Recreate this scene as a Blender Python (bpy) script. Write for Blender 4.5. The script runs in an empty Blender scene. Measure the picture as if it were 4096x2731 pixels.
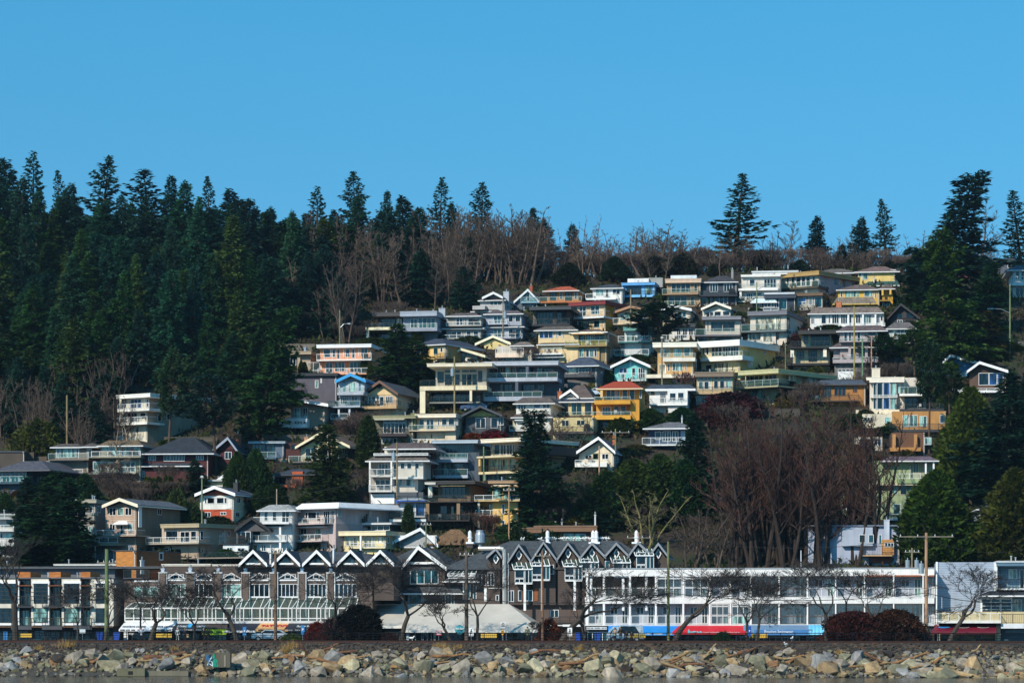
import bpy, bmesh, math, random
import numpy as np
from mathutils import Vector, Matrix, Quaternion
C = bpy.data.collections.new("place"); bpy.context.scene.collection.children.link(C)
SC = bpy.context.scene
R = math.radians
# ---------------------------------------------------------------- camera, world, sun, exposure
F, YH, ZC = 11900.0, 2482.0, 6.3          # focal length in photo pixels, horizon row, eye height
cd = bpy.data.cameras.new("camera"); cam = bpy.data.objects.new("camera", cd); C.objects.link(cam)
cam.location = (0, 0, ZC); cam.rotation_euler = (R(90), 0, 0)
cd.sensor_width = 36; cd.sensor_fit = 'HORIZONTAL'; cd.lens = 36*F/4096
cd.shift_y = (YH-1365.5)/4096; cd.clip_start = 1; cd.clip_end = 20000
SC.camera = cam
SUN_AZ, SUN_EL = 214.0, 34.0               # degrees clockwise from +Y (the view direction), height
W = bpy.data.worlds.new("World"); SC.world = W; W.use_nodes = True
nt = W.node_tree; nt.nodes.clear()
N = nt.nodes.new; L = nt.links.new
wo = N('ShaderNodeOutputWorld'); bg = N('ShaderNodeBackground'); sky = N('ShaderNodeTexSky')
sky.sky_type = 'NISHITA'; sky.sun_disc = False; sky.sun_elevation = R(SUN_EL); sky.sun_rotation = R(SUN_AZ)
sky.air_density = 1.0; sky.dust_density = 0.2; sky.ozone_density = 2.0
tc = N('ShaderNodeTexCoord'); mp = N('ShaderNodeMapping'); mp.inputs['Location'].default_value = (0, 0, 0.25); mp.inputs['Scale'].default_value = (1, 1, 0.7)
mix = N('ShaderNodeMixRGB'); mix.blend_type = 'MULTIPLY'; mix.inputs[0].default_value = 1; mix.inputs[2].default_value = (0.52, 1.25, 1.25, 1)
sx = N('ShaderNodeSeparateXYZ'); L(tc.outputs['Generated'], sx.inputs[0]); mr = N('ShaderNodeMapRange'); L(sx.outputs['Z'], mr.inputs[0]); mr.inputs[1].default_value = .03; mr.inputs[2].default_value = .22
tm = N('ShaderNodeMixRGB'); L(mr.outputs[0], tm.inputs[0]); tm.inputs[1].default_value = (.62, 1.09, 1.06, 1); tm.inputs[2].default_value = (.33, 1.12, 1.22, 1); L(tm.outputs[0], mix.inputs[2])
L(tc.outputs['Generated'], mp.inputs[0]); L(mp.outputs[0], sky.inputs[0]); L(sky.outputs[0], mix.inputs[1]); L(mix.outputs[0], bg.inputs[0]); L(bg.outputs[0], wo.inputs[0])
bg.inputs[1].default_value = 0.15
ld = bpy.data.lights.new("sun", 'SUN'); ld.energy = 4.5; ld.angle = R(0.5); ld.color = (1.0, 0.91, 0.77)
lo = bpy.data.objects.new("sun", ld); C.objects.link(lo)
az, el = R(SUN_AZ), R(SUN_EL)
to_sun = Vector((math.sin(az)*math.cos(el), math.cos(az)*math.cos(el), math.sin(el)))
lo.rotation_euler = (-to_sun).to_track_quat('-Z', 'Y').to_euler()
SC.view_settings.view_transform = 'Standard'; SC.view_settings.look = 'None'; SC.view_settings.gamma = 1
SC.view_settings.exposure = 0
SC.cycles.use_denoising = True
SC.cycles.max_bounces = 5; SC.cycles.diffuse_bounces = 2; SC.cycles.glossy_bounces = 2; SC.cycles.transmission_bounces = 2; SC.cycles.transparent_max_bounces = 8
SC.cycles.caustics_reflective = False; SC.cycles.caustics_refractive = False
SC.render.film_transparent = False

# ---------------------------------------------------------------- helpers
def lin(h):
    if len(h) == 3: h = ''.join(c*2 for c in h)
    v = [int(h[i:i+2], 16)/255 for i in (0, 2, 4)]
    return tuple((c/12.92 if c <= .04045 else ((c+.055)/1.055)**2.4) for c in v)+(1,)

MATS = {}; DECKS = []
def mat(h, kind='s'):
    """procedural material: kind s stucco, p smooth paint, l lap siding, w wood planks, b stone, r shingle, t clay tile, n glass, k dark rail glass ..."""
    key = (h, kind)
    if key in MATS: return MATS[key]
    m = bpy.data.materials.new(f"{kind}_{h}"); m.use_nodes = True; MATS[key] = m
    t = m.node_tree; n = t.nodes; l = t.links; b = n['Principled BSDF']
    col = lin(h); b.inputs['Base Color'].default_value = col
    tc = n.new('ShaderNodeTexCoord')
    def noise(scale, detail=4, sx=1, sy=1, sz=1):
        mp = n.new('ShaderNodeMapping'); mp.inputs['Scale'].default_value = (sx, sy, sz); l.new(tc.outputs['Object'], mp.inputs[0])
        q = n.new('ShaderNodeTexNoise'); q.inputs['Scale'].default_value = scale; q.inputs['Detail'].default_value = detail; l.new(mp.outputs[0], q.inputs['Vector']); return q.outputs['Fac']
    def shade(fac, lo, hi, base=None, a=.3, z=.7):
        r = n.new('ShaderNodeValToRGB'); e = r.color_ramp.elements; e[0].position = a; e[1].position = z
        e[0].color = (lo, lo, lo, 1); e[1].color = (hi, hi, hi, 1); l.new(fac, r.inputs[0])
        x = n.new('ShaderNodeMixRGB'); x.blend_type = 'MULTIPLY'; x.inputs[0].default_value = 1
        if base is None: x.inputs[1].default_value = col
        else: l.new(base, x.inputs[1])
        l.new(r.outputs[0], x.inputs[2]); return x.outputs[0]
    def bump(fac, s, d=.05):
        q = n.new('ShaderNodeBump'); q.inputs['Strength'].default_value = s; q.inputs['Distance'].default_value = d; l.new(fac, q.inputs['Height']); l.new(q.outputs[0], b.inputs['Normal'])
    def wave(axis, scale, dist=0):
        q = n.new('ShaderNodeTexWave'); q.bands_direction = axis; q.inputs['Scale'].default_value = scale; q.inputs['Distortion'].default_value = dist; q.wave_profile = 'SAW'; l.new(tc.outputs['Object'], q.inputs['Vector']); return q.outputs['Fac']
    b.inputs['Roughness'].default_value = .8
    if kind == 's':
        c = shade(noise(.5, 6, 1, 1, .6), .80, 1.08); c = shade(noise(2.2, 5, 1, 1, .12), .86, 1.05, c); c = shade(noise(9), .92, 1.04, c); l.new(c, b.inputs['Base Color']); bump(noise(25), .25, .02)
    elif kind == 'l':
        c = shade(noise(1.2, 5, 1, 1, .4), .82, 1.06); c = shade(wave('Z', 1.1), .62, 1.06, c, .0, .35); l.new(c, b.inputs['Base Color'])
    elif kind == 'v':
        c = shade(noise(1.2, 5, 1, 1, .3), .85, 1.05); c = shade(wave('X', 1.4), .82, 1.03, c, .0, .25); l.new(c, b.inputs['Base Color'])
    elif kind == 'w':
        c = shade(noise(3, 6, .4, .4, 5), .55, 1.35); c = shade(wave('Z', 2.0), .6, 1.08, c, .0, .2); l.new(c, b.inputs['Base Color'])
    elif kind == 'b':
        q = n.new('ShaderNodeTexVoronoi'); q.inputs['Scale'].default_value = 3.0; l.new(tc.outputs['Object'], q.inputs['Vector'])
        c = shade(q.outputs['Color'], .6, 1.3, None, .1, .9); l.new(c, b.inputs['Base Color']); bump(q.outputs['Distance'], .4)
    elif kind == 'r':
        col = tuple(min(1, c*1.15) for c in col[:3])+(1,)
        c = shade(noise(1.0, 6), .7, 1.2); c = shade(noise(5, 2, .7, .7, 3), .5, 1.5, c); l.new(c, b.inputs['Base Color']); bump(wave('Z', 2.2), .5); b.inputs['Roughness'].default_value = .9
    elif kind == 't':
        c = shade(noise(5, 3, 1, 1, 3), .6, 1.3); l.new(c, b.inputs['Base Color']); bump(wave('X', 1.2), 1, .1)
    elif kind == 'm':
        c = shade(wave('X', 1.7), .8, 1.04, None, .0, .2); c = shade(noise(.5, 5, 1, 1, .3), .85, 1.05, c); l.new(c, b.inputs['Base Color']); b.inputs['Roughness'].default_value = .45
    elif kind == 'p':
        c = shade(noise(1.5, 5, 1, 1, .5), .88, 1.05); l.new(c, b.inputs['Base Color']); b.inputs['Roughness'].default_value = .55
    elif kind == 'n':   # window pane: rooms and curtains behind glass
        oi = n.new('ShaderNodeObjectInfo')
        ad = n.new('ShaderNodeVectorMath'); ad.operation = 'ADD'; l.new(tc.outputs['Object'], ad.inputs[0]); l.new(oi.outputs['Random'], ad.inputs[1])
        mp = n.new('ShaderNodeMapping'); mp.inputs['Scale'].default_value = (1.1, 1.1, .25); l.new(ad.outputs[0], mp.inputs[0])
        q = n.new('ShaderNodeTexNoise'); q.inputs['Scale'].default_value = 1.6; q.inputs['Detail'].default_value = 3; l.new(mp.outputs[0], q.inputs['Vector'])
        c = shade(q.outputs['Fac'], .35, 3.2, None, .42, .70); l.new(c, b.inputs['Base Color'])
        b.inputs['Roughness'].default_value = .06; b.inputs['IOR'].default_value = 1.5
    elif kind == 'q':   # clear balcony / greenhouse glass
        b.inputs['Alpha'].default_value = .17; b.inputs['Roughness'].default_value = .05; b.inputs['IOR'].default_value = 1.5
    elif kind == 'y':
        b.inputs['Alpha'].default_value = .09; b.inputs['Roughness'].default_value = .05
    elif kind == 'z':
        b.inputs['Alpha'].default_value = .26; b.inputs['Roughness'].default_value = .05; b.inputs['IOR'].default_value = 1.6
    elif kind == 'x':   # metal
        b.inputs['Metallic'].default_value = .6; b.inputs['Roughness'].default_value = .4
    elif kind == 'e':   # bark
        c = shade(noise(2, 6, 1, 1, .4), .6, 1.35); l.new(c, b.inputs['Base Color']); bump(noise(12, 4, 1, 1, .3), .5)
    elif kind == 'f':   # foliage: hue varies clump by clump and tree by tree
        col = tuple(c*1.12 for c in col[:3])+(1,)
        oi = n.new('ShaderNodeObjectInfo')
        q = noise(.55, 3); q2 = noise(2.6, 2)
        c = shade(q, .45, 1.6, None, .32, .68); c = shade(q2, .6, 1.4, c, .3, .7)
        hs = n.new('ShaderNodeHueSaturation'); l.new(c, hs.inputs['Color'])
        mr = n.new('ShaderNodeMapRange'); l.new(oi.outputs['Random'], mr.inputs[0]); mr.inputs[3].default_value = .47; mr.inputs[4].default_value = .525; l.new(mr.outputs[0], hs.inputs['Hue'])
        mr = n.new('ShaderNodeMapRange'); l.new(oi.outputs['Random'], mr.inputs[0]); mr.inputs[3].default_value = 1.25; mr.inputs[4].default_value = .75; l.new(mr.outputs[0], hs.inputs['Value'])
        l.new(hs.outputs[0], b.inputs['Base Color']); b.inputs['Roughness'].default_value = .75; b.inputs['Specular IOR Level'].default_value = .25
        tr = n.new('ShaderNodeBsdfTranslucent'); l.new(hs.outputs[0], tr.inputs[0]); ms = n.new('ShaderNodeMixShader'); ms.inputs[0].default_value = .4; l.new(b.outputs[0], ms.inputs[1]); l.new(tr.outputs[0], ms.inputs[2]); l.new(ms.outputs[0], n['Material Output'].inputs[0])
    elif kind == 'o':   # rock
        oi = n.new('ShaderNodeObjectInfo')
        c = shade(noise(1.6, 8), .6, 1.3); c = shade(noise(8, 5), .75, 1.2, c)
        mr = n.new('ShaderNodeMapRange'); l.new(oi.outputs['Random'], mr.inputs[0]); mr.inputs[3].default_value = .72; mr.inputs[4].default_value = 1.2
        hs = n.new('ShaderNodeHueSaturation'); l.new(c, hs.inputs['Color']); l.new(mr.outputs[0], hs.inputs['Value']); l.new(hs.outputs[0], b.inputs['Base Color'])
        bump(noise(5, 8), .7, .12); b.inputs['Roughness'].default_value = .9
    return m

class MB:
    def __init__(s): s.v = []; s.f = []
    def box(s, x0, x1, y0, y1, z0, z1):
        k = len(s.v); x0, x1 = min(x0, x1), max(x0, x1); y0, y1 = min(y0, y1), max(y0, y1); z0, z1 = min(z0, z1), max(z0, z1)
        s.v += [(x0,y0,z0),(x1,y0,z0),(x1,y1,z0),(x0,y1,z0),(x0,y0,z1),(x1,y0,z1),(x1,y1,z1),(x0,y1,z1)]
        s.f += [(k,k+3,k+2,k+1),(k+4,k+5,k+6,k+7),(k,k+1,k+5,k+4),(k+1,k+2,k+6,k+5),(k+2,k+3,k+7,k+6),(k+3,k,k+4,k+7)]; return s
    def frustum(s, b, z0, t, z1):      # b, t = (x0,x1,y0,y1)
        k = len(s.v)
        for (x0,x1,y0,y1), z in ((b, z0), (t, z1)): s.v += [(x0,y0,z),(x1,y0,z),(x1,y1,z),(x0,y1,z)]
        s.f += [(k,k+3,k+2,k+1),(k+4,k+5,k+6,k+7),(k,k+1,k+5,k+4),(k+1,k+2,k+6,k+5),(k+2,k+3,k+7,k+6),(k+3,k,k+4,k+7)]; return s
    def prism(s, pts, off):            # polygon extruded by off
        k = len(s.v); n = len(pts); s.v += [tuple(p) for p in pts]+[tuple(a+b for a, b in zip(p, off)) for p in pts]
        s.f += [tuple(range(k, k+n)), tuple(range(k+2*n-1, k+n-1, -1))]+[(k+i, k+n+i, k+n+(i+1) % n, k+(i+1) % n) for i in range(n)]; return s
    def beam(s, a, b, r, r2=None, n=4):
        a = Vector(a); b = Vector(b); r2 = r if r2 is None else r2; d = b-a
        if d.length < 1e-6: return s
        d.normalize(); u = d.orthogonal().normalized(); w = d.cross(u); k = len(s.v)
        for p, q in ((a, r), (b, r2)):
            for i in range(n):
                t = 2*math.pi*i/n; s.v.append(tuple(p+(u*math.cos(t)+w*math.sin(t))*q))
        s.f += [(k+i, k+(i+1) % n, k+n+(i+1) % n, k+n+i) for i in range(n)]
        s.f += [tuple(range(k+n-1, k-1, -1)), tuple(range(k+n, k+2*n))]; return s
    def path(s, pts, r, n=5):
        for a, b in zip(pts, pts[1:]): s.beam(a, b, r, r, n)
        return s
    def mesh(s, name):
        me = bpy.data.meshes.new(name); me.from_pydata(s.v, [], s.f); me.update(); return me

def props(o, label=None, cat=None, group=None, kind=None):
    for k, v in (('label', label), ('category', cat), ('group', group), ('kind', kind)):
        if v: o[k] = v
    return o
def empty(name, loc, rz=0):
    o = bpy.data.objects.new(name, None); C.objects.link(o); o.location = loc; o.rotation_euler = (0, 0, rz); o.empty_display_size = .5; return o
def link(name, me, m, parent=None, loc=None):
    o = bpy.data.objects.new(name, me); C.objects.link(o)
    if m is not None and not me.materials: me.materials.append(m)
    if parent is not None: o.parent = parent
    if loc is not None: o.location = loc
    return o
def part(name, mb, m, parent=None, loc=None): return link(name, mb.mesh(name), m, parent, loc)
KIDS = {}
def dup(root, loc, rz=0, sc=(1, 1, 1), label=None, group=None, mats=None):
    r = root.copy(); C.objects.link(r); r.location = loc; r.rotation_euler = (0, 0, rz); r.scale = sc
    if label: r['label'] = label
    if group: r['group'] = group
    for ch in KIDS.get(root.name) or list(root.children):
        c = ch.copy(); C.objects.link(c); c.parent = r
        if mats and ch.name.split('.')[0] in mats:
            c.material_slots[0].link = 'OBJECT'; c.material_slots[0].material = mats[ch.name.split('.')[0]]
        for g in ch.children:
            d = g.copy(); C.objects.link(d); d.parent = c
    return r
def wx(px, Y): return (px-2048)*Y/F
def wz(py, Y): return ZC+(YH-py)*Y/F
def at(px, py, Y): return Vector((wx(px, Y), Y, wz(py, Y)))
CR = dict(A=(1100,1100,2.352), B=(2000,1050,2.352), C=(2900,1050,2.352), D=(1100,1500,2.352), E=(2000,1450,2.352), G=(3096,1400,2.352), I=(0,1500,2.352),
          J=(0,1850,2.352), K=(900,1800,2.352), L=(1800,1700,2.352), M=(3096,1800,2.352), P=(0,2200,2.6133), Q=(800,2200,2.6133), R=(1600,2150,2.6133),
          S=(2300,2200,2.6133), T=(3196,2200,2.6133), Z=(0,0,1))
SK = 0.12                                # the shore and street run slightly oblique to the view
def ground(x, Y):
    Ye = Y+SK*x*max(0, min(1, (440-Y)/60))
    if Ye < 347.6: z = 3.7-(347.6-Ye)*.31 if Ye > 343.6 else 2.45-(343.6-Ye)*.33
    elif Ye < 392: z = 3.8
    elif Y < 590: z = 3.8+.36*max(0, Y-393)
    else: z = 3.8+.36*197+.015*(Y-590)
    if Y > 400:
        z += 1.0*math.sin(x*.045+Y*.03)*min(1, (Y-400)/60)
    return max(z, -3)
def hill(px, py):                        # depth at which the hillside shows at photo row py
    Y = 400.0
    while Y < 600 and YH-(ground(wx(px, Y), Y)-ZC)*F/Y > py: Y += 1
    return Y

class House:
    def __init__(h, crop, name, label, x0, x1, yb, cat='house', x2=None, a=None, D=12, Y=None, side=None, group=None):
        h.ox, h.oy, h.s = CR[crop]; h.crop = crop
        ax0, ax1, ab = h.ox+x0/h.s, h.ox+x1/h.s, h.oy+yb/h.s
        h.Y = Y or hill((ax0+ax1)/2, ab)
        if a is None:
            if x2: sd = (x2-x1)/h.s*h.Y/F; a = math.degrees(math.asin(min(.62, max(.13, sd/13)))); D = min(26, sd/math.sin(R(a)))
            else: a = 14
        h.a = R(a); h.D = D; h.X0 = wx(ax0, h.Y); h.side = side
        h.zb = wz(ab, h.Y)
        h.root = props(empty(name, (h.X0, h.Y, h.zb), -h.a), label, cat, group)
        h.blocks = []; h.W = h.u(x1, 0)
        h.items = []
    def u(h, x, v):
        t = (h.ox+x/h.s-2048)/F; c, s = math.cos(h.a), math.sin(h.a)
        return (t*(h.Y+v*c)-h.X0-v*s)/(c+t*s)
    def z(h, y, x=None, v=0, u=None):
        if u is None: u = h.u(x, v)
        Yw = h.Y-u*math.sin(h.a)+v*math.cos(h.a)
        return ZC+(YH-(h.oy+y/h.s))*Yw/F-h.zb
    def sv(h, x, u=None):                # depth along the right wall at photo column x
        u = h.W if u is None else u
        t = (h.ox+x/h.s-2048)/F; c, s = math.cos(h.a), math.sin(h.a)
        return (t*(h.Y-u*s)-h.X0-u*c)/(s-t*c)
    def vat(h, x, y):
        for (x0, x1, y0, y1, v) in reversed(h.blocks):
            if x0 <= x <= x1 and y0 <= y <= y1: return v
        return 0
    def block(h, x0, x1, y0, y1, v=0, col='ccc', kind='s', name='wall', D=None, foot=0):
        v = float(v); u0, u1 = h.u(x0, v), h.u(x1, v); um = (u0+u1)/2
        z0, z1 = h.z(y1, v=v, u=um)-foot, h.z(y0, v=v, u=um)
        h.blocks.append((x0, x1, y0, y1, v)); h.blocks.sort(key=lambda b: 0)
        j = .004*len(h.blocks)
        d = (h.D if D is None else v+D)
        m = MB(); m.box(u0+j, u1-j*(0 if len(h.blocks) == 1 else 1), v, d-j, z0, z1)
        o = part(name, m, mat(col, kind), h.root)
        if h.side and foot:              # own paint on some houses, front tone darkened as painted-in shade on others
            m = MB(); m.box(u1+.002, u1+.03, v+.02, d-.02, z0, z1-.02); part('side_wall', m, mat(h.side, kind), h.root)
        return o
    def win(h, x0, y0, x1, y1, n=1, g='n', f='w', v=None, name='window', hb=0):
        v = h.vat((x0+x1)/2, (y0+y1)/2) if v is None else float(v)
        u0, u1 = h.u(x0, v), h.u(x1, v); z0, z1 = h.z(y1, v=v, u=(u0+u1)/2), h.z(y0, v=v, u=(u0+u1)/2)
        h._win(u0, u1, z0, z1, v, int(n), g, f, name, hb)
    def _win(h, u0, u1, z0, z1, v, n, g, f, name, hb=0, side=None):
        fc = {'w': 'dddddd', 'k': '1c1c1f', 'c': 'c9bd9d', 'b': '4a3322'}.get(f, f); gc = {'n': '0b1a24', 't': '10323a', 'p': '64857f', 'b': '12305a', 'k': '06090c', 'c': '9a9684'}.get(g, g)
        hb = int(hb); w = .075; m = MB(); p = MB()
        def bx(mb, a0, a1, d0, d1, b0, b1):
            if side is None: mb.box(a0, a1, d0, d1, b0, b1)
            else: mb.box(side-d0, side-d1, a0, a1, b0, b1)
        bx(m, u0, u1, v-.07, v, z1-w, z1); bx(m, u0, u1, v-.07, v, z0, z0+w)
        bx(m, u0, u0+w, v-.068, v, z0+w, z1-w); bx(m, u1-w, u1, v-.068, v, z0+w, z1-w)
        for i in range(1, n):
            c = u0+(u1-u0)*i/n; bx(m, c-w*.5, c+w*.5, v-.066, v, z0+w, z1-w)
        if hb:
            for i in range(1, hb+1):
                c = z0+(z1-z0)*i/(hb+1); bx(m, u0+w, u1-w, v-.062, v, c-w*.45, c+w*.45)
        o = part(name, m, mat(fc, 'p'), h.root)
        bx(p, u0+w*.5, u1-w*.5, v-.03, v-.004, z0+w*.5, z1-w*.5)
        part('pane', p, mat('60747c', 'z') if g == 'q' else mat(gc, 'n'), o)
    def sidewin(h, x0, y0, x1, y1, n=1, g='n', f='w'):
        v0, v1 = h.sv(x0), h.sv(x1); vm = (v0+v1)/2; z0, z1 = h.z(y1, v=vm, u=h.W), h.z(y0, v=vm, u=h.W)
        h._win(v0, v1, z0, z1, 0, int(n), g, f, 'window', side=h.W+.03)
    def balcony(h, x0, x1, yr, yd, ys, code='g', col='ccc', proj=1.4, back=2.5, gl=None):
        v = -float(proj); u0, u1 = h.u(x0, v), h.u(x1, v); um = (u0+u1)/2
        zr, zd, zs = h.z(yr, v=v, u=um), h.z(yd, v=v, u=um), h.z(ys, v=v, u=um); zs = min(zs, zd-.12)
        m = MB(); m.box(u0, u1, v, float(back), zs, zd); s = part('balcony', m, mat(col, 's'), h.root)
        if zr <= zd+.1: return
        if h.Y > 405 and u1-u0 > 4 and proj >= 1: DECKS.append((h.root.matrix_basis.copy(), u0, u1, v, zd))
        rc = {'g': 'b9c2c2', 'w': 'e0e0e0', 'k': '16181b', 'r': '16181b'}.get(code, 'e0e0e0')
        if code == 's':
            m = MB(); m.box(u0, u1, v-.003, v+.12, zd, zr); m.box(u1-.12, u1-.002, v+.12, 1.2, zd, zr-.01); part('parapet', m, mat(col, 's'), s); return
        m = MB(); n = max(2, int(round((u1-u0)/(1.35 if code in 'wr' else 1.6))))
        t = .032 if code in 'wkr' else .025
        m.box(u0, u1, v+.02, v+.02+2*t, zr-2*t, zr)
        if code in 'wr': m.box(u0, u1, v+.022, v+.078, zd+.08, zd+.08+t*1.6)
        for i in range(n+1):
            c = u0+t+(u1-u0-2*t)*i/n; m.box(c-t, c+t, v+.024, v+.08, zd, zr-2*t-.002)
        for uu in (u0, u1-2*t): m.box(uu, uu+2*t, v+.1, 1.0, zr-2*t, zr-.004)
        if code == 'r':
            k = int((u1-u0)/.22)
            for i in range(k):
                c = u0+(u1-u0)*i/k; m.box(c-.012, c+.012, v+.04, v+.06, zd+.1, zr-.05)
        part('railing', m, mat(rc, 'p'), s)
        if code != 'r':
            m = MB(); m.box(u0+.05, u1-.05, v+.045, v+.058, zd+.1, zr-2*t-.01); m.box(u1-.06, u1-.045, v+.1, 1.0, zd+.1, zr-2*t-.01)
            part('glass_panel', m, mat(gl or {'g': '5c8078', 'w': '84989a', 'k': '22302f'}[code], 'y' if code == 'w' else 'q'), s)
    def flat(h, x0, x1, y0, y1, col='ddd', over=.7, back=.4, v=None, D=None, kind='p'):
        v = -float(over) if v is None else float(v); u0, u1 = h.u(x0, v), h.u(x1, v); um = (u0+u1)/2; z0, z1 = h.z(y1, v=v, u=um), h.z(y0, v=v, u=um)
        d = (h.D if D is None else D)+back; zz = z1-z0
        m = MB(); m.box(u0, u1, v, d, z0, z1-.25*zz); m.box(u0-.06, u1+.06, v-.06, d+.06, z1-.25*zz, z1); part('roof', m, mat(col, kind), h.root)
        m = MB(); m.box(u0+.2, u1-.2, v+.2, d-.2, z1+.001, z1+.03); part('roof_membrane', m, mat('777', 'r'), h.root)
        rr = random.Random(int(x0*7+y0))
        for i in range(rr.randint(0, 2)):
            uu = rr.uniform(u0+1, u1-1); vv = rr.uniform(1, 4); m = MB(); m.beam((uu, vv, z1), (uu, vv, z1+.6), .09, n=6); m.beam((uu, vv, z1+.6), (uu, vv, z1+.7), .16, n=6); part('vent_pipe', m, mat('bbb', 'x'), h.root)
    def skirt(h, x0, x1, y0, y1, col='544', inset=1.6, over=.8, trim='ddd', kind='r', D=None, th=.16, v=None):
        v = -float(over) if v is None else float(v); u0, u1 = h.u(x0, v), h.u(x1, v); um = (u0+u1)/2; z0 = h.z(y1, v=v, u=um); z1 = h.z(y0, v=v+inset, u=um)
        d = (h.D if D is None else D)+.6; inset = min(float(inset), (u1-u0)*.45, (d-v)*.48); z1 = max(z1, z0+.12)
        m = MB(); m.frustum((u0, u1, v, d), z0, (u0+inset, u1-inset*.8, v+inset, d-inset), z1); part('roof', m, mat(col, kind), h.root)
        if trim and trim != '-':
            m = MB(); m.box(u0-.05, u1+.05, v-.06, d+.05, z0-float(th), z0-.003); part('gutter', m, mat(trim, 'p'), h.root)
    def hip(h, x0, x1, y0, y1, col='445', over=.7, trim='ddd'):
        v = -float(over); u0, u1 = h.u(x0, v), h.u(x1, v); d = h.D+.6
        h.skirt(x0, x1, y0, y1, col, min((u1-u0)*.42, (d-v)*.45), over, trim)
    def gable(h, x0, xa, x1, ya, ye, col='ccc', trim='ddd', roof='445', over=.7, v=0, D=None, wk='s', tw=.3, diamond=None):
        v = float(v); vo = v-float(over); d = (h.D if D is None else v+float(D))
        u0, ua, u1 = h.u(x0, vo), h.u(xa, vo), h.u(x1, vo); z0 = h.z(ye, v=vo, u=(u0+u1)/2); za = h.z(ya, v=vo, u=ua)
        sl = .85; m = MB()
        e = .35
        m.prism([(u0+e, v, z0), (u1-e, v, z0), (ua, v, za-e*1.0)], (0, d-v, 0)); part('gable_wall', m, mat(col, wk), h.root)
        t = .22; m = MB()
        for a, b in (((u0, z0), (ua, za)), ((ua, za), (u1, z0))):
            m.prism([(a[0], vo+.05, a[1]), (a[0], vo+.05, a[1]+t), (b[0], vo+.05, b[1]+t), (b[0], vo+.05, b[1])], (0, d-vo+.5, 0))
        part('roof', m, mat(roof, 'r'), h.root)
        m = MB()
        for a, b in (((u0-.05, z0), (ua, za)), ((ua, za), (u1+.05, z0))):
            m.prism([(a[0], vo, a[1]-tw*.6), (a[0], vo, a[1]+t+.05), (b[0], vo, b[1]+t+.08), (b[0], vo, b[1]-tw*.6)], (0, .048, 0))
        part('barge_board', m, mat(trim, 'p'), h.root)
        m = MB(); m.box(u1-.02, u1+.1, vo+.06, d+.4, z0-.06, z0+.1); part('gutter', m, mat(trim, 'p'), h.root)
    def post(h, x, y0, y1, w=.2, v=-1.2, col='ddd'):
        v = float(v); w = float(w); u = h.u(x, v); m = MB(); m.box(u-w/2, u+w/2, v, v+w, h.z(y1, v=v, u=u), h.z(y0, v=v, u=u)); part('post', m, mat(col, 'p'), h.root)
    def chim(h, x0, x1, y0, y1, v=5, col='754', kind='b', name='chimney'):
        v = float(v); u0, u1 = h.u(x0, v), h.u(x1, v); z0, z1 = h.z(y1, v=v, u=u0), h.z(y0, v=v, u=u0)
        m = MB(); m.box(u0, u1, v, v+.9, z0-1, z1); m.box(u0-.06, u1+.06, v-.06, v+.96, z1, z1+.12); o = part(name, m, mat(col, kind), h.root)
        m = MB(); m.beam(((u0+u1)/2, v+.4, z1+.1), ((u0+u1)/2, v+.4, z1+.6), .12, n=6); part('flue', m, mat('999', 'x'), o)
    def run(h, text):
        fn = dict(w=h.win, d=lambda *a, **k: h.win(*a, name='patio_door', **k), b=h.balcony, f=h.flat, m=h.skirt, h=h.hip, g=h.gable, k=h.block, p=h.post, c=h.chim, z=h.sidewin)
        for it in text.replace('\n', ';').split(';'):
            a = it.split()
            if not a: continue
            v = []; kw = {}
            for q in a[1:]:
                def cv(t):
                    if t[0] == '#': return t[1:]
                    try: return float(t)
                    except ValueError: return t
                if '=' in q: k_, q_ = q.split('='); kw[k_] = cv(q_)
                else: v.append(cv(q))
            if a[0] == 'k': kw.setdefault('foot', 0)
            fn[a[0]](*v, **kw)
def HS(crop, label, x0, x1, yt, yb, col, kind, items, name='house', foot=5, **kw):
    """one house: main wall block, then its items"""
    h = House(crop, name, label, x0, x1, yb, **kw)
    if yt is not None: h.block(x0, x1, yt, yb, 0, col, kind, foot=foot)
    h.run(items)
    if yt is not None and h.W > 3:
        z0, z1 = h.z(yb, v=0, u=h.W/2), h.z(yt, v=0, u=h.W/2); m = MB(); m.box(h.W-.22, h.W-.10, -.1, -.002, z0, z1-.1); m.box(h.W-.24, h.W-.08, -.45, -.1, z1-.2, z1-.08)
        part('downpipe', m, mat('b8b4ac', 'p'), h.root)
        if kw.get('x2') and 'z ' not in items:
            r_ = random.Random(int(x0+yb))
            for zz in (z0+(z1-z0)*.45, z0+(z1-z0)*.5):
                v_ = r_.uniform(1.5, h.D*.7); h._win(v_, v_+r_.uniform(.7, 1.3), zz, zz+1.0, 0, 1, 'n', 'w', 'window', side=h.W+.035)
                if h.D < 9: break
    return h
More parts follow.
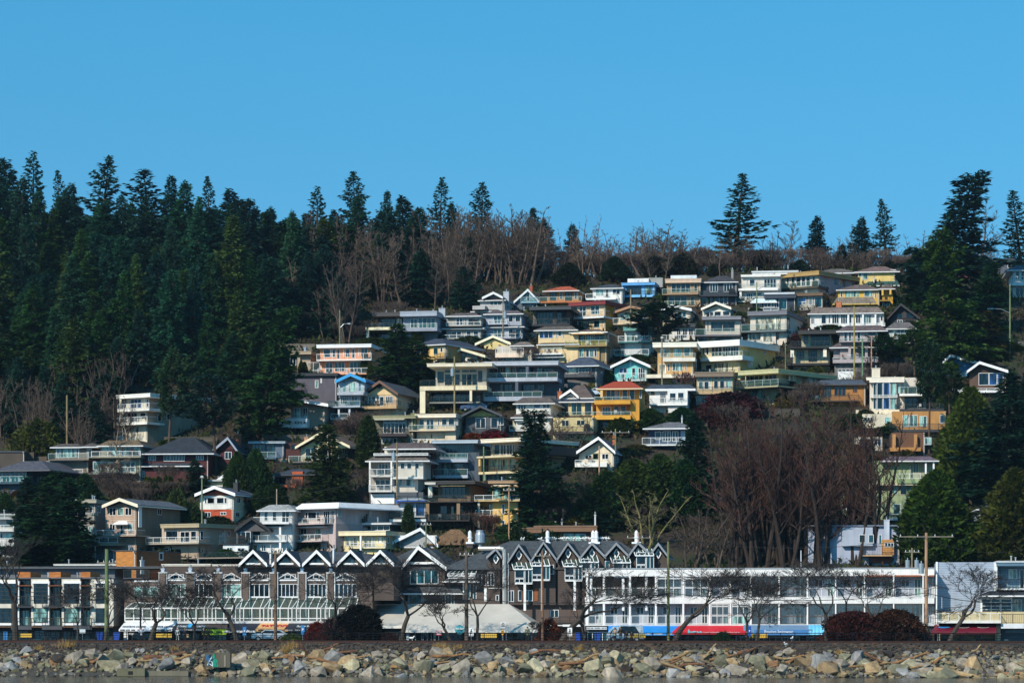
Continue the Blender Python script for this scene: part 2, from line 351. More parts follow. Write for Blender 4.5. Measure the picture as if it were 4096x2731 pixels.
# ---------------------------------------------------------------- ground, water
def grid_sheet(name, xs, ys, fz, m, kind='structure', smooth=True):
    v = [(x, y, fz(x, y)) for y in ys for x in xs]; nx = len(xs)
    f = [(j*nx+i, j*nx+i+1, (j+1)*nx+i+1, (j+1)*nx+i) for j in range(len(ys)-1) for i in range(nx-1)]
    me = bpy.data.meshes.new(name); me.from_pydata(v, [], f)
    if smooth: me.polygons.foreach_set('use_smooth', [True]*len(f))
    o = link(name, me, m); props(o, kind=kind); return o
def ground_mat():
    m = bpy.data.materials.new('hillside_soil'); m.use_nodes = True; t = m.node_tree; n = t.nodes; l = t.links; b = n['Principled BSDF']; b.inputs['Roughness'].default_value = .95
    g = n.new('ShaderNodeNewGeometry'); q = n.new('ShaderNodeTexNoise'); q.inputs['Scale'].default_value = .12; q.inputs['Detail'].default_value = 8; l.new(g.outputs['Position'], q.inputs['Vector'])
    r = n.new('ShaderNodeValToRGB'); e = r.color_ramp.elements; e[0].position = .35; e[1].position = .65; e[0].color = lin('1f1a14'); e[1].color = lin('263018'); k = e.new(.5); k.color = lin('3a2e20')
    l.new(q.outputs['Fac'], r.inputs[0]); l.new(r.outputs[0], b.inputs['Base Color'])
    q2 = n.new('ShaderNodeTexNoise'); q2.inputs['Scale'].default_value = 2.5; q2.inputs['Detail'].default_value = 6; l.new(g.outputs['Position'], q2.inputs['Vector'])
    bp = n.new('ShaderNodeBump'); bp.inputs['Strength'].default_value = 1; bp.inputs['Distance'].default_value = .4; l.new(q2.outputs['Fac'], bp.inputs['Height']); l.new(bp.outputs[0], b.inputs['Normal'])
    return m
ys = [326+i*2.5 for i in range(5)]+[338+i for i in range(68)]+[406+i*4 for i in range(52)]+[620, 680, 760, 900, 1200, 2000, 4000]
xs = [-2500, -900, -400, -250]+[-180+i*4 for i in range(91)]+[250, 400, 900, 2500]
grid_sheet('ground', xs, ys, lambda x, y: ground(x, y)-.05, ground_mat())
def strip(name, e0, e1, dz, m, n=90, kind='structure', x0=-110, x1=110):
    """a sheet that follows the oblique shore from street line e0 to e1 (distance at x = 0)"""
    k = max(1, int((e1-e0)/1.2)); v = []; f = []
    for j in range(k+1):
        for i in range(n+1):
            x = x0+(x1-x0)*i/n; e = e0+(e1-e0)*j/k; y = e-SK*x; v.append((x, y, ground(x, y)+dz))
    for j in range(k):
        for i in range(n): a = j*(n+1)+i; f.append((a, a+1, a+n+2, a+n+1))
    me = bpy.data.meshes.new(name); me.from_pydata(v, [], f); o = link(name, me, m); return props(o, kind=kind)
def gravel_mat(c1, c2, sc=6, c3=None):
    m = bpy.data.materials.new('gravel'); m.use_nodes = True; t = m.node_tree; n = t.nodes; l = t.links; b = n['Principled BSDF']; b.inputs['Roughness'].default_value = .95
    g = n.new('ShaderNodeNewGeometry'); q = n.new('ShaderNodeTexVoronoi'); q.inputs['Scale'].default_value = sc; l.new(g.outputs['Position'], q.inputs['Vector'])
    q1 = n.new('ShaderNodeTexNoise'); q1.inputs['Scale'].default_value = .35; q1.inputs['Detail'].default_value = 5; l.new(g.outputs['Position'], q1.inputs['Vector'])
    r = n.new('ShaderNodeValToRGB'); e = r.color_ramp.elements; e[0].color = lin(c1); e[1].color = lin(c2); l.new(q.outputs['Color'], r.inputs[0])
    x = n.new('ShaderNodeMixRGB'); r2 = n.new('ShaderNodeValToRGB'); r2.color_ramp.elements[0].position = .5; r2.color_ramp.elements[1].position = .66; l.new(q1.outputs['Fac'], r2.inputs[0]); l.new(r2.outputs[0], x.inputs[0])
    l.new(r.outputs[0], x.inputs[1]); x.inputs[2].default_value = lin(c3 or c1); l.new(x.outputs[0], b.inputs['Base Color'])
    bp = n.new('ShaderNodeBump'); bp.inputs['Strength'].default_value = 1; bp.inputs['Distance'].default_value = .1; l.new(q.outputs['Distance'], bp.inputs['Height']); l.new(bp.outputs[0], b.inputs['Normal']); return m
strip('pavement', 369.5, 376, .02, mat('8a8a86', 's')); strip('road', 359, 369.5, .0, mat('3c3d40', 's')); strip('promenade', 350, 359, .02, mat('7a7872', 's'))
strip('ballast', 343.4, 350, .03, gravel_mat('2a2522', '5c534a', 9, '6c5438'))
strip('beach', 328, 343.4, .02, gravel_mat('26241f', '55514a', 7, '4a4236'))
def water():
    m = bpy.data.materials.new('sea_water'); m.use_nodes = True; t = m.node_tree; n = t.nodes; l = t.links; b = n['Principled BSDF']
    b.inputs['Base Color'].default_value = (.035, .04, .038, 1); b.inputs['Roughness'].default_value = .12; b.inputs['IOR'].default_value = 1.33
    g = n.new('ShaderNodeNewGeometry'); mp = n.new('ShaderNodeMapping'); mp.inputs['Scale'].default_value = (1, .5, 1); l.new(g.outputs['Position'], mp.inputs[0])
    q = n.new('ShaderNodeTexNoise'); q.inputs['Scale'].default_value = 1.6; q.inputs['Detail'].default_value = 6; l.new(mp.outputs[0], q.inputs['Vector'])
    bp = n.new('ShaderNodeBump'); bp.inputs['Strength'].default_value = .8; bp.inputs['Distance'].default_value = .12; l.new(q.outputs['Fac'], bp.inputs['Height']); l.new(bp.outputs[0], b.inputs['Normal'])
    return m
me = bpy.data.meshes.new('water'); me.from_pydata([(-3000, -600, 0), (3000, -600, 0), (3000, 700, 0), (-3000, 700, 0)], [], [(0, 1, 2, 3)])
props(link('water', me, water()), kind='structure')

# ---------------------------------------------------------------- vegetation meshes
def leaf_mesh(name, c, d, s, ln, wd):
    """diamond shaped leaf sprays: centres c, long axis d, side axis s, arrays (n,3); ln, wd arrays (n)"""
    n = len(c); ln = ln[:, None]; wd = wd[:, None]
    v = np.empty((n, 4, 3), np.float32); v[:, 0] = c-d*ln*.35; v[:, 1] = c+s*wd*.5; v[:, 2] = c+d*ln*.65; v[:, 3] = c-s*wd*.5
    me = bpy.data.meshes.new(name); me.vertices.add(n*4); me.vertices.foreach_set('co', v.ravel())
    me.loops.add(n*4); me.loops.foreach_set('vertex_index', np.arange(n*4, dtype=np.int32))
    me.polygons.add(n); me.polygons.foreach_set('loop_start', np.arange(0, n*4, 4, dtype=np.int32)); me.polygons.foreach_set('loop_total', np.full(n, 4, np.int32))
    me.update(); me.validate(); return me
def unit(a): return a/np.maximum(np.linalg.norm(a, axis=-1, keepdims=True), 1e-6)
FOL = {}
def tree_root(name, crown, trunk, cm, tm):
    r = empty(name, (0, 0, -500)); KIDS[r.name] = [link('trunk', trunk, tm, r), link('crown', crown, cm, r)]; return r
def conifer(seed, H=22, Rb=4.2, dens=1.0, style='fir'):
    g = np.random.default_rng(seed); cs = []; ds = []; ss = []; ls = []; ws = []
    nb = int(150*dens); mbt = MB(); lean = g.normal(0, .006, 2)
    base = {'fir': .14, 'dense': .04, 'hemlock': .03, 'pine': .45, 'broad': .03}[style]
    fat = 1+.25*np.sin(g.uniform(0, 6)+np.arange(12)*1.7)*g.uniform(.4, 1, 12)
    for i in range(nb):
        t = base+(1-base)*((i+g.uniform(0, 1))/nb)**.92; z = t*H; az = i*2.399+g.uniform(-.5, .5)
        prof = {'fir': (1-t)**.8, 'dense': (1-t)**.72*.95, 'hemlock': (1-t)**.6*.85, 'broad': (1-t)**.42*(.8+.25*math.sin(t*9+seed)), 'pine': max(.1, math.sin(math.pi*min(1, (t-base)/(1-base)*.75+.25)))*.85}[style]
        Lb = Rb*prof*g.uniform(.55, 1.12)*fat[int(t*11.9)]*(1+.22*math.cos(az-seed))
        if style == 'fir' and g.random() < .16: Lb *= .45
        Lb += .25
        up = {'fir': g.uniform(-.12, .18), 'dense': g.uniform(.0, .35), 'hemlock': g.uniform(-.1, .15), 'broad': g.uniform(-.1, .3), 'pine': g.uniform(.05, .4)}[style]+.55*t**2
        droop = {'fir': .30, 'dense': .25, 'hemlock': .6, 'pine': .1, 'broad': .35}[style]*(1-t)
        dr = np.array([math.cos(az), math.sin(az), 0.]); sd = np.array([-dr[1], dr[0], 0.])
        m = max(4, int(Lb*{'fir': 10, 'dense': 15, 'hemlock': 15, 'pine': 13, 'broad': 15}[style]*dens**.3)); k = g.uniform(.12 if style != 'pine' else .35, 1, m)**.75
        zz = z+up*Lb*k-droop*Lb*k**1.6+(.20*Lb*k**4 if style == 'fir' else 0)
        spread = (.32*Lb*(1-k)*.9+.22)
        off = g.uniform(-1, 1, m)*spread
        c = np.array([lean[0]*z*10, lean[1]*z*10, 0])+dr*(k*Lb)[:, None]+sd*off[:, None]+np.array([0, 0, 1.])*(zz+g.normal(0, .10 if style == 'fir' else .22, m)-abs(off)*.25)[:, None]
        d = unit(dr*1.0+sd*(off/spread*.8)[:, None]+np.array([0, 0, 1.])*g.normal(-.12, .3, m)[:, None]+g.normal(0, .25, (m, 3)))
        s = unit(np.cross(d, g.normal(0, .55, (m, 3))+np.array([0, 0, 1.])))
        cs.append(c); ds.append(d); ss.append(s); ls.append(g.uniform(.5, 1.15, m)*(1.0-.35*t)); ws.append(g.uniform(.28, .6, m)*(1.0-.3*t))
        if i % 2 == 0 and Lb > .8:
            p0 = Vector((lean[0]*z*10, lean[1]*z*10, z)); p1 = p0+Vector((dr[0]*Lb*.85, dr[1]*Lb*.85, (up-droop*.7)*Lb*.85)); mbt.beam(p0, p1, .07*(1-t)+.02, .015, 3)
    k = 40; zt = H*(1-g.uniform(0, 1, k)*.07); c = np.stack([lean[0]*zt*10+g.normal(0, .1, k), lean[1]*zt*10+g.normal(0, .1, k), zt], 1); d = unit(g.normal(0, .5, (k, 3))+[0, 0, 1]); s = unit(np.cross(d, g.normal(0, 1, (k, 3))))
    cs.append(c); ds.append(d); ss.append(s); ls.append(np.full(k, .55)); ws.append(np.full(k, .18))
    P = [Vector((lean[0]*z*10, lean[1]*z*10, z)) for z in (-2.5, H*.3, H*.65, H*.99)]; rr = (.017*H, .013*H, .007*H, .01)
    for a in range(3): mbt.beam(P[a], P[a+1], rr[a], rr[a+1], 8)
    return leaf_mesh('crown', np.concatenate(cs), np.concatenate(ds), np.concatenate(ss), np.concatenate(ls), np.concatenate(ws)), mbt.mesh('trunk')
def blob(seed, H=6, Rb=3, style='bush', n=5000, lf=.34):
    """dense evergreen shrub, cedar or column: leaf sprays on a lumpy body"""
    g = np.random.default_rng(seed); u = g.uniform(0, 1, n); az = g.uniform(0, 2*np.pi, n)
    if style == 'column': prof = np.sqrt(np.clip(np.sin(np.pi*np.clip(u*.93+.07, 0, 1)**.75), 0, 1)); prof *= 1-.15*u
    elif style == 'cedar': prof = np.clip((1-u)**.62*(1-.5*np.exp(-u*14)), 0, 1)+.02
    elif style == 'hedge': prof = np.ones(n)
    else: prof = np.sqrt(np.clip(1-(u*1.25-.25)**2, 0, 1))*1.0
    lump = 1+.16*np.sin(az*3+seed+u*7)+.13*np.sin(az*7+u*17+seed*2)+.10*np.sin(az*13-u*31)
    if style in ('column', 'hedge'): lump = 1+(lump-1)*.45
    r = Rb*prof*lump*(1-np.abs(g.normal(0, .16, n))); r = np.maximum(r, 0)
    c = np.stack([r*np.cos(az), r*np.sin(az), u*H+g.normal(0, .12, n)], 1)
    if style == 'hedge': c[:, 0] = g.uniform(-1, 1, n)*Rb; c[:, 1] = g.normal(0, .35, n); c[:, 2] = H*np.minimum(1, g.uniform(0, 1.25, n))*(1+.06*np.sin(c[:, 0]*3))
    out = np.stack([np.cos(az), np.sin(az), np.full(n, .7 if style != 'bush' else .4)], 1)
    d = unit(out+g.normal(0, .55, (n, 3))); s = unit(np.cross(d, g.normal(0, 1, (n, 3))))
    mb = MB(); mb.beam((0, 0, -1), (0, 0, H*.8), .03*H, .01*H, 7)
    for i in range(5): a = i*1.257; mb.beam((0, 0, H*.1), (math.cos(a)*Rb*.5, math.sin(a)*Rb*.5, H*.45), .015*H, .006*H, 4)
    return leaf_mesh('crown', c, d, s, g.uniform(.7, 1.3, n)*lf*1.6, g.uniform(.6, 1.2, n)*lf), mb.mesh('trunk')
def bare(seed, H=14, spread=.5, stems=1, levels=6, lean=0, twist=.25, fine=1.0, r0=None, trunk_h=.22, kids=3, up=.28, rmin=.012, tap=(.58, .78)):
    rng = random.Random(seed); T = MB(); B = MB(); r0 = r0 or H*.016
    def seg(p, d, r, ln, lv):
        n = 3 if lv > 2 else 2; 
        for i in range(n):
            q = p+d*(ln/n); r2 = r*.86
            (T if lv >= levels-2 else B).beam(p, q, r, r2, 6 if lv >= levels-1 else (4 if lv >= levels-3 else 3)); p = q; r = r2
            d = (d+Vector((rng.gauss(0, twist), rng.gauss(0, twist), rng.gauss(0, twist)+up*.35))).normalized()
            if lv <= levels-2 and lv > 0 and rng.random() < .55*fine:
                dd = (d+Vector((rng.gauss(0, spread), rng.gauss(0, spread), rng.gauss(up*.4, spread*.6)))).normalized(); seg(p, dd, max(rmin, r*.5), ln*rng.uniform(.4, .62), max(0, lv-2))
        if lv == 0: return
        k = kids if lv > 1 else kids-1+(rng.random() < fine-.5)
        for j in range(k):
            a = rng.uniform(0, 6.283); sp = spread*rng.uniform(.55, 1.25)
            dd = (d+Vector((math.cos(a)*sp, math.sin(a)*sp, rng.gauss(up, .18)))).normalized(); seg(p, dd, max(rmin, r*rng.uniform(*tap)), ln*rng.uniform(.62, .84), lv-1)
    for s in range(stems):
        a = rng.uniform(0, 6.283); sp = 0 if stems == 1 else .28+.2*rng.random()
        d = Vector((math.cos(a)*sp+lean, math.sin(a)*sp, 1)).normalized(); p = Vector((math.cos(a)*.4*(stems > 1), math.sin(a)*.4*(stems > 1), -1.2)); th = H*trunk_h*rng.uniform(.8, 1.2)+1.2
        n = 4; r = r0*(1 if stems == 1 else .7)
        for i in range(n):
            q = p+d*th/n; T.beam(p, q, r, r*.93, 8); r *= .93; p = q; d = (d+Vector((rng.gauss(lean*.4, twist*.35), rng.gauss(0, twist*.35), .1))).normalized()
        for j in range(kids):
            a2 = rng.uniform(0, 6.283) if kids < 3 else j*6.283/kids+rng.uniform(-.5, .5); sp = spread*rng.uniform(.7, 1.2)
            seg(p, (d+Vector((math.cos(a2)*sp, math.sin(a2)*sp, .1))).normalized(), r*.72, H*.25, levels-1)
    return T.mesh('trunk'), B.mesh('crown')
def leader(seed, H=16, stems=1, nb=26, spread=.9, r0=None, rmin=.02, low=.22, asc=.75, sub=7):
    """winter tree with clear leaders: side limbs leave the stem all the way up and fork into twigs"""
    rng = random.Random(seed); T = MB(); B = MB(); r0 = r0 or H*.013
    def limb(p, d, ln, r, lv):
        n = 5 if lv == 2 else (4 if lv == 1 else 2); q = p
        for i in range(n):
            w = q+d*(ln/n); (T if lv == 2 else B).beam(q, w, max(rmin, r*(1-i/n*.75)), max(rmin*.8, r*(1-(i+1)/n*.75)), 4 if lv == 2 else 3)
            q = w; d = (d+Vector((rng.gauss(0, .14), rng.gauss(0, .14), rng.gauss(.07, .08)))).normalized()
            if lv > 0:
                for j in range(rng.choice((1, 2)) if lv == 2 else rng.choice((1, 1, 2))):
                    a = rng.uniform(0, 6.283); dd = (d+Vector((math.cos(a)*.75, math.sin(a)*.75, rng.uniform(-.05, .5)))).normalized(); limb(q, dd, ln*(1-i/n*.4)*rng.uniform(.34, .5), r*.45, lv-1)
    for s in range(stems):
        a = rng.uniform(0, 6.283); k = 0 if stems == 1 else .12+.16*rng.random(); d = Vector((math.cos(a)*k, math.sin(a)*k, 1)).normalized(); p = Vector((math.cos(a)*.5*(stems > 1), math.sin(a)*.5*(stems > 1), -1)); h = H*rng.uniform(.8, 1.0) if stems > 1 else H; n = 14; st = []
        for i in range(n):
            q = p+d*((h+1)/n); ra, rb = r0*(1-i/n)**.9+rmin, r0*(1-(i+1)/n)**.9+rmin; T.beam(p, q, ra, rb, 7); st.append((q.copy(), rb)); p = q; d = (d+Vector((rng.gauss(0, .05), rng.gauss(0, .05), .05))).normalized()
        for i in range(nb//stems):
            t = low+(1-low)*(i+rng.random())/(nb//stems); q, r = st[min(n-1, int(t*n))]; a = i*2.4+rng.uniform(-.6, .6); L_ = H*.30*spread*(1.05-t)**.7*rng.uniform(.7, 1.2)
            limb(q, Vector((math.cos(a), math.sin(a), asc*rng.uniform(.7, 1.4))).normalized(), L_, r*.5, 2)
    return T.mesh('trunk'), B.mesh('crown')
PROTO = {}
def norm(rt):                              # height and half width of a prototype
    zz = []; xx = []
    for ch in KIDS[rt.name]:
        co = np.empty(len(ch.data.vertices)*3, np.float32); ch.data.vertices.foreach_get('co', co); co = co.reshape(-1, 3); zz.append(co[:, 2].max()); xx.append(np.percentile(np.abs(co[:, 0]), 97))
    return max(zz), max(xx)
dark = mat('1f3a26', 'f'); 
def reg(kind, name, cr, tr, cm, tm):
    rt = tree_root(name, cr, tr, cm, tm); PROTO.setdefault(kind, []).append((rt,)+norm(rt))
for i in range(5): c, t = conifer(10+i, 22, 4.6, 1.0, 'fir'); reg('fir', 'fir_tree', c, t, mat('243e2a', 'f'), mat('4a3a2c', 'e'))
for i in range(5): c, t = conifer(30+i, 22, 4.4, 1.35, 'dense'); reg('dense', 'conifer', c, t, mat('243f28', 'f'), mat('4a3a2c', 'e'))
for i in range(2): c, t = conifer(50+i, 20, 4.6, 1.3, 'hemlock'); reg('hemlock', 'hemlock_tree', c, t, mat('2a4520', 'f'), mat('4a3a2c', 'e'))
for i in range(2): c, t = conifer(55+i, 22, 5.0, 1.35, 'broad'); reg('broad', 'spreading_conifer', c, t, mat('2a4520', 'f'), mat('4a3a2c', 'e'))
for i in range(2): c, t = conifer(60+i, 20, 5.0, 1.0, 'pine'); reg('pine', 'pine_tree', c, t, mat('2a4226', 'f'), mat('4c3b2e', 'e'))
for i in range(3): c, t = blob(70+i, 12, 4.2, 'cedar', 9000, .42); reg('cedar', 'cedar_tree', c, t, mat('33481c', 'f'), mat('4a3a2c', 'e'))
for i in range(2): c, t = blob(80+i, 6, .9, 'column', 3200, .22); reg('column', 'cypress', c, t, mat('3a4718', 'f'), mat('4a3a2c', 'e'))
for i in range(3): c, t = blob(90+i, 3, 2.2, 'bush', 2600, .26); reg('bush', 'bush', c, t, mat('33471e', 'f'), mat('4a3a2c', 'e'))
for i in range(1): c, t = blob(95+i, 1.6, 4, 'hedge', 3200, .24); reg('hedge', 'hedge', c, t, mat('3c4a1c', 'f'), mat('4a3a2c', 'e'))
BK = mat('54463c', 'e'); BT = mat('52443a', 'e')
for i in range(5): t, c = leader(100+i, 16, (1, 2, 1, 3, 2)[i], (24, 26, 22, 30, 26)[i], (.9, .7, 1.1, .6, .9)[i], rmin=.022); reg('bare', 'bare_tree', c, t, BT, BK)
for i in range(3): t, c = leader(110+i, 14, 4+i, 40, .95, r0=.13, rmin=.018, low=.2, asc=1.3); reg('vase', 'bare_maple', c, t, BT, BK)
for i in range(3): t, c = leader(120+i, 20, 3+i % 2, 44, 1.05, r0=.3, rmin=.022, low=.25, asc=.9); reg('big', 'bare_poplar', c, t, mat('4c2e24', 'e'), mat('30241d', 'e'))
for i in range(2): t, c = bare(130+i, 4, .6, 6, 4, 0, .2, 1.6, r0=.04, trunk_h=.1, kids=3, up=.3, rmin=.014); reg('scrub', 'bare_shrub', c, t, mat('4a3832', 'e'), mat('483830', 'e'))
TN = 0
def tree(kind, px, ytop, Y=None, width=None, label=None, cat='tree', group=None, ybase=None, crown=None, trunk=None, seed=None, rz=None, name=None, var=None):
    """a tree with its tip at photo row ytop; it stands on the ground at depth Y"""
    global TN; TN += 1; rr = random.Random(TN*13+7)
    if Y is None: Y = hill(px, ybase)
    x = wx(px, Y); zg = ground(x, Y); H = wz(ytop, Y)-zg
    rt, h0, w0 = PROTO[kind][TN % len(PROTO[kind]) if var is None else var]
    sz = H/h0; sx = sz if width is None else (width*Y/F/2)/w0
    sx = min(max(sx, sz*.45), sz*2.6)
    ms = {}
    if crown: ms['crown'] = mat(crown, 'f' if kind not in ('bare', 'vase', 'big', 'scrub') else 'e')
    if trunk: ms['trunk'] = mat(trunk, 'e')
    o = dup(rt, (x, Y, zg), rr.uniform(0, 6.28) if rz is None else rz, (sx, sx, sz), label, group, ms)
    o['category'] = cat
    return o

def undergrowth(name, n, seed, col, label, hmin, hmax):
    g = np.random.default_rng(seed); x = g.uniform(-125, 125, n); Y = 392+g.uniform(0, 1, n)**.9*215; x = x*Y/500
    kk = np.sin(x*.31+seed)+np.sin(Y*.27+x*.11)+np.sin(x*.9-Y*.5)*.6; keep = kk > -.3; x, Y = x[keep], Y[keep]; n = len(x)
    z = np.array([ground(a, b) for a, b in zip(x, Y)])+g.uniform(0, 1, n)*g.uniform(hmin, hmax, n)
    c = np.stack([x, Y, z], 1); d = unit(g.normal(0, .6, (n, 3))+[0, -.2, 1]); s = unit(np.cross(d, g.normal(0, 1, (n, 3))))
    props(link(name, leaf_mesh(name, c, d, s, g.uniform(.5, 1.4, n), g.uniform(.15, .6, n)), mat(col, 'f')), label, 'undergrowth', None, 'stuff')
undergrowth('green_undergrowth', 80000, 5, '2e3c1c', 'dark green undergrowth covering the hillside soil', .2, 1.0)
undergrowth('brown_undergrowth', 60000, 9, '4c3a2c', 'brown winter undergrowth covering the hillside soil', .2, 1.3)
# ---------------------------------------------------------------- the hillside houses
# upper left group
HS('A', 'modern house with a black flat roof beside a folded pale grey roof, upper left', 860, 1522, None, 640, '889', 's', '''
k 965 1210 386 490 2.0 #2a2c36; k 1205 1522 386 505 .8 #8f94a0; k 1110 1522 500 640 1.5 #777c86; k 860 1115 520 640 3.0 #33353c foot=4
f 917 1175 350 386 #3c3638; f 1175 1522 340 386 #9aa2b0; c 1540 1600 318 345 4 #aab2ba s
w 1000 405 1135 486 3 k k; w 1140 402 1196 486 1 c k; w 1350 402 1508 500 4 t w; w 1275 410 1340 498 2 n w
b 850 1110 450 490 516 k #e8dcb8; b 1105 1525 455 500 528 g #9aa0ae; p 870 520 630 .5 -1.2 #e8e0c8; w 900 545 1090 625 3 k k; w 1180 545 1300 625 2''', x2=1640)
HS('A', 'taupe two storey house with brown shingle bands and white glass railings', 1612, 1938, 385, 640, 'a5a094', 's', '''
m 1608 1940 358 384 #544a4a; w 1703 402 1768 476 2; w 1786 402 1806 470; w 1815 402 1868 470 1; w 1882 402 1930 470 1 p; b 1608 1938 440 474 482 w #9a958a
m 1568 1966 480 500 #544a4a; w 1662 526 1755 592 2; w 1800 520 1845 590; w 1865 520 1915 590 1; b 1568 1922 560 594 602 w #9a958a; m 1570 1945 600 620 #544a4a''', x2=2010)
HS('A', 'blue grey two storey house with bay windows beside a pole, below the chimney house', 1985, 2320, 366, 625, 'a3aab8', 's', '''
m 1960 2335 334 364 #544a4c; w 2055 382 2165 456 3 t; w 2195 380 2240 442; w 2260 380 2310 440 1; b 2005 2180 425 458 466 w #a3aab8
m 1970 2345 460 486 #544a4c; w 2055 505 2165 582 3 t; w 2195 502 2240 580; w 2262 505 2310 580 1; b 1940 2325 550 592 600 w #8a90a0''', x2=2420)
HS('A', 'small pale grey house with a tall chimney, high at the edge of the wood', 1930, 2160, 232, 420, 'b4b2b0', 'l', '''
h 1910 2170 170 236 #443838; g 1950 2055 2140 170 218 #b4b2b0 #dddddd #443838 over=1.2; w 2022 242 2132 284 3; c 2148 2200 160 250 2 #aab0b8 l
m 1840 2120 298 340 #443c3c inset=2.5; b 1858 1975 288 300 324 s #b4b2b0 2.0''', x2=2300)
HS('B', 'light blue steep roofed cottage with a balcony in its gable', 140, 350, 372, 455, '5a6672', 'l', '''
g 130 262 365 260 376 #86aab8 #dde4e4 #7c8288; w 252 285 280 366 1; b 195 360 325 368 380 g #86aab8 .8; w 225 395 350 450 3; c 275 305 226 262 6 #a05535''', x2=440)
HS('A', 'peach two storey house with white roof band and two long white balconies', 425, 905, 680, 935, 'f0a070', 's', '''
f 390 905 650 682 #eeeeee 1.1; w 455 696 523 775 1; w 540 696 570 770; d 582 696 611 788; w 642 696 650 770; w 662 692 706 770; d 724 692 752 782; w 786 690 794 765; w 808 686 873 766 2
b 390 906 738 795 804 w #f4f0ea 1.6; w 430 830 438 900; d 478 822 543 920 2; w 562 818 656 908 3 t; d 705 815 808 916 3; b 402 882 874 926 936 w #e8a884 1.6; z 985 815 1000 860 1''', x2=1030, side='e0925e')  # side tone darkened slightly, weaker sun put into the colour
HS('A', 'low beige flat roofed house half hidden behind a cedar', 215, 335, 740, 915, 'b09c86', 's', '''
f 118 340 715 745 #a8957c 1.2; c 210 236 760 890 -.5 #b8a48c s; c 272 290 688 715 3 #8fa0b0 p; w 140 760 200 850 2; b 300 420 820 900 910 w #9a9590''', x2=430)
HS('A', 'yellow house with dark hipped roof behind the tall cedar', 1300, 1604, 655, 835, 'e8bb70', 's', '''
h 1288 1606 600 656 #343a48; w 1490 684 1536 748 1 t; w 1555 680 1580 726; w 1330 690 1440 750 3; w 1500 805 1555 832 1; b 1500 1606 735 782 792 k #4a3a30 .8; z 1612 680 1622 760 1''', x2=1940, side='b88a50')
HS('A', 'small gabled house with yellow boarding behind the cream lodge', 1965, 2200, 655, 705, 'd8c488', 'l', '''g 1882 2050 2214 580 652 #e0cc8c #e8e0c0 #4c4c52''', x2=2300, a=12)
HS('A', 'cream lodge with a shallow glazed gable above the big flat roofed house', 1672, 1960, 772, 830, 'd0c4a0', 'l', '''
g 1637 1750 1975 700 770 #8a9aa0 #e8dcb8 #4c4e56 over=1.4; w 1700 736 1784 768 2 n c v=-.05; w 1806 730 1890 766 1 n c v=-.05; w 1700 780 1784 826 2 t c; w 1806 780 1946 822 2 t c; b 1640 1975 820 828 832 w #c8bc98
c 1718 1755 672 705 5 #8a6a55''', x2=2075)
HS('A', 'large cream and grey modern house with flat roof, left of the long curved terraces', 1512, 1990, None, 1291, 'c8beae', 's', '''
k 1512 1990 860 1045 1.5 #cbc3b4; k 1450 1990 1080 1295 3 #62635f foot=4; f 1430 2042 828 858 #e4d8be 1.6; w 1530 910 1586 1012 1 n k; w 1592 890 1743 922 2 n c; w 1755 888 1903 918 2 n c; d 1594 930 1743 1040 2 n c; d 1755 928 1903 1040 3 n c; w 1912 900 1949 1005 1 n k
b 1362 1992 985 1043 1082 k #ecdcb8 1.8 back=4; p 1388 1080 1300 .9 -1.7 #e8dab8; p 1842 1080 1185 .4 -1.7 #e8dab8; w 1470 1085 1590 1180 3 k k; w 1600 1085 1850 1192 5 n k; b 1450 1930 1140 1192 1205 k #8a8a84 .6; w 1560 1258 1750 1290 1 k k''', x2=2075)
HS('B', 'long slate grey house with three curved pale balcony tiers', -125, 545, None, 1171, '4e5560', 's', '''
k -120 535 965 1160 1.6 #4c545f; f -145 548 928 966 #aeb2bc 1.8; w -60 985 -20 1055 1 n c; w 0 985 28 1045 1 n c; w 50 985 98 1056 1 p c; w 120 988 150 1050 1 n c; w 180 985 240 1060 2 n k; w 270 985 330 1060 2 n k; w 345 985 400 1062 1 p k; w 412 985 500 1062 3 n k
b -132 540 1035 1080 1116 g #b4b8c2 2.0 back=4; p 255 966 1080 .5 -1.6 #4a5260''', a=8, Y=hill(2100, 1632), D=12)
h = House('E', 'terrace_house', 'dark garage level house with white doors under the curved balconies', -132, 535, 405, a=8, Y=hill(2100, 1632)-1.2)
h.block(-130, 530, 180, 405, 2.2, '48505a', 's', foot=4)
h.run('''w 0 200 30 290 1 k k; w 40 200 120 290 2 n k; w 200 205 330 290 3 n k; w 350 205 420 290 2 n k; p 157 180 275 .5 -1.2 #4a5260; b -155 395 272 318 360 g #a8acb6 1.4 back=4
w -120 372 -40 402 4 n w; k -125 -20 362 405 .8 #d8d8d8 p; w -120 380 -20 390 5 n w''')
HS('B', 'pinkish terraced house with brown shingle top and sloping side wings', -30, 300, 782, 932, 'ccbfae', 's', '''
m 92 318 746 780 #6a5f58; k 120 290 780 850 .9 #cfc8bc; w 140 782 270 846 4; b -45 222 805 850 892 w #e8d2bc 1.3; w 0 895 60 930 2; w 70 895 120 930 1 p; w 135 895 190 930 1''', a=8)
HS('B', 'black modern house with stone pillars and glass doors', 310, 625, None, 735, '3c3a3c', 's', '''
f 276 668 412 443 #34383e 1.5; k 310 632 442 598 1.2 #2e2f34; k 310 345 445 590 .7 #6a6058 b; k 500 530 445 585 .7 #6a6058 b; k 300 625 600 735 1.5 #4a4644 b foot=4; w 340 465 500 585 5 n k; w 520 460 582 555 1 n k; b 253 655 525 576 596 k #2c2f35 1.5; w 300 660 350 730 2 n k; w 360 655 520 700 2 n k; b 230 345 660 725 735 k #30333a''', x2=668, a=10)
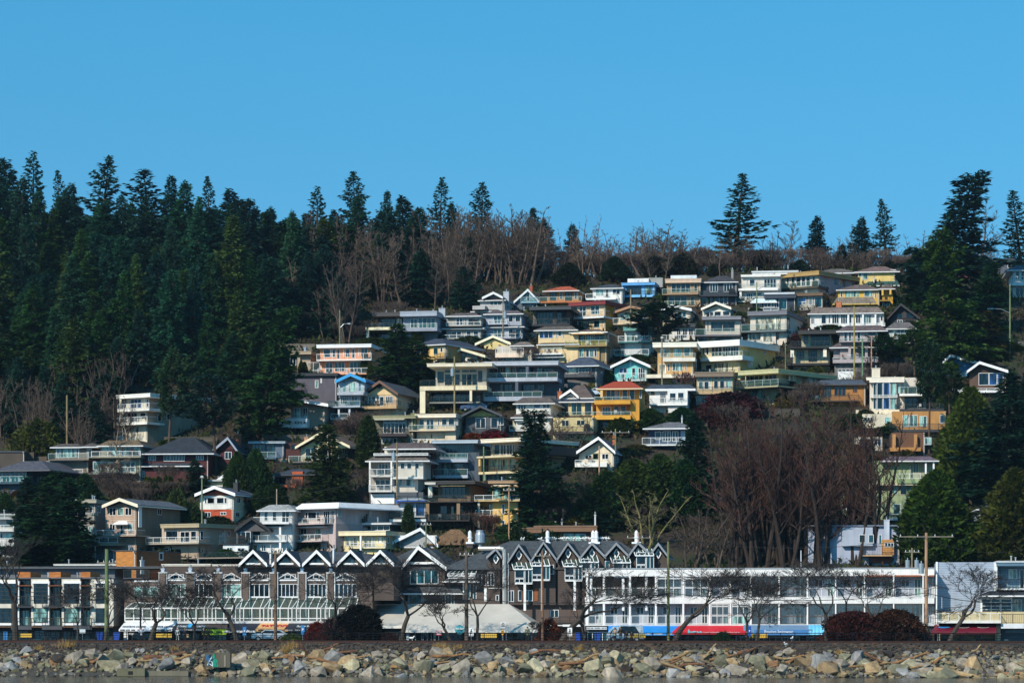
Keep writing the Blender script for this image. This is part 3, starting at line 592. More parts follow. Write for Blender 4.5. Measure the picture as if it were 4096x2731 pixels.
HS('B', 'orange brown house under a red tiled roof with dark windows', 442, 740, 262, 412, 'c08548', 's', '''
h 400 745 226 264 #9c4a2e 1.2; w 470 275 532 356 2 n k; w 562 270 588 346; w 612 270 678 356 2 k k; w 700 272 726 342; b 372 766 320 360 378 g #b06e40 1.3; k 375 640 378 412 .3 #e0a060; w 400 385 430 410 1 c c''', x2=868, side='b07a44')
HS('B', 'white bungalow with black roof left of the blue house', 872, 1150, 240, 395, 'ece8e0', 's', '''
h 850 1160 206 240 #343a42; w 900 250 976 310 1 p; d 995 252 1020 325 1; w 1058 250 1130 300 2 k w; b 803 1090 290 335 350 w #eeeeee 1.4; k 880 1050 350 395 2 #4a4a4c; w 900 360 1040 392 2 n w''', a=10)
HS('B', 'bright sky blue two storey house with dark framed doors', 1145, 1456, 208, 330, '6ab0e4', 's', '''
f 1143 1458 188 212 #58a2dc .8; k 1200 1400 150 186 3 #e8e8e8; c 1400 1530 150 186 4 #9a9a96 s; w 1190 226 1330 300 4 n #1a2f55; w 1362 218 1432 296 1 p #1a2f55; k 1095 1440 328 400 .2 #6ab0e4 foot=5
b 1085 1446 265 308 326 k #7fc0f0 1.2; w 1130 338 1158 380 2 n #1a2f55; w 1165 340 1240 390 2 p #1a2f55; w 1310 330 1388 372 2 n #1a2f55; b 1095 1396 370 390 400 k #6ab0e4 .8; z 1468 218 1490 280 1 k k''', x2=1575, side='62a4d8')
HS('B', 'tan stucco two storey house with wide glass railings at the skyline', 1570, 1888, 190, 415, 'a88a6c', 's', '''
f 1555 1892 152 190 #cdb096 .9; k 1605 1850 120 150 2 #dfe4e8; w 1612 196 1792 280 4 n c; w 1825 195 1858 270 1 n c; b 1525 1862 245 292 302 g #a08468 1.3; w 1583 316 1760 402 3 n c; w 1792 318 1828 396 1 n c; b 1548 1836 360 404 416 g #a08468 1''', x2=1945)
HS('B', 'black house with white french doors beside the tan house', 1902, 2228, 182, 400, '3c4450', 'l', '''
h 1898 2240 125 182 #38363a; w 1973 200 2050 276 3; w 2105 198 2186 276 3; c 2175 2195 75 110 3 #888888 p; b 1865 2232 265 302 318 k #2c3038 1.4; w 1880 330 1950 398 1; w 1982 322 2145 392 4''', x2=2292)
HS('B', 'mustard sided house with stone front and maroon roof band', 668, 990, 400, 622, 'd0b48c', 'b', '''
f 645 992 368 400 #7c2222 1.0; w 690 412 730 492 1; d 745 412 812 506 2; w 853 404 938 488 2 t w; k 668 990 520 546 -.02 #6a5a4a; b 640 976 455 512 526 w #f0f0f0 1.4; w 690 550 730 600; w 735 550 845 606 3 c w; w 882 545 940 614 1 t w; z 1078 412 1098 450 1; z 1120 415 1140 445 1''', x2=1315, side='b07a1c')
HS('B', 'beige gabled cottage with tan barge boards behind a utility pole', 1105, 1392, 470, 640, 'd4b890', 's', '''
g 1065 1225 1432 418 470 #d4b890 #a87c5c #6a5848 over=1.1; w 1128 480 1222 542 2 p w; w 1290 478 1358 556 2; b 1062 1372 520 576 582 w #d0b48c; k 1100 1380 582 645 1.2 #a89c90 foot=4; w 1080 588 1100 606''', a=10)
HS('B', 'cream house with shingled bands and slanted white balcony braces', 360, 740, 638, 935, 'e4c898', 's', '''
m 318 730 598 634 #544c46; w 370 642 500 713 3 b w; w 522 644 536 710; w 545 640 580 692; w 588 644 602 710; m 345 745 738 768 #544c46; k 345 660 768 860 .3 #dcc498; w 375 772 500 850 2 t w; w 520 775 575 850 2; b 288 578 806 856 866 w #e8e8e8 1.4
m 252 602 868 886 #e0e0e0 trim=#e8e8e8; w 300 892 560 934 4 n c''', a=10)
HS('B', 'brown lap sided house with white french doors and a striped awning', 615, 1004, 654, 935, '8a7654', 'l', '''
h 650 1010 626 654 #5c4a42 1.2; w 695 670 792 746 2 t c; d 804 668 876 772 3 p w; w 888 665 985 742 2 t c; k 608 935 785 935 -.4 #b89a6c s foot=4; b 608 1006 730 778 790 g #a08a5a 1.5 gl=#a0a040; w 625 815 665 896 1 t w; d 675 814 738 908 3 p w; w 745 812 790 890 1 p w; w 808 812 840 890; w 842 812 880 890 1 p w; w 888 810 912 888 1 t w; z 1010 672 1020 745 1; z 1040 815 1050 900 1; z 1062 815 1072 890 1
m 672 972 650 664 #e8dcc0 inset=.9 over=1.8 trim=#c8a070 D=1''', x2=1170, side='7e6c50')
HS('B', 'white house with teal trim mostly hidden by the spreading cedar', 1172, 1330, 640, 905, 'dadada', 's', '''
f 1160 1420 604 640 #5a9490 1.0; w 1190 670 1280 740 2 p w; b 1110 1420 688 742 752 w #5a9090; k 1130 1420 755 905 1.6 #c8ccc8 foot=4; w 1200 780 1280 860 2; b 1075 1400 815 868 880 w #5a9090; w 1320 640 1400 720 2''', a=10)
HS('B', 'pale pink gabled house with white trim above the modern white one', 1532, 1790, 452, 600, 'dccab0', 's', '''
g 1518 1612 1800 408 450 #dccab0 #f0f0f0 #6a4a42 over=1.2; w 1637 468 1752 545 3 t w; b 1640 1780 510 548 556 w #e0e0e0; w 1550 480 1590 540''', x2=1905, side='b8a08c')
HS('B', 'low white house with a flat dark roof behind the cedar top', 1590, 1832, 604, 745, 'dcd4c8', 's', '''
f 1575 1838 576 606 #3a3a40 1.0; w 1662 628 1700 715 2; w 1718 625 1762 712 2; w 1775 622 1818 692 2; b 1680 1834 680 718 728 w #d8d0c8 1; b 1430 1700 680 735 742 w #d8d0c8''', x2=1930, side='b0a89c')
HS('B', 'white gabled house with a brown roof above the grey fascia', 1905, 2168, 436, 505, 'e4dcd0', 's', '''
g 1893 2030 2172 380 438 #e8dcc0 #e8e0d0 #5c4038 over=1.2; w 1938 464 2010 502 2; w 2016 458 2080 502 1; w 2094 456 2168 500 1''', x2=2340, side='c8bcb0')
HS('B', 'pale modern house with grey roof slab and two white urns on its deck', 1932, 2262, 535, 750, 'd2c6b8', 's', '''
f 1898 2268 505 536 #7c7c84 1.2; w 1985 560 2090 642 2 n k; w 2096 558 2206 642 2 n k; c 1952 1958 565 590 -.1 #4a3a30 p name=wall_lamp; b 1838 2256 620 676 692 g #6a6a70 1.6; w 1860 704 1946 742 1; w 2030 705 2180 742 4 k k; z 2275 560 2292 620 1 n k''', x2=2350)
HS('C', 'big white modern house with long blinds behind a teal glass balcony', 238, 578, 492, 765, 'dccfc0', 's', '''
f 212 582 455 494 #6a6a74 1.0; w 290 516 522 632 6 c k; b 152 576 575 634 652 g #6a7474 1.6; k 335 478 650 765 -.5 #e0d6c8; w 212 668 330 730 4 c k; w 358 660 448 748 1 c w; w 484 660 506 725 1 n k; z 580 514 606 612 1 n k; z 748 530 765 565 1 n k; b 180 335 730 760 768 g #888888''', x2=792, side='d0c4b8')
HS('B', 'tan two storey house banded with white fascias, beside the turquoise cottage', 1482, 1818, 795, 1145, 'd0a468', 's', '''
f 1436 1850 750 795 #f0ead8 1.2; w 1505 808 1600 886 1 c; w 1635 810 1712 886 2 p w; w 1728 802 1793 878 1 p w; b 1535 1836 852 893 928 g #f0e8d8 1.2; w 1495 955 1562 1046 1 c w; w 1578 950 1599 1022; w 1622 944 1716 1019 3 p w; w 1740 945 1757 1016 1
b 1368 1832 1046 1050 1084 g #f0e4cc 1.8; w 1625 1098 1715 1132 3; k 1460 1818 1084 1145 .9 #c89c68 foot=4''', x2=1908, side='a87438')
HS('B', 'large pale yellow house with heavy white roof bands and a glazed corner', 1895, 2258, 790, 1045, 'ecd49c', 's', '''
f 1852 2254 735 790 #f4f2ec 1.3; w 1910 800 1928 866 1; w 1940 800 1966 868; w 1990 790 2090 882 3; w 2096 790 2246 880 6; b 1962 2280 836 880 922 g #f4f0e4 1.6; b 1886 1990 892 894 926 s #f4f0e4 1.2; w 1935 960 1996 1036 1; w 2012 942 2152 1032 4 c #e8e0c8; b 1822 2240 1000 1036 1044 g #c8b48c 1.4
z 2330 930 2370 985 2 p w; z 2475 820 2500 860 3; z 2480 990 2500 1015 2''', x2=2640, side='dcc07c')
HS('E', 'cream and brown three storey house with tall paned windows below the pale yellow house', 1850, 2190, 132, 440, 'cdb488', 's', '''
f 1832 2196 86 132 #7c6a58 1.0; w 1868 140 1912 162 2; w 1918 140 1990 162 2; w 2010 134 2056 158 1; w 2066 132 2112 156; w 2124 130 2172 152; w 1868 175 1912 250 1 p w; w 1920 175 1966 250 1; w 1970 170 1992 255 1 c w; w 2010 170 2054 246 1; w 2066 168 2112 244; w 2124 166 2174 240 1 p w
b 1818 2178 225 282 296 k #b89c78 1.6; w 1845 310 1890 392 1 p w; d 1900 310 1972 406 3; w 2016 304 2100 370 1; b 1835 2015 366 428 438 r #8a5a48 1.3; k 1850 2180 438 500 1 #9a8468 foot=4; w 1885 452 1936 475 2''', x2=2250, side='b09c7c')
HS('C', 'long pale olive house with flat roof and umbrella on its deck', 130, 500, None, 1300, 'bcb48c', 's', '''
k 190 500 1050 1135 1.4 #c4bc94; f 122 502 1008 1050 #c0ba8c 1.4; w 196 1056 360 1132 4 t c; w 375 1052 490 1130 3 n c; b 60 500 1106 1165 1180 g #aaa484 2.4 back=5; k 150 520 1180 1300 1.2 #a8a084 foot=4; w 245 1190 360 1280 3 p c; z 598 1060 662 1115 4 c c; z 775 1075 872 1160 4 p c''', x2=1070, side='a8a488')
HS('B', 'small turquoise gabled cottage with white trim', 1076, 1382, 985, 1112, '78d0cc', 'v', '''
g 1040 1226 1412 898 984 #78d0cc #f4f4f4 #5a6470 over=1.3 wk=v; c 1220 1234 905 925 -.05 #d8e8e8 p name=gable_vent; w 1122 992 1196 1040 2 b w; w 1135 1045 1180 1090 1 p w; w 1240 990 1275 1060 1; w 1300 990 1365 1088 3 k w; b 1105 1372 1040 1104 1114 w #d8e4e0 1.2''', x2=1482, side='4c8a8c')
HS('B', 'low slate house with dark hipped roof right of the curved balconies', 566, 912, 968, 1176, '5c6068', 's', '''
h 562 932 890 970 #3e4654 1.2; w 620 978 740 1046 4 c w; w 742 975 862 1036 4 n w; b 545 876 1035 1072 1082 k #2c2e34 1.3; k 630 870 1082 1200 1.2 #5a6068 foot=3; w 620 1110 745 1165 3 t k; w 752 1104 792 1150 1; p 562 1082 1170 .4 -1.0 #8a8f98; z 945 1025 958 1042 1 p w''', x2=1100, side='6e6e72')
# top right
HS('C', 'white two storey house with rounded parapet at the skyline', 155, 520, 132, 370, 'dcd2c6', 's', '''
f 150 522 112 132 #eeeae2 .8; k 255 690 84 112 4 #eeeae4; f 250 690 78 90 #eeeeee .2 v=3.8; w 202 160 214 208; w 230 158 282 220 1; w 296 158 306 206; w 366 155 482 238 4; b 120 500 198 240 262 g #eeeae4 1.4; p 146 262 340 .4 -1.1 #e8e4e0; w 200 288 260 345 3 n w; w 262 285 346 310 2; b 102 300 322 362 372 g #d8d4cc''', a=8)
HS('C', 'long house with tan fascia, teal glass doors and a pink side wall', 522, 880, 128, 280, 'd8ccb4', 's', '''
f 522 884 90 130 #ac8a52 1.0; w 580 134 605 220 1 t w; w 625 132 660 224 1 t w; w 672 132 714 224 1 n w; w 722 132 758 222 1 n w; w 764 130 804 222 1 t w; w 822 128 850 210 1 t w; b 470 878 184 234 252 g #4a4438 1.3; k 485 870 250 285 .5 #e0b478; z 1020 148 1060 218 2; z 1074 150 1094 210 1; z 1110 158 1128 220 1 k b; z 884 130 896 212 1''', x2=1312, side='d0aca8')
HS('C', 'far low house with a brown hipped roof and brick chimney', 830, 1190, 95, 160, 'b8b0a4', 's', '''h 800 1255 60 98 #5c5450; c 792 815 52 75 3 #b06040''', a=8)
HS('C', 'pale yellow house with reddish brown roof at the far skyline', 1250, 1600, 85, 215, 'dcc078', 's', '''h 1215 1645 38 86 #6a5450 trim=#e8e8e8; w 1255 96 1285 135 1 t w; w 1290 92 1345 160 1 p w; w 1362 92 1384 112; w 1560 66 1610 96 1 c w''', a=8)
HS('C', 'dark green shingled roof with a white dormer', 1340, 1640, None, 225, '355', 's', '''
m 1300 1660 96 215 #2c4a48 inset=6 over=.2; k 1455 1600 138 180 1.0 #e8e8e0; w 1515 140 1560 176 2 p w; c 1395 1405 150 205 -.5 #cccccc p''', a=8)
HS('C', 'bright yellow two storey house with brown shingle skirts near the big fir', 1062, 1452, 252, 420, 'd8ac48', 's', '''
h 1046 1456 208 254 #5a4c48; w 1085 270 1105 328; w 1126 268 1262 326 5 p #d8c890; w 1308 262 1388 322 1 p w; w 1406 262 1422 335 1; m 1012 1424 328 388 #766c62 inset=.8 trim=#d8b458; k 1478 1580 250 420 .8 #d0a040; w 1480 375 1555 415 2; b 1455 1552 308 352 362 r #a8843c; p 1482 250 310 .35 -.8 #d8b050; p 1556 246 300 .35 -.8 #d8b050; m 1440 1600 210 246 #5a4c48''', a=8)
HS('C', 'dark navy house with white window frames behind a lamp pole', 260, 662, 330, 462, '2c3848', 'l', '''
f 368 668 300 334 #2c3646 .8; f 370 655 282 296 #e0e4ea .5; w 365 345 432 420 2; w 436 345 486 420 2; w 504 342 582 442 1 t w; w 318 385 344 425; m 240 490 338 372 #b8c8cc inset=.8 trim=#e8e8e8 D=1; b 218 502 425 450 458 w #c8c8cc; b 605 670 395 445 455 k #2c3444''', x2=672, a=9)
HS('C', 'brown flat roofed house with stone cladding', 672, 918, 310, 450, 'a09a8c', 'b', '''
f 652 920 285 312 #6a4e34 .9; w 690 330 762 372 1 b w; w 690 372 762 393 2 b w; w 784 322 824 400 3; w 842 320 914 420 1 t w; b 670 900 420 442 452 k #6a6460''', x2=1065, side='5c5044')
HS('C', 'long white house with a brown shingle mansard roof', 800, 1495, 478, 645, 'e6e2dc', 's', '''
m 778 1490 420 476 #6a5e58 inset=1.2; c 1045 1095 372 425 3 #b06a44; w 806 520 842 578 3; w 905 490 952 576 1; w 972 490 990 572; w 1006 488 1072 575 3; w 1088 488 1152 575 3; w 1170 488 1192 570; w 1228 492 1275 572 2; w 1304 488 1376 572 3 p w; w 1424 500 1456 570 2; w 1462 500 1486 550; b 832 1506 570 592 602 w #eeeeee 1.2
p 1160 478 590 .3 -.7 #e8e8e8; p 1298 478 590 .3 -.7 #e8e8e8; p 1415 478 590 .3 -.7 #e8e8e8''', a=8)
HS('C', 'dark brown steep gabled house beside the big tree', 1560, 1815, 520, 595, '3c3436', 'w', '''
g 1528 1655 1830 395 530 #3c3436 #2c2626 #38302e over=1.2 wk=w; w 1618 480 1672 530 1 n #4a4444; w 1704 470 1780 522 1 n k; w 1620 540 1670 566 2 n w; w 1700 540 1780 562 2 n k''', a=8)
HS('C', 'dark modern house with cream walls and two rows of black glass doors', 722, 1000, None, 1042, 'd8c8a4', 's', '''
k 720 1000 670 790 1.3 #cfc4a4; k 640 985 805 1035 1.0 #dccaa4 foot=4; f 688 1082 636 670 #2c2826 1.4; w 742 690 780 760 1 n k; w 806 684 985 782 6 n k; b 612 1012 735 790 806 k #2a2a2c 1.6 back=4; w 675 830 745 906 2 n k; w 786 824 866 932 3 n k; w 900 820 935 910 1 c k; p 632 822 890 .6 -1.2 #ece0c8; p 940 808 890 .6 -1.2 #ece0c8; b 583 985 888 944 966 k #262628 1.5 back=4; w 640 990 740 1030 2 k k; w 770 990 860 1030 2 k k''', x2=1095, side='c0ae88')
HS('C', 'mauve house with stepped brown shingle roofs and a white garage door', 1080, 1438, 640, 1102, 'a89a9a', 's', '''
m 1048 1530 592 642 #544848; w 1118 650 1152 742 1; w 1162 650 1190 740; w 1242 648 1276 740; w 1350 645 1412 680 1 n k; b 1075 1412 712 738 746 g #a89a9a 1.0; m 983 1446 750 795 #4c4244; k 1020 1410 795 900 .5 #9a8e90; w 1078 800 1180 905 3 n k; w 1235 800 1330 900 3 n k; p 1172 795 890 .45 -1 #a89a9a; p 1330 795 890 .45 -1 #a89a9a; b 1014 1440 890 908 942 g #b0a4a6 1.2
k 1030 1400 960 1100 -.2 #6a6664 b foot=3; w 1062 1002 1212 1026 4; k 1062 1212 1026 1098 -.35 #e0e0e0 p name=garage_door''', a=9)
HS('C', 'grey shingled house with white railed balcony left of the evergreen', 1540, 1790, 618, 765, '8c8c8c', 's', '''
m 1508 1800 562 620 #5a5656; w 1565 630 1610 712 2 c w; w 1615 625 1722 712 3 t w; w 1735 625 1770 700 1; b 1488 1766 664 712 720 w #8a8a8a 1.3; m 1446 1810 715 758 #5a5656''', a=8)
HS('G', 'cream house with a curved glass bay and white ridged skylight', 900, 1228, 300, 610, 'e0d4c4', 's', '''
f 868 1225 254 280 #ece0cc .3; f 898 1226 276 302 #f0e6d8 1.6; c 920 998 176 256 2 #e8dac4 s; w 932 308 962 556 1 t w v=-1.0; w 968 306 1022 556 1 n w v=-1.3; w 1028 305 1088 556 1 b w v=-1.4; w 1094 305 1150 556 1 p w v=-1.2; w 1162 305 1190 405 1 p w v=-.6; w 1200 305 1224 400 1 p w; b 905 1160 420 440 446 w #e8e4dc 1.6; k 1228 1400 258 340 3 #d8ccbc; b 1180 1420 345 408 430 g #f0f0ec 1.5 back=4; k 1200 1430 430 560 1.0 #8a9090; w 1210 440 1400 545 4 k k; b 1140 1600 505 550 575 k #30323a 1.5 back=4
b 770 1180 560 578 605 s #e8d8bc 1.6 back=4''', a=8, D=14)
HS('G', 'ochre flat house under a dark curved roof behind the bare poplars', 430, 862, 320, 520, 'a8733c', 's', '''
m 382 872 280 322 #3c4450 inset=1 trim=#4a4038; w 456 338 540 442 4 t #8a5a30; w 566 338 676 432 3 n #8a5a30; w 740 334 782 400 2 n #8a5a30; b 345 800 420 470 485 k #4a3a30''', a=6)
HS('G', 'brown terrace house with wide cream windows and black railings behind the leaning evergreen', 1110, 1620, 575, 800, 'b8864c', 's', '''
w 1210 612 1268 722 1 p w; w 1275 610 1350 720 2 p w; w 1370 620 1440 715 2 p w; b 1090 1640 690 745 770 k #3c3a3c 1.6; k 830 1110 600 730 .6 #dcd0b8; w 850 630 930 670 3; w 1040 628 1100 690 1 p w; w 1560 610 1600 690 2''', a=6)
HS('G', 'lower brown terrace with timber posts below the black railings', 1105, 1420, 775, 990, '6c4a34', 's', '''
k 1100 1420 780 920 1.2 #5a4034; p 1130 790 915 .5 -1 #b8844c; p 1332 790 915 .5 -1 #b8844c; w 1200 805 1330 912 4 p w; b 1090 1382 912 914 950 s #b07c44 1.4; w 1415 820 1480 890 2 p w; k 760 1020 815 980 1.5 #b8ac98; w 800 830 1010 900 6; k 1100 1400 955 1000 .8 #4a3c34 foot=4''', a=5)
HS('G', 'dark shingled gable house with bright white window trim on the far right', 1840, 2185, 205, 420, '5c4438', 'l', '''
g 1815 1935 2200 120 207 #5a4238 #f0f0f0 #3c4450 over=1.3; w 1925 214 2020 330 1; w 2024 214 2098 330 1 b w; w 2102 214 2158 318 1 b w; b 1680 2160 358 380 400 w #e8e8e8; w 2190 225 2215 325''', a=9)
HS('G', 'blue gabled cottage with white trim behind pine branches', 1600, 1880, 148, 240, '3c7aa4', 'l', '''
g 1542 1664 1990 55 150 #3c7aa4 #f0f0f0 #a06a44 over=1.2 wk=l; k 1390 1560 195 330 .5 #c4d4dc; w 1420 230 1540 320 2 t w; k 1560 1740 240 400 1 #7c5838''', a=8)
HS('M', 'pale green three storey house behind the brown poplars', 900, 1290, 98, 660, '9caa80', 's', '''
m 1000 1550 58 98 #5a4a54 over=1.4; k 1010 1500 100 290 .5 #a8a88c; w 1020 120 1150 265 4; w 1170 130 1220 230 1 n c; w 1230 125 1300 230 1 t c; w 1310 125 1360 215 2 n c; p 1428 100 300 .25 -1.1 #eeeeee; p 1502 100 250 .25 -1.1 #eeeeee; b 1165 1380 218 270 310 w #9cae80 1.2; b 900 1380 308 310 330 s #c8c0a0 1; w 1110 335 1165 420 1 p c; w 1185 332 1248 420 1 n c; w 900 370 950 440 1 n c; w 905 560 970 635 1 k c; w 1120 505 1190 600 1 p w; b 1060 1240 600 640 660 w #d0d8d8; k 600 900 430 690 1 #8c9a74 foot=4; w 640 470 760 560 3''', a=5)
HS('M', 'pale blue stucco house with white chimney and timber deck', 320, 1180, 712, 1060, 'a8b0c4', 's', '''
f 300 1190 704 714 #8a94ac .5; k 80 600 700 900 2 #c0c8d4; k 640 930 725 900 -.8 #b0b8c8; c 1036 1086 660 840 -.6 #c4ccdc s; w 800 792 860 872 1 t w; w 888 792 938 872 1 t w; w 985 792 1014 880 1 t w; w 460 740 600 870 3 p w; k 1015 1130 840 985 -1.0 #b8844c w; w 1040 868 1128 910 3; b 838 1112 898 985 996 r #c49a6c 2.2; k 890 1110 998 1060 -.4 #7c3c28 w''', a=4)
HS('Z', 'white house at the far right edge with teal windows', 4052, 4110, 1080, 1190, 'e0dcd4', 's', '''h 4030 4120 1062 1080 #444c58; w 4062 1085 4078 1115 1; w 4084 1082 4110 1120 2 t w; b 4045 4120 1105 1132 1142 w #e8e8e8; w 4062 1150 4110 1180 3''', a=5)
HS('Z', 'dark low house at the skyline by the right edge', 3985, 4100, 1045, 1085, '5c6472', 's', '''f 3950 4110 1034 1048 #444a58; w 4030 1050 4060 1072 2''', a=5)
HS('Z', 'maroon cottage glimpsed behind the tall evergreen', 3800, 3880, 1075, 1120, '5c2426', 's', '''h 3780 3900 1055 1076 #3c3436; w 3850 1080 3878 1095 2''', a=5)
HS('Z', 'grey house with dark pitched roof low on the far right', 3915, 3990, 2035, 2200, '8c96a4', 's', '''h 3905 4010 2015 2035 #2c3a48; w 3920 2070 3945 2105 2; f 3900 4000 2110 2116 #d8d8d8''', a=5)
# middle band
HS('A', 'dark grey sided house with flat roof behind the two gabled cottages', 190, 582, 945, 1240, '5a5660', 'l', '''f 178 590 922 946 #2e3036 .6; w 376 990 409 1062 1 p w; w 427 972 442 1015 1 c w; w 562 980 576 1020 1; k 100 195 940 1110 1.5 #26282e; b 60 250 1020 1075 1085 k #2a2c32''', a=6)
HS('D', 'taupe gabled house with white trim and two square windows', 235, 542, 165, 262, '9a8a74', 'l', '''
g 192 370 586 118 166 #9a8a74 #f4f4f4 #50565e over=1.3; g 380 500 660 85 130 #dccca4 #f0f0f0 #50565e v=5 over=.5; w 283 180 363 256 2 p w; w 404 174 488 256 2 p w''', a=8)
HS('D', 'low taupe house with white porch and double white garage doors', 150, 470, 285, 500, '988a78', 'l', '''
g 50 215 496 240 288 #a09078 #f4f4f4 #9c6c40 over=1.5; w 180 305 240 400 2 p w; w 262 305 310 390 2 n w; b 120 300 396 404 412 w #e0e0e0; k 38 302 410 496 -2.2 #e8e6e4 p; w 180 428 292 462 4 n w; w 60 430 150 462 4 n w''', a=8)
HS('D', 'pale blue house with bright blue barge boards', 590, 842, None, 440, 'b4bcc8', 'l', '''
k 596 842 30 190 .0 #b8c0ca l; k 600 800 190 300 .8 #a8b2c0 l; k 530 800 300 440 2.0 #6c7686 foot=4; g 572 710 850 -4 60 #b8c0ca #2a9ad8 #34383e over=1.1 wk=l tw=.4; w 640 64 662 150 1 p #3c7a9c; w 690 66 760 158 3 p w; w 788 64 806 145 1 p #3c7a9c; b 585 832 116 162 186 g #b4bcc8 1.3; w 615 202 690 272 4; w 720 196 778 255 2; b 490 800 240 292 304 g #a8b2be 1.8; p 600 304 420 .3 -1.4 #c8ccd4; p 700 304 410 .3 -1.4 #c8ccd4
w 570 318 600 400 1 k k; w 630 320 690 400 2; b 522 682 360 408 420 w #b0b8c2 1.6''', x2=965)
HS('D', 'cream gabled house with brown trim and a dark shingle roof', 838, 1148, 185, 392, 'ccb08c', 's', '''
g 806 982 1152 64 186 #e8cc9c #6a4838 #3e444c over=1.2; w 974 84 1006 130 2 n b; w 858 200 875 264 1; w 882 200 905 266 1; w 910 200 950 262; w 956 200 976 262; d 984 200 1026 290 1 n w; w 1040 198 1110 262 4; b 803 1142 240 290 316 k #b89870 1.6; k 835 1130 316 392 .8 #ac9478 foot=4; w 870 322 916 372 2; w 1056 322 1082 375 1 c k''', x2=1362, side='c8bca4')
HS('D', 'olive flat house with a white framed glass sunroom', 945, 1300, 405, 650, '6c6450', 's', '''
f 922 1322 378 408 #8a8460 .9; f 935 1215 408 420 #d0c8b0 1.5; w 1018 420 1236 446 3; w 1018 448 1236 545 6 n w; b 972 1236 500 552 575 k #3a3034 1.6; w 1005 590 1150 645 4; c 1278 1320 365 420 .2 #8c8850 s''', a=10)
HS('D', 'cream stucco house with a wide white balcony and covered table', 1335, 1700, 398, 640, 'd8c4a8', 's', '''
f 1318 1702 365 398 #ecdcc4 .9; w 1356 414 1406 482 1; d 1422 414 1496 512 2; w 1530 410 1548 478; w 1568 408 1620 478 1; w 1630 406 1690 478; b 1258 1692 466 516 524 g #e0ccb0 1.6; k 1300 1600 524 640 1 #d4c0a4 foot=4; k 1600 1700 524 640 -.6 #dcc8ac foot=4; w 1305 550 1425 602 3 p w; d 1448 550 1502 620 2 p w; w 1520 544 1580 612 1; w 1705 408 1722 470; b 1275 1500 600 632 640 w #dcd4c0; z 1758 450 1775 470 1 c k; z 1728 550 1742 595 1''', x2=1855, side='d0b89c')
HS('D', 'dark house with a pale yellow soffit gable and smoked glass balcony', 1795, 2130, 385, 605, '50545c', 'l', '''
g 1752 1930 2134 300 390 #dcc87c #3c4048 #343a44 over=1.8 tw=.15; w 1888 402 1982 502 2; w 2030 400 2095 498 1; w 2100 398 2150 470 1; b 1785 2150 480 542 552 k #34363a 1.6; k 1800 2100 550 610 1 #5a5450 foot=4; w 1870 560 1970 600 2 n w; z 2190 420 2200 490 1''', x2=2225)
HS('E', 'white house with brown shingle skirts and bay windows', 152, 478, 380, 640, 'e6e2da', 's', '''
m 122 516 326 382 #544a46 inset=1.4; w 168 390 246 441 3; w 286 385 300 435; w 316 380 380 433 1 b w; w 400 380 470 433 2; m 102 492 452 512 #4c4240 inset=1.6; k 120 480 512 645 .6 #c8c4a4 foot=4; w 165 538 258 592 2 t w; m 140 258 520 536 #2c6a5c inset=.6 D=1; b 86 275 590 634 644 w #dcdcd8 1.5''', a=10)
HS('E', 'steep shingled house with yellow posts and broad glass, brick chimney at its left', 545, 872, 365, 520, 'dcc48c', 's', '''
h 572 880 212 332 #544844 .2; g 560 664 736 264 332 #e6e2dc #f2f2f2 #544844 over=.9; m 500 906 330 366 #343c4a inset=1; c 540 582 276 336 1 #a85c38; w 574 375 646 492 1 n c; w 670 375 770 492 2 t c; w 795 374 868 490 1 n c; b 478 880 462 498 516 g #4a4038 1.6''', a=9)
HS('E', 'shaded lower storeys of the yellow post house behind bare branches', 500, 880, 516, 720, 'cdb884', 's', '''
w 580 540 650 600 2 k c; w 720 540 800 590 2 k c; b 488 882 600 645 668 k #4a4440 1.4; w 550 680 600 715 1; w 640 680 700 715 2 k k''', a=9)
HS('E', 'golden yellow three storey house with a red clay tile roof', 905, 1310, None, 665, 'd89a38', 's', '''
k 960 1310 248 400 .8 #dca040; k 905 1225 395 540 1.6 #d49838; k 1225 1310 350 665 -.3 #d49838 foot=4; k 905 1230 535 665 1.8 #c89038 foot=4; m 904 1342 178 242 #9c3e24 inset=2.6 over=1.3 trim=#ecd8b0 kind=t; w 1000 258 1084 352 2 n w; w 1092 258 1126 350 2; w 1152 252 1200 346 1; w 1216 250 1268 346; w 1314 250 1334 336 1
b 888 1226 320 352 390 g #dca038 1.8 back=4; w 962 415 1042 492 3; w 1042 412 1054 485; w 1070 408 1120 486 1; w 1132 406 1188 484; b 866 1228 460 494 534 g #dca038 1.8 back=4; w 940 555 1015 612 3; w 1050 550 1100 604 1 p w; b 878 1030 605 655 665 r #a87830; p 955 262 330 .4 -1.2 #dcb878''', x2=1398, side='c88a28')
HS('E', 'small white house with a dark flat roof beside the golden house', 1405, 1765, 255, 470, 'e8e6e2', 's', '''
m 1368 1836 206 246 #343e4c inset=1 trim=#f0f0f0 th=.35; w 1418 262 1456 306 1 n #b08030; k 1575 1765 255 470 -.9 #eceae6; w 1595 284 1655 352 1 n w; w 1672 280 1730 350 1 n w; w 1505 284 1562 378 3; b 1405 1762 330 388 402 w #f0f0ee 1.5; w 1425 425 1450 450; z 1785 275 1800 350 1''', x2=1836, side='b0b4b8')
HS('E', 'navy blue house with white windows and a white railed deck', 1396, 1748, 622, 810, '2c405c', 'v', '''
h 1345 1826 560 616 #5c5c60 1.6 trim=#f0f0f0; w 1458 648 1516 724 1; d 1530 645 1606 742 3; w 1620 645 1678 742 2; k 1700 1740 640 760 -.05 #8ca8c4; b 1336 1742 703 770 780 w #f0f0f0 1.8 back=5; k 1450 1740 780 860 2 #48525c foot=4; w 1500 800 1560 856 2; c 1706 1716 528 570 4 #cccccc p''', a=9)
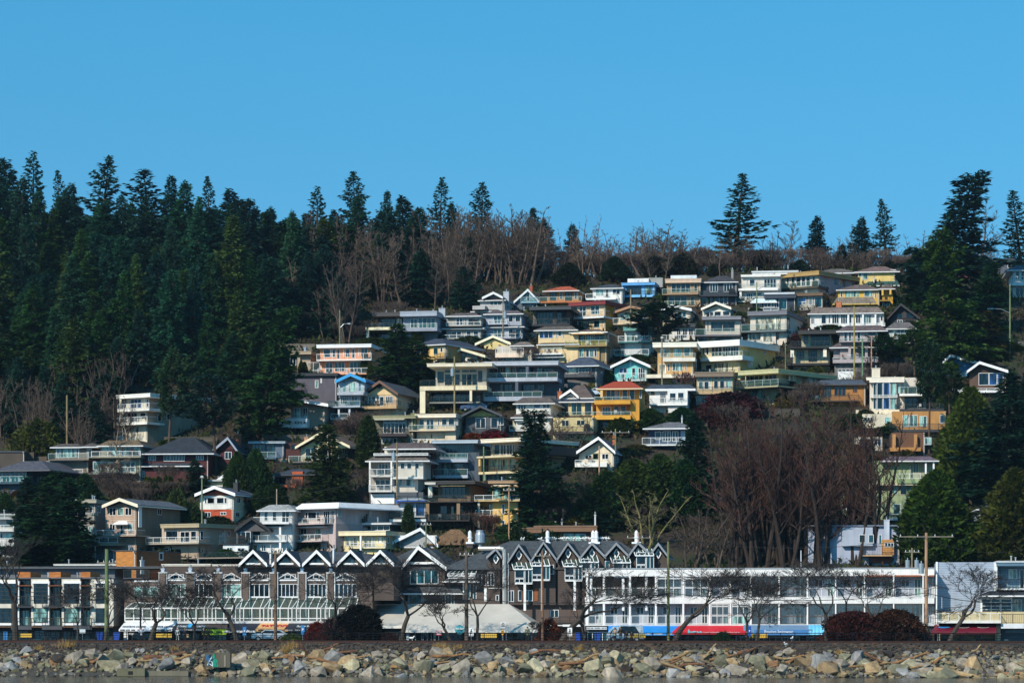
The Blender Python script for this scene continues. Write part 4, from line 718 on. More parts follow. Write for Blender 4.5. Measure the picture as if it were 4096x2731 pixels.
HS('E', 'white gabled cottage with dark roof below a utility pole', 742, 1070, 850, 1000, 'e8d8bc', 's', '''
g 714 926 1080 712 852 #ecdcc0 #f4f4f4 #3c4452 over=1.4; w 800 868 866 912 2 k w; w 874 854 924 908 1 k #4a6a2c; w 958 856 1022 908 2; b 704 1005 912 942 980 w #eceae4 1.6; c 1058 1080 690 715 4 #a85c38; k 760 1060 980 1060 1.5 #6a6460 foot=4; w 960 990 985 1050 1''', x2=1215, side='a09c98')
HS('D', 'cream boarded gable house with a brown roof and a hillside deck', 242, 605, 680, 812, 'ccbc9c', 's', '''
g 190 430 700 548 684 #dccc98 #ecdcb8 #5c4c42 over=1.4 wk=l tw=.2; w 286 686 390 790 2 n w; w 398 684 500 790 2 n w; b 128 600 756 808 822 g #6a6460 1.8; k 300 600 822 870 2.5 #3a3430 foot=3; c 275 310 590 625 6 #c09070''', x2=795)
HS('D', 'low house with a dark roof and rust red panel', 0, 262, 930, 1060, 'b8a88c', 's', '''
m -40 390 880 935 #2c3440 inset=3 trim=#3a3a40; k 160 262 905 1032 -.6 #b85830 l; w 0 958 146 1026 4 n k; b -30 192 1030 1032 1058 s #a8522c 1.4; p -20 940 1060 .3 -1.2 #ece4d0''', x2=400, side='5c5a5c')
HS('D', 'teal glass and blue grey metal house left of the cream boarded gable', -220, 85, 640, 800, '5c6c80', 'v', '''
f -250 95 622 642 #9aaab4 .7; w -215 650 -90 745 4 t k; w -80 650 0 745 2 t k; b -235 10 720 775 790 g #4a6470 1.2; k 85 240 640 790 .4 #4c2420 l; w 150 650 215 700 1 k k; k 0 140 785 870 -.2 #a08870 b foot=4; w 60 795 115 840 1 t k''', a=6)
HS('D', 'tall pale grey house with shingle skirt, white railings and garage at its foot', 886, 1395, None, 1215, 'ccc4b8', 's', '''
k 1030 1370 670 740 2.5 #dcd0bc; m 1018 1512 636 690 #4e4444 inset=1.5 D=9; w 1100 682 1160 730 1; w 1165 682 1222 730; w 1228 682 1280 730; w 1285 682 1370 730 3 n c; k 1098 1395 815 960 0 #cfc8bc; k 886 1100 815 1108 1.6 #a8a098; k 1098 1345 955 1108 .8 #c8c0b4; k 886 1395 1100 1220 .3 #50545c foot=3
b 926 1440 732 748 754 w #e0e0e0 .4; m 850 1454 752 804 #5c5450 inset=1.4; w 975 830 1065 930 3; w 1072 828 1090 920; w 1115 828 1155 886; w 1178 826 1224 883; w 1240 826 1286 882; w 1316 824 1358 882; b 886 1102 882 945 956 w #e0dcd4 1; w 944 980 1082 1060 3; w 1118 972 1198 1048 2 p w; w 1230 972 1298 1045 1 p w; b 882 1098 1030 1086 1098 w #e0dcd4 1
p 892 812 1100 .25 -.9 #e4e0d8; p 1094 812 1100 .25 -.9 #e4e0d8; k 900 1124 1118 1210 .15 #f0f0f0 p name=garage_door; w 915 1130 1110 1142 8 k w; b 1100 1395 955 957 975 s #e0dcd4 .8''', x2=1455)
HS('D', 'glass fronted modern house with pale grey slabs and a rust brown pillar', 1485, 1810, None, 1000, '44505c', 's', '''
k 1515 1870 640 1000 1.2 #8a98a4; f 1478 1908 610 640 #aab6c0 .9; w 1525 648 1868 770 9 t #6a7a84; b 1484 1812 735 790 818 g #aeb8c4 1.5 back=3; w 1560 824 1772 940 7 p #8a9aa4; b 1484 1812 882 940 968 g #aeb8c4 1.5 back=3; k 1455 1500 728 1000 -.8 #7c3a28 l; k 1812 1925 725 1000 .2 #4a5664''', x2=1945, side='3a424c')
HS('L', 'cream three storey house with black railings beside the tall dark spruce', 275, 660, None, 525, 'c8b088', 's', '''
k 385 640 170 290 1.0 #ccb890; k 360 640 300 440 1.4 #c4ac84; k 275 640 450 525 .6 #c8b088 foot=4; f 290 664 124 160 #ecdcc4 1.4; w 385 178 400 240; w 416 180 472 280 1 t w; w 476 180 530 278 2; w 534 180 588 278 2; w 592 180 612 275; k 612 700 180 260 -1 #2c2c2e; b 250 655 228 286 302 k #dccca8 1.5 back=4; w 376 320 448 400 1 p w; d 450 316 545 422 4 p w; w 555 316 615 415 2 p w; b 268 640 378 434 456 k #dcc8a0 1.5 back=4; p 276 302 440 .35 -1.3 #d4b070; w 290 470 400 515 3 p w; w 415 462 530 515 3 p w''', x2=1150, side='7c6c58')
HS('K', 'brown modern house with black roof line and wide dark glass doors', 2000, 2330, None, 760, '6c5440', 's', '''
k 2005 2310 318 490 1.0 #7c6248; k 1900 2330 500 750 2.0 #5c4838 foot=4; f 1882 2352 290 318 #2c2826 1.2; f 1880 1980 302 320 #e0dcd0 1.6; m 2030 2256 316 328 #dcc89c inset=.6 D=1 trim=#a88a5c; w 2040 335 2266 450 6 n k; b 1612 2330 425 480 492 k #2a2826 1.8 back=5; w 2024 520 2092 600 1 n k; w 2130 530 2152 645 1 c w; w 2178 520 2246 600 1 n k; p 1905 495 660 .5 -1.6 #8a6c4c; p 2195 495 660 .5 -1.6 #8a6c4c; b 1880 2300 602 655 668 k #2a2624 1.8 back=5; w 1950 690 2040 742 1 t k; w 2066 688 2150 740 1 t k; w 1912 340 1950 440 1 c w''', x2=2470, side='5c4838')
HS('K', 'small pale house with a blue awning and white columns left of the brown house', 1650, 1890, 485, 760, 'c8ccd0', 'l', '''
m 1610 1884 452 470 #c8ccd0 inset=1 trim=#2458b0 th=.4; w 1690 492 1780 620 1 n w; w 1792 490 1884 620 1 b w; b 1545 1892 578 630 642 k #3a3c40 1.5; b 1545 1890 646 648 672 s #d8dcdc 1.6; p 1582 672 755 .7 -1.2 #e4e4e4; w 1610 690 1700 750 2; w 1800 690 1870 750 2''', a=6)
HS('L', 'yellow apartment house with blue tarpaulins on its white balcony', 400, 640, 545, 972, 'e4b868', 'v', '''
f 358 650 520 546 #ac8a68 .8; m 390 640 552 570 #e0d4c0 inset=.8 D=1 trim=#c09060; w 400 580 490 690 1 p #c8b480; w 496 580 580 695 1 p #c8b480; w 586 580 640 690 1 c #c8b480; b 228 655 655 702 715 w #dcc08c 1.4; k 262 450 718 972 1.0 #dcae60 s foot=4; w 360 738 442 795 3 c b; w 488 738 516 836 1 k w; b 236 452 796 852 862 w #dcb878 1.2; w 488 894 516 950 1 t w; p 270 715 960 .3 -1.0 #f0e4c8''', a=9)
HS('L', 'small peach cottage with a brown hipped roof and long white railing', 1225, 1480, 772, 860, 'd08854', 's', '''
h 1190 1490 668 772 #5a4038 1.3; g 1375 1486 1560 715 775 #d88c54 #dca070 #5a4038 over=.8; w 1270 788 1386 845 3 p w; w 1396 780 1442 840 1; b 1092 1440 846 880 890 w #8a8678 2.0''', a=9)
HS('L', 'long low brown house with white edged flat roof above the gull ridge', 730, 1378, 1000, 1112, '6a4c38', 's', '''
f 675 862 962 1012 #7c5a40 1.2; f 790 1382 944 1000 #7c5a40 .9; w 750 1018 846 1082 1 p w; w 862 1022 960 1082 3 n w; w 1070 1020 1170 1096 1 p w; w 1180 1020 1276 1096 1 p w; c 1045 1058 915 945 3 #aaaaaa p; c 1358 1372 850 940 2 #cccccc p''', a=5)
HS('K', 'white two storey house with pale grey shingle edges left of the pink house', 330, 640, 566, 965, 'e4e2de', 's', '''
m 298 662 512 566 #8c8c8c inset=1.6 trim=#e0e0e0; w 368 572 405 664 1 t w; w 446 572 486 664 1; d 534 572 608 682 2 k w; b 238 602 628 682 694 w #e8e8e8 2.0; m 218 556 688 718 #8c8c8c inset=1.5; k 330 580 718 855 .6 #dcdad6; w 338 740 400 846 2; w 412 738 460 840 1; w 470 738 512 840 1; w 530 738 572 836; p 242 720 850 .35 -1.4 #eeeeee; p 518 716 930 .3 -1.4 #eeeeee; b 225 578 796 852 862 w #e8e8e8 1.5; k 222 580 862 965 -.4 #eae8e4 foot=3; w 262 888 304 952 1 #8a5a30 w; w 342 888 386 950 2''', a=7)
HS('K', 'pinkish stucco house with a white ribbed roof edge and a very long side wall', 600, 1042, None, 880, 'c8b4b0', 's', '''
k 640 1042 545 700 .4 #d0bcb6; k 600 935 700 880 1.0 #d0b8ac; k 900 1042 690 880 .2 #c8b4b0 foot=3; m 652 1068 496 542 #e8e8e8 inset=.8 kind=m; w 664 570 694 650 2 p w; w 756 582 780 648; w 782 580 862 652 1 n w; w 866 580 888 648 1 b w; w 928 570 988 690 3; w 992 566 1030 690 3; b 585 935 640 688 700 w #c8b4b0 1.8; k 588 616 628 690 -1.7 #ccb4a8 D=.6 name=pier; k 908 936 622 684 -1.7 #ccb4a8 D=.6 name=pier; m 572 925 690 718 #a8a0a0 inset=1.4; w 604 740 624 832 1 p w; w 646 738 692 832 1; d 712 735 772 842 2; w 850 736 906 812 1 p w; b 578 908 792 850 862 w #c8b4b0 1.4; z 1052 556 1096 625 5 p w; z 1354 565 1372 625 2 p w; z 1324 598 1336 672 1 p k; z 1305 620 1318 678 1 p k; z 1286 642 1300 680 1 p k''', x2=1650, side='b4a4a0')
HS('K', 'cream single storey house with a white fascia and curtained windows', 1105, 1512, 805, 958, 'ecd8a4', 's', '''
f 1058 1512 760 802 #ecdcb4 1.1; w 1130 812 1250 898 3 c w; w 1300 816 1412 916 4 c w; w 1436 812 1492 870 1 c w; p 1275 805 940 .25 -1.3 #f0f0f0; b 1165 1505 870 915 922 w #ecdcb0 .8; z 1525 810 1540 870 1; k 1225 1560 700 758 5 #243a3c; f 1270 1565 682 698 #dcdcdc .4 v=4; w 1240 705 1300 752 2 t w; w 1320 705 1550 755 4 k w; f 1200 1320 712 724 #2c4444 .4 v=4''', x2=1800, side='b8a888')
HS('K', 'white gabled hall with a mossy brown roof spreading right', 1560, 1990, 800, 925, 'e4e4e4', 's', '''
g 1510 1838 2000 745 905 #e8e8e8 #eeeeee #6a4e38 over=1.0; m 1900 2352 752 890 #6a5038 inset=7 over=.3 trim=-; c 1480 1500 745 800 3 #aaaaaa p; c 2290 2310 812 880 -1 #e8e8e8 p''', a=4, D=10)
HS('K', 'small grey house with a black rake and turquoise chairs on its deck', 105, 240, 720, 1010, '5c5a5c', 'l', '''
g 90 250 420 640 760 #5c5a5c #1c1c20 #30343c over=.8; w 148 764 242 872 2 k w; b -70 220 820 876 888 k #2a2c30 1.5; k -20 222 890 1010 -1.3 #e8e8e6 foot=3; w 18 912 70 980 2 t w; w 116 916 186 952 2''', a=4)
# lower left
HS('I', 'white four storey house with rounded balconies and a side wall toned in shaded beige', 1122, 1384, 210, 612, 'e6dac4', 's', '''
f 1094 1412 178 214 #f2eee4 1.3; w 1165 226 1192 310 1; d 1230 225 1332 312 3 b w; w 1380 225 1400 300; b 1104 1404 266 318 340 w #f0ece2 1.6; w 1140 355 1176 430 2; d 1204 355 1292 440 3; w 1320 352 1374 412 1; b 1098 1384 394 448 468 w #f0ece2 1.6; w 1118 488 1134 526; w 1155 486 1232 528 2; b 1050 1154 528 580 610 w #ece8e0 1.8; w 1275 485 1310 545 1 c w''', x2=1830, side='a49682')  # side beige is the pale front with shade put into the colour
HS('I', 'brown box shaped house at the left edge', -60, 232, 718, 900, '4e443c', 's', '''f -70 236 714 724 #4a5260 .2; k 232 318 728 805 2 #54483e; k 310 440 765 810 3 #5a4c40''', a=3)
HS('I', 'blue grey house with a low dark roof and a strip of tall windows, left edge', -60, 250, 893, 1110, '465464', 's', '''
m -100 470 808 894 #46464e inset=4 over=1.4 trim=#5a5a60; w -50 908 20 1002 2; w 22 908 100 1004 2; w 104 908 184 1004 2; w 188 908 250 1002 2; b -80 256 950 1006 1022 g #38505c 1.2 gl=#3c8a8a; k -60 190 1025 1110 .8 #5c5654 foot=3; w 0 1040 50 1095 2; w 60 1040 130 1098 2 p k; w 140 1040 200 1080''', x2=465)
HS('I', 'grey brown two storey house with glass railings and yellow deck chairs', 515, 832, 678, 955, '86786c', 's', '''
m 472 765 645 676 #4c4440 inset=1.2; m 760 925 640 672 #4c4440 inset=1.5; w 530 688 745 776 6 p w; w 705 690 740 775 2; d 834 690 862 775 1 n w; b 452 834 735 788 800 g #7c6e62 1.6; k 530 820 800 955 .6 #746a64 foot=3; w 530 836 644 900 3 p w; w 662 826 770 910 4 p w; w 790 828 810 910 1 n w; b 402 780 884 922 932 w #6c6460 1.6; m 438 780 790 804 #4c4440 inset=.6 trim=#8a8a84''', x2=900)
HS('I', 'olive roofed two storey house with pale green windows', 945, 1325, 664, 1005, '98927c', 's', '''
m 912 1345 612 662 #60503c inset=1.4; w 965 672 1030 708 1 p w; w 1034 672 1130 750 3 p w; w 1140 672 1310 750 4 p w; b 858 1322 714 764 776 w #a09880 1.6; w 876 812 992 890 1 p w; m 838 986 892 922 #7c8c84 inset=.8 D=1; w 1015 815 1070 900 2 c w; w 1088 806 1180 910 3 p w; w 1185 810 1275 912 2 p w; b 988 1275 864 914 928 w #b0a890 1.4; k 880 1200 928 1060 1.2 #7a746c foot=3; w 890 955 962 1018 4; w 1135 945 1165 990''', a=8)
HS('I', 'dark red craftsman house with a long charcoal roof and white windows', 1352, 1962, 735, 990, '4c1c20', 'l', '''
m 1336 2010 590 736 #262c36 inset=6.5 over=1.2 trim=#e0e0e0; w 1395 730 1468 805 3; w 1540 740 1600 810 2; w 1604 738 1738 810 5; w 1844 728 1916 798 3; k 1352 1662 856 990 .5 #40221e foot=4; m 1284 1900 806 852 #2c323c inset=1.4 trim=#e0e0e0; w 1465 898 1512 968 1; w 1340 900 1360 960; w 1550 880 1620 980 1 k k''', a=5, D=16)
HS('I', 'dark red gable wing with pale barge boards behind the tall trunk', 2060, 2225, 700, 900, '4c1c20', 'l', '''g 1990 2142 2232 596 725 #4c1c20 #98a0b0 #343c48 over=.9 wk=l; w 2115 720 2180 790 2; c 2208 2260 560 620 5 #a05535''', a=5)
HS('J', 'small cream house with a white deck above the red and white one', 1970, 2150, 170, 280, 'e4d8ac', 's', '''f 1952 2090 160 172 #d8dcdc .8; w 2108 190 2130 235 1; b 1868 2140 216 270 282 w #e4e4e4 1.6; g 2040 2100 2180 130 172 #e8e8e8 #e8e8e8 #3c444c v=2''', a=6)
HS('J', 'white house with rust red gable and red boarded lower storey', 1882, 2196, 305, 570, 'e8e6e0', 's', '''
g 1832 2016 2208 234 306 #b85434 #f4f4f4 #3c4654 over=1.2 wk=l; k 1878 2196 438 570 -.05 #b44c2c l foot=3; w 1926 328 1945 385; w 1950 326 2020 386 1 k w; w 2038 326 2108 385 1; w 2112 326 2136 384; w 1928 464 1984 512 2; w 2074 462 2130 492 2; z 2225 325 2258 380 2; z 2290 320 2315 378 1 #4a1a1a k; z 2212 466 2250 510 2; c 2195 2235 195 260 4 #222428 p; w 2272 100 2300 100 1''' .replace('w 2272 100 2300 100 1', ''), x2=2420, side='d4ccac')
HS('J', 'beige flat roofed house with white french doors on its deck', 1522, 1868, 610, 855, 'c4b09c', 's', '''
f 1510 1872 574 610 #b4a484 .8; w 1560 640 1676 726 1 n w; d 1698 645 1786 752 2; w 1796 640 1850 726 1; b 1368 1868 698 752 766 w #b0a490 1.8; m 1280 1480 745 765 #3c4450 inset=1 over=.4; w 1412 790 1450 822 1 p w; w 1480 800 1590 825 3 #4a2c30 w; w 1604 806 1708 850 1 n w; b 1600 2300 838 890 902 k #8a8074 2; z 1880 640 1910 725 1; z 2062 680 2078 775 1 p w; z 2088 655 2100 735 1 p w; z 2108 635 2120 760 1 p w; z 2140 640 2160 690 1; z 1892 805 1912 850 1''', x2=2310, side='b09c88')
HS('J', 'taupe gabled house with solar panels and a tall side chimney', 992, 1282, 408, 835, 'b89c88', 'l', '''
g 960 1122 1292 348 412 #b49884 #f0e4cc #50565e over=1.2 wk=l; w 1030 424 1094 496 2; w 1105 424 1166 496 1 p w; w 1178 422 1242 494 2; k 998 1280 540 546 -.03 #d8c8b4; m 1065 1200 545 572 #e8e8e8 inset=.6 D=1; w 1032 572 1086 640 2; d 1130 580 1160 672 1; w 1195 570 1252 640 2 p w; b 900 1274 630 682 692 w #b8a08c 1.8; b 845 1105 702 756 780 w #a8947c 2.4; w 950 800 1040 824 3; z 1478 432 1518 490 2; c 1300 1306 420 540 -.2 #e8e8e8 p''', x2=1606, side='80705c')
HS('J', 'grey two storey flat roofed house beside the taupe gable', 690, 900, 378, 770, '98948a', 's', '''
f 664 905 345 378 #b0aa98 .8; w 728 410 812 512 1; w 836 408 872 472 1; w 728 595 812 682 1 p w; w 832 598 870 680 1 p w; z 908 408 942 472 2; b 640 880 650 690 700 w #989488 1.2; k 870 900 510 520 -.02 #b0a898''', x2=992, side='807e76')
HS('J', 'white balconied house at the left edge behind the big bare tree', -60, 130, 480, 890, 'd0ccc8', 's', '''
f -70 140 480 500 #8a8a84 .4; b -60 140 480 520 530 w #d8d8d8; w 55 530 120 580 1 t w; b -60 130 585 630 646 w #e0e0e0 1.2; w -20 660 30 715 2; w 40 660 115 715 1 p w; b -60 130 725 780 792 w #e0e0e0 1.2; w 0 805 100 850 3; k -60 135 850 890 -.3 #d8d8d8''', a=4)
HS('J', 'dark grey boarded building behind the timber box', 800, 1082, 830, 970, '565c68', 'l', '''f 740 1086 822 834 #2c3038 .5; w 870 880 890 960''', a=3)
# ---------------------------------------------------------------- buildings along the beach street
FONT = {}
def lettering(parent, body, size, loc, rx=R(90), rz=0, col='eee', kind='p', shear=0, off=0, align='LEFT', squash=1, name='lettering', ext=.015):
    c = bpy.data.curves.new('t', 'FONT'); c.body = body; c.size = size; c.shear = shear; c.offset = off; c.extrude = ext; c.align_x = align; c.align_y = 'BOTTOM'; c.resolution_u = 3
    o = bpy.data.objects.new('t', c); C.objects.link(o); bpy.context.view_layer.update()
    me = bpy.data.meshes.new_from_object(o.evaluated_get(bpy.context.evaluated_depsgraph_get())); bpy.data.objects.remove(o)
    p = link(name, me, mat(col, kind), parent); p.location = loc; p.rotation_euler = (rx, 0, rz); p.scale = (squash, 1, 1); return p
def fit(h, parent, body, x0, x1, yb, yt, v=0, col='eee', shear=0, off=0, tilt=0, name='lettering'):
    """lettering on a house front between photo columns x0, x1 and rows yt, yb at depth v"""
    u0, u1 = h.u(x0, v), h.u(x1, v); z0, z1 = h.z(yb, v=v, u=u0), h.z(yt, v=v, u=u0); s = (z1-z0)*1.38
    p = lettering(parent, body, s, (u0, v-.02, z0), R(90)-tilt, 0, col, 'p', shear, off)
    w = max(q[0] for q in p.data.vertices.data.bound_box) if False else max(vv.co.x for vv in p.data.vertices)
    p.scale = ((u1-u0)/w, 1, 1); return p
def awning(h, x0, x1, y0, y1, col, proj=1.6, ym=None, xt0=None, xt1=None, kind='p', name='awning', v=0):
    """sloping canvas: top edge at the wall (y0), front edge at ym, valance down to y1"""
    ym = ym or y0+(y1-y0)*.75; vv = v-proj; u0, u1 = h.u(x0, vv), h.u(x1, vv); t0, t1 = h.u(xt0 if xt0 is not None else x0, v), h.u(xt1 if xt1 is not None else x1, v)
    zt, zm, zb = h.z(y0, v=v, u=t0), h.z(ym, v=vv, u=u0), h.z(y1, v=vv, u=u0)
    m = MB(); e = .03
    m.v = [(t0, v, zt), (t1, v, zt), (u1, vv, zm), (u0, vv, zm), (u1, vv, zb), (u0, vv, zb), (t0, v, zb), (t1, v, zb)]
    m.f = [(0, 3, 2, 1), (3, 5, 4, 2), (0, 6, 5, 3), (1, 2, 4, 7)]
    return part(name, m, mat(col, kind), h.root)
def greenhouse(h, x0, x1, y0, ym, y1, proj=2, n=4, low=True):
    v = -proj; u0, u1 = h.u(x0, v), h.u(x1, v); t0, t1 = h.u(x0, v)+.6, u1
    z0, zm, z1 = h.z(y0, v=0, u=t0), h.z(ym, v=v, u=u0), h.z(y1, v=v, u=u0); f = MB(); g = MB(); r = .06
    for i in range(n+1):
        k = i/n; f.beam((t0+(t1-t0)*k, -.02, z0), (u0+(u1-u0)*k, v, zm), r, n=4); f.box(u0+(u1-u0)*k-r, u0+(u1-u0)*k+r, v-r, v+r, z1, zm)
    f.box(u0, u1, v-.09, v+.09, zm-.08, zm+.08); f.box(t0, t1, -.12, .0, z0-.08, z0+.08); f.box(u0, u1, v-.1, v+.1, z1, z1+.14)
    zl = z1+(zm-z1)*.26
    if low: f.box(u0, u1, v-.08, v+.08, zl-.06, zl+.06)
    f.beam((u0, 0, zm), (u0, v, zm), r, n=4); f.box(u0-r, u0+r, v, 0, z1, z1+.1)
    o = part('glazed_bay', f, mat('e0e0e0', 'p'), h.root)
    g.prism([(t0, -.0, z0), (t1, -.0, z0), (u1, v+.04, zm), (u0, v+.04, zm)], (0, 0, -.02)); g.box(u0+.04, u1-.04, v+.01, v+.03, z1+.14, zm-.08)
    part('pane', g, mat('49766a', 'q'), o)
    m = MB(); m.box(u0+.06, u1-.06, v+.12, -.02, z1-.3, z1+.02); part('floor_slab', m, mat('d8d8d8', 'p'), o); return o
YS = 374.0
# --- modern townhouses
h = House('P', 'townhouse_block', 'modern cream and timber townhouses with black balconies, leftmost on the beach street', -120, 1195, 965, a=6.5, Y=YS+4, D=16, cat='building')
h.block(-120, 1195, 300, 965, 0, '3a3d42', 's', foot=1)
side = MB(); side.box(h.W+.004, h.W+.03, .2, 15.8, 0, h.z(290, v=0, u=h.W)); part('side_wall', side, mat('8a8a8c', 's'), h.root)  # shaded side of the cream walls, its grey put into the colour
h.run('''k -120 1200 175 300 7 #6c7078; f -120 1700 172 190 #50565e .3 v=6; f -130 1205 284 296 #6a6e78 .9; k 940 1195 296 785 -.3 #e4dccc''')
for x0, x1, yt in ((-120, 190, 296), (322, 512, 290), (640, 842, 290), (950, 1192, 292)):
    h.run(f'k {x0} {x1} {yt} 790 -.9 #e6dece D=2; f {x0-4} {x1+4} {yt-6} {yt+4} #62666e 0 v=-1.0 D=1')
    a, b = (x0+30, x1-14) if x0 > 0 else (-60, x1-8)
    if x0 == 950: a, b = 1000, 1112
    h.run(f'w {a} 345 {b} 553 1 n k hb=4 v=-.92; w {a} 602 {b} 755 1 {"p" if x0 in (322, 640) else "n"} k hb=2 v=-.92; k {a-18} {b+22} 322 346 -1.05 #f0f0f0 p D=.5; k {a-18} {b+22} 760 782 -1.05 #f0f0f0 p D=.5; k {b+2} {b+20} 346 560 -1.02 #f0f0f0 p D=.3; k {b+2} {b+20} 600 758 -1.02 #f0f0f0 p D=.3')
for x0, x1 in ((190, 322), (512, 640), (842, 950)):
    h.run(f'''k {x0-10} {x1+4} 225 300 -.5 #b06a30 w D=5; k {x0} {x1} 300 352 -.02 #b06a30 w D=.4; k {x0} {x0+18} 352 790 -.04 #a86028 w D=.4; w {x0+26} 308 {x1-4} 352 2 t k; d {x0+24} 380 {x1-8} 575 3 t k; d {x0+24} 622 {x1-8} 790 2 p k
b {x0-74} {x1+12} 476 582 598 r #3c3e44 1.6; b {x0-74} {x1+8} 706 790 828 r #4a4c52 1.6; k {x0-20} {x1+2} 362 374 -1.3 #6c3c20 w D=1.3''')
h.run('k -120 1195 792 806 -1.5 #5c4028 w D=1.5; w -40 850 160 955 3 t k; w 180 840 300 955 2 n k; w 360 835 470 955 2 t k; w 480 845 630 955 3 n k; w 660 845 740 955 2 t k; w 760 850 940 955 3 t k; w 990 840 1090 955 2 n k; b 1290 1560 200 285 290 k #50545c .2')
fit(h, h.root, 'GUSTO', 578, 625, 868, 856, -.08, 'c8a050')
fit(h, h.root, 'DECOR', 895, 955, 862, 848, -.08, '8a98a0')
# --- timber clad stair house on the slope behind
HS('P', 'timber clad box shaped penthouse with orange brown boards', 1212, 1422, 5, 170, 'b87838', 'w', 'f 1206 1426 0 8 #50545c .1; c 1465 1475 112 168 -.4 #d8d8d8 p name=duct; w 1300 168 1305 170 1', x2=1782, side='7c4a24', Y=396)  # side boards darkened in colour for the side away from the sun
HS('P', 'pale stucco roof level with white bands behind the townhouses', 575, 1210, 150, 200, 'c8c4bc', 's', 'f 560 1215 142 158 #e4e0d8 .5; w 650 175 760 200 3; w 860 180 980 200 2 n k', Y=398, a=5)
HS('P', 'cream stucco penthouse level left of the grey gables', 1700, 2480, 150, 300, 'd8ccb8', 's', 'f 1690 2200 142 182 #e0d8c8 .6; f 2210 2490 145 160 #e0d8c8 .4; k 2170 2480 160 290 -.4 #dcd0bc; w 2235 178 2300 215 2; w 1960 190 2165 235 4 k k; k 2100 2165 185 280 -.1 #6a4028 w', Y=396, a=5)
# --- shingled block with glazed bays and gables
h = House('Z', 'shingled_block', 'long brown shingled block with white gables and stepped glass bays above the shop awnings', 497, 1490, 2568, a=6.5, Y=YS+1, D=15, cat='building')
h.block(497, 1490, 2322, 2568, 0, '62544c', 'l', foot=1)
h.block(640, 1490, 2262, 2330, 2.5, '50443e', 'l')
h.block(1491, 1575, 2262, 2400, .3, '50443e', 'l')
h.block(940, 1490, 2262, 2330, .6, '50443e', 'l')
piers = [532, 637, 746, 857, 968, 1081, 1194, 1309, 1430]
for i, p in enumerate(piers[1:8]):
    h.run(f'k {p} {p+28} 2292 2490 -.5 #62544c l D=1; k {p-3} {p} 2290 2490 -.45 #e8e8e8 p D=.6; k {p+28} {p+31} 2290 2490 -.45 #e8e8e8 p D=.6; f {p-3} {p+31} 2287 2292 #e8e8e8 0 v=-.55 D=.4')
    h.chim(p+8, p+20, 2276, 2290, .2, 'c8ccd4', 'x', 'roof_vent')
for i in range(8):
    a, b = piers[i]+(30 if i else 4), piers[i+1]-4
    if i == 0: h.run(f'w {a} 2345 {b} 2386 3 p w; k {a-2} {b+2} 2320 2326 -.1 #e8e8e8 p D=.3'); greenhouse(h, 500, 640, 2410, 2432, 2484, 1.6, 4); continue
    h.run(f'w {a} 2334 {b} 2386 {5 if i > 4 else 4} {"p" if i in (1, 3) else "n"} w; k {a} {b} 2316 2322 -.15 #e8e8e8 p D=.3; w {a+8} 2296 {b-6} 2314 3 n w')
    m = MB(); u0, u1 = h.u(a, -.3), h.u(b, -.3); z0, z1 = h.z(2314, v=-.3, u=u0), h.z(2290, v=-.3, u=u0); m.beam((u0, -.3, z0), ((u0+u1)/2, -.3, z1), .06); m.beam((u1, -.3, z0), ((u0+u1)/2, -.3, z1), .06); part('brace', m, mat('e0e0e0', 'p'), h.root)
    greenhouse(h, piers[i]-26+20*(i == 1), piers[i+1]-8, 2387, 2431, 2486, 2.2, 4)
h.run('k 497 1480 2484 2492 -2.3 #d8d8d8 p D=2.3')
h.skirt(930, 1590, 2206, 2266, '3e4248', 9, .4, '-')
for ax in (1012, 1144, 1266, 1402, 1521):
    h.run(f'g {ax-56} {ax} {ax+54} 2206 2262 #50443e #f0f0f0 #3e4248 over=1.0 wk=l tw=.26 D=8; k {ax-34} {ax+34} 2250 2257 -.6 #eeeeee p D=.3')
    m = MB(); u0, ua, u1 = h.u(ax-26, -.12), h.u(ax, -.12), h.u(ax+26, -.12); z0, z1 = h.z(2250, v=-.1, u=ua), h.z(2226, v=-.1, u=ua); m.prism([(u0, -.3, z0), (u1, -.3, z0), (ua, -.3, z1)], (0, .05, 0)); part('gable_window', m, mat('1c3038', 'n'), h.root)
h.run('c 1078 1084 2196 2225 1 #e8e8e8 p name=vent_stack; c 1330 1336 2196 2220 1 #e8e8e8 p name=vent_stack')
# ground floor shops
h.run('k 497 1480 2492 2568 -.4 #24262a s; w 505 2532 600 2566 4 n w; w 610 2532 690 2566 3 n k; w 700 2532 800 2566 4 t k; w 812 2536 905 2566 4 p w; w 920 2534 1040 2566 4 n k; w 1055 2534 1160 2566 4 n k; w 1170 2532 1280 2566 4 n w; p 503 2526 2567 .5 -1.5 #e8e8e8; p 1168 2530 2567 .3 -1.2 #d8d8d8')
tl = R(48)
AV = -2.1
def aw_(*a_, **k_): return awning(*a_, v=AV, **k_)
def sign(aw, body, x0, x1, yb, yt, col, v, shear=0, off=0, tilt=None): fit(h, aw, body, x0, x1, yb, yt, v+AV, col, shear, off, R(50) if tilt is None else tilt)
a = aw_(h, 475, 688, 2490, 2523, 'eeeeee', 2.4, 2516, 496, 706)
for x in (487, 600): sign(a, "WHITBY'S COFFEE", x, x+96, 2509, 2500, '1c2848', -1.75, .3, .01)
for x, t in ((480, 'COFFEE'), (503, 'LATTE'), (525, 'MOCHA'), (550, 'HOT COCO'), (600, 'TO'), (612, 'SANDWICH'), (640, 'DESSERT'), (665, 'SMOOTH')): sign(a, t, x, x+len(t)*3.1, 2522, 2517, '303848', -2.42, 0, .008, 0)
a = aw_(h, 688, 820, 2490, 2522, '101c2c', 2.4, 2514, 706, 820)
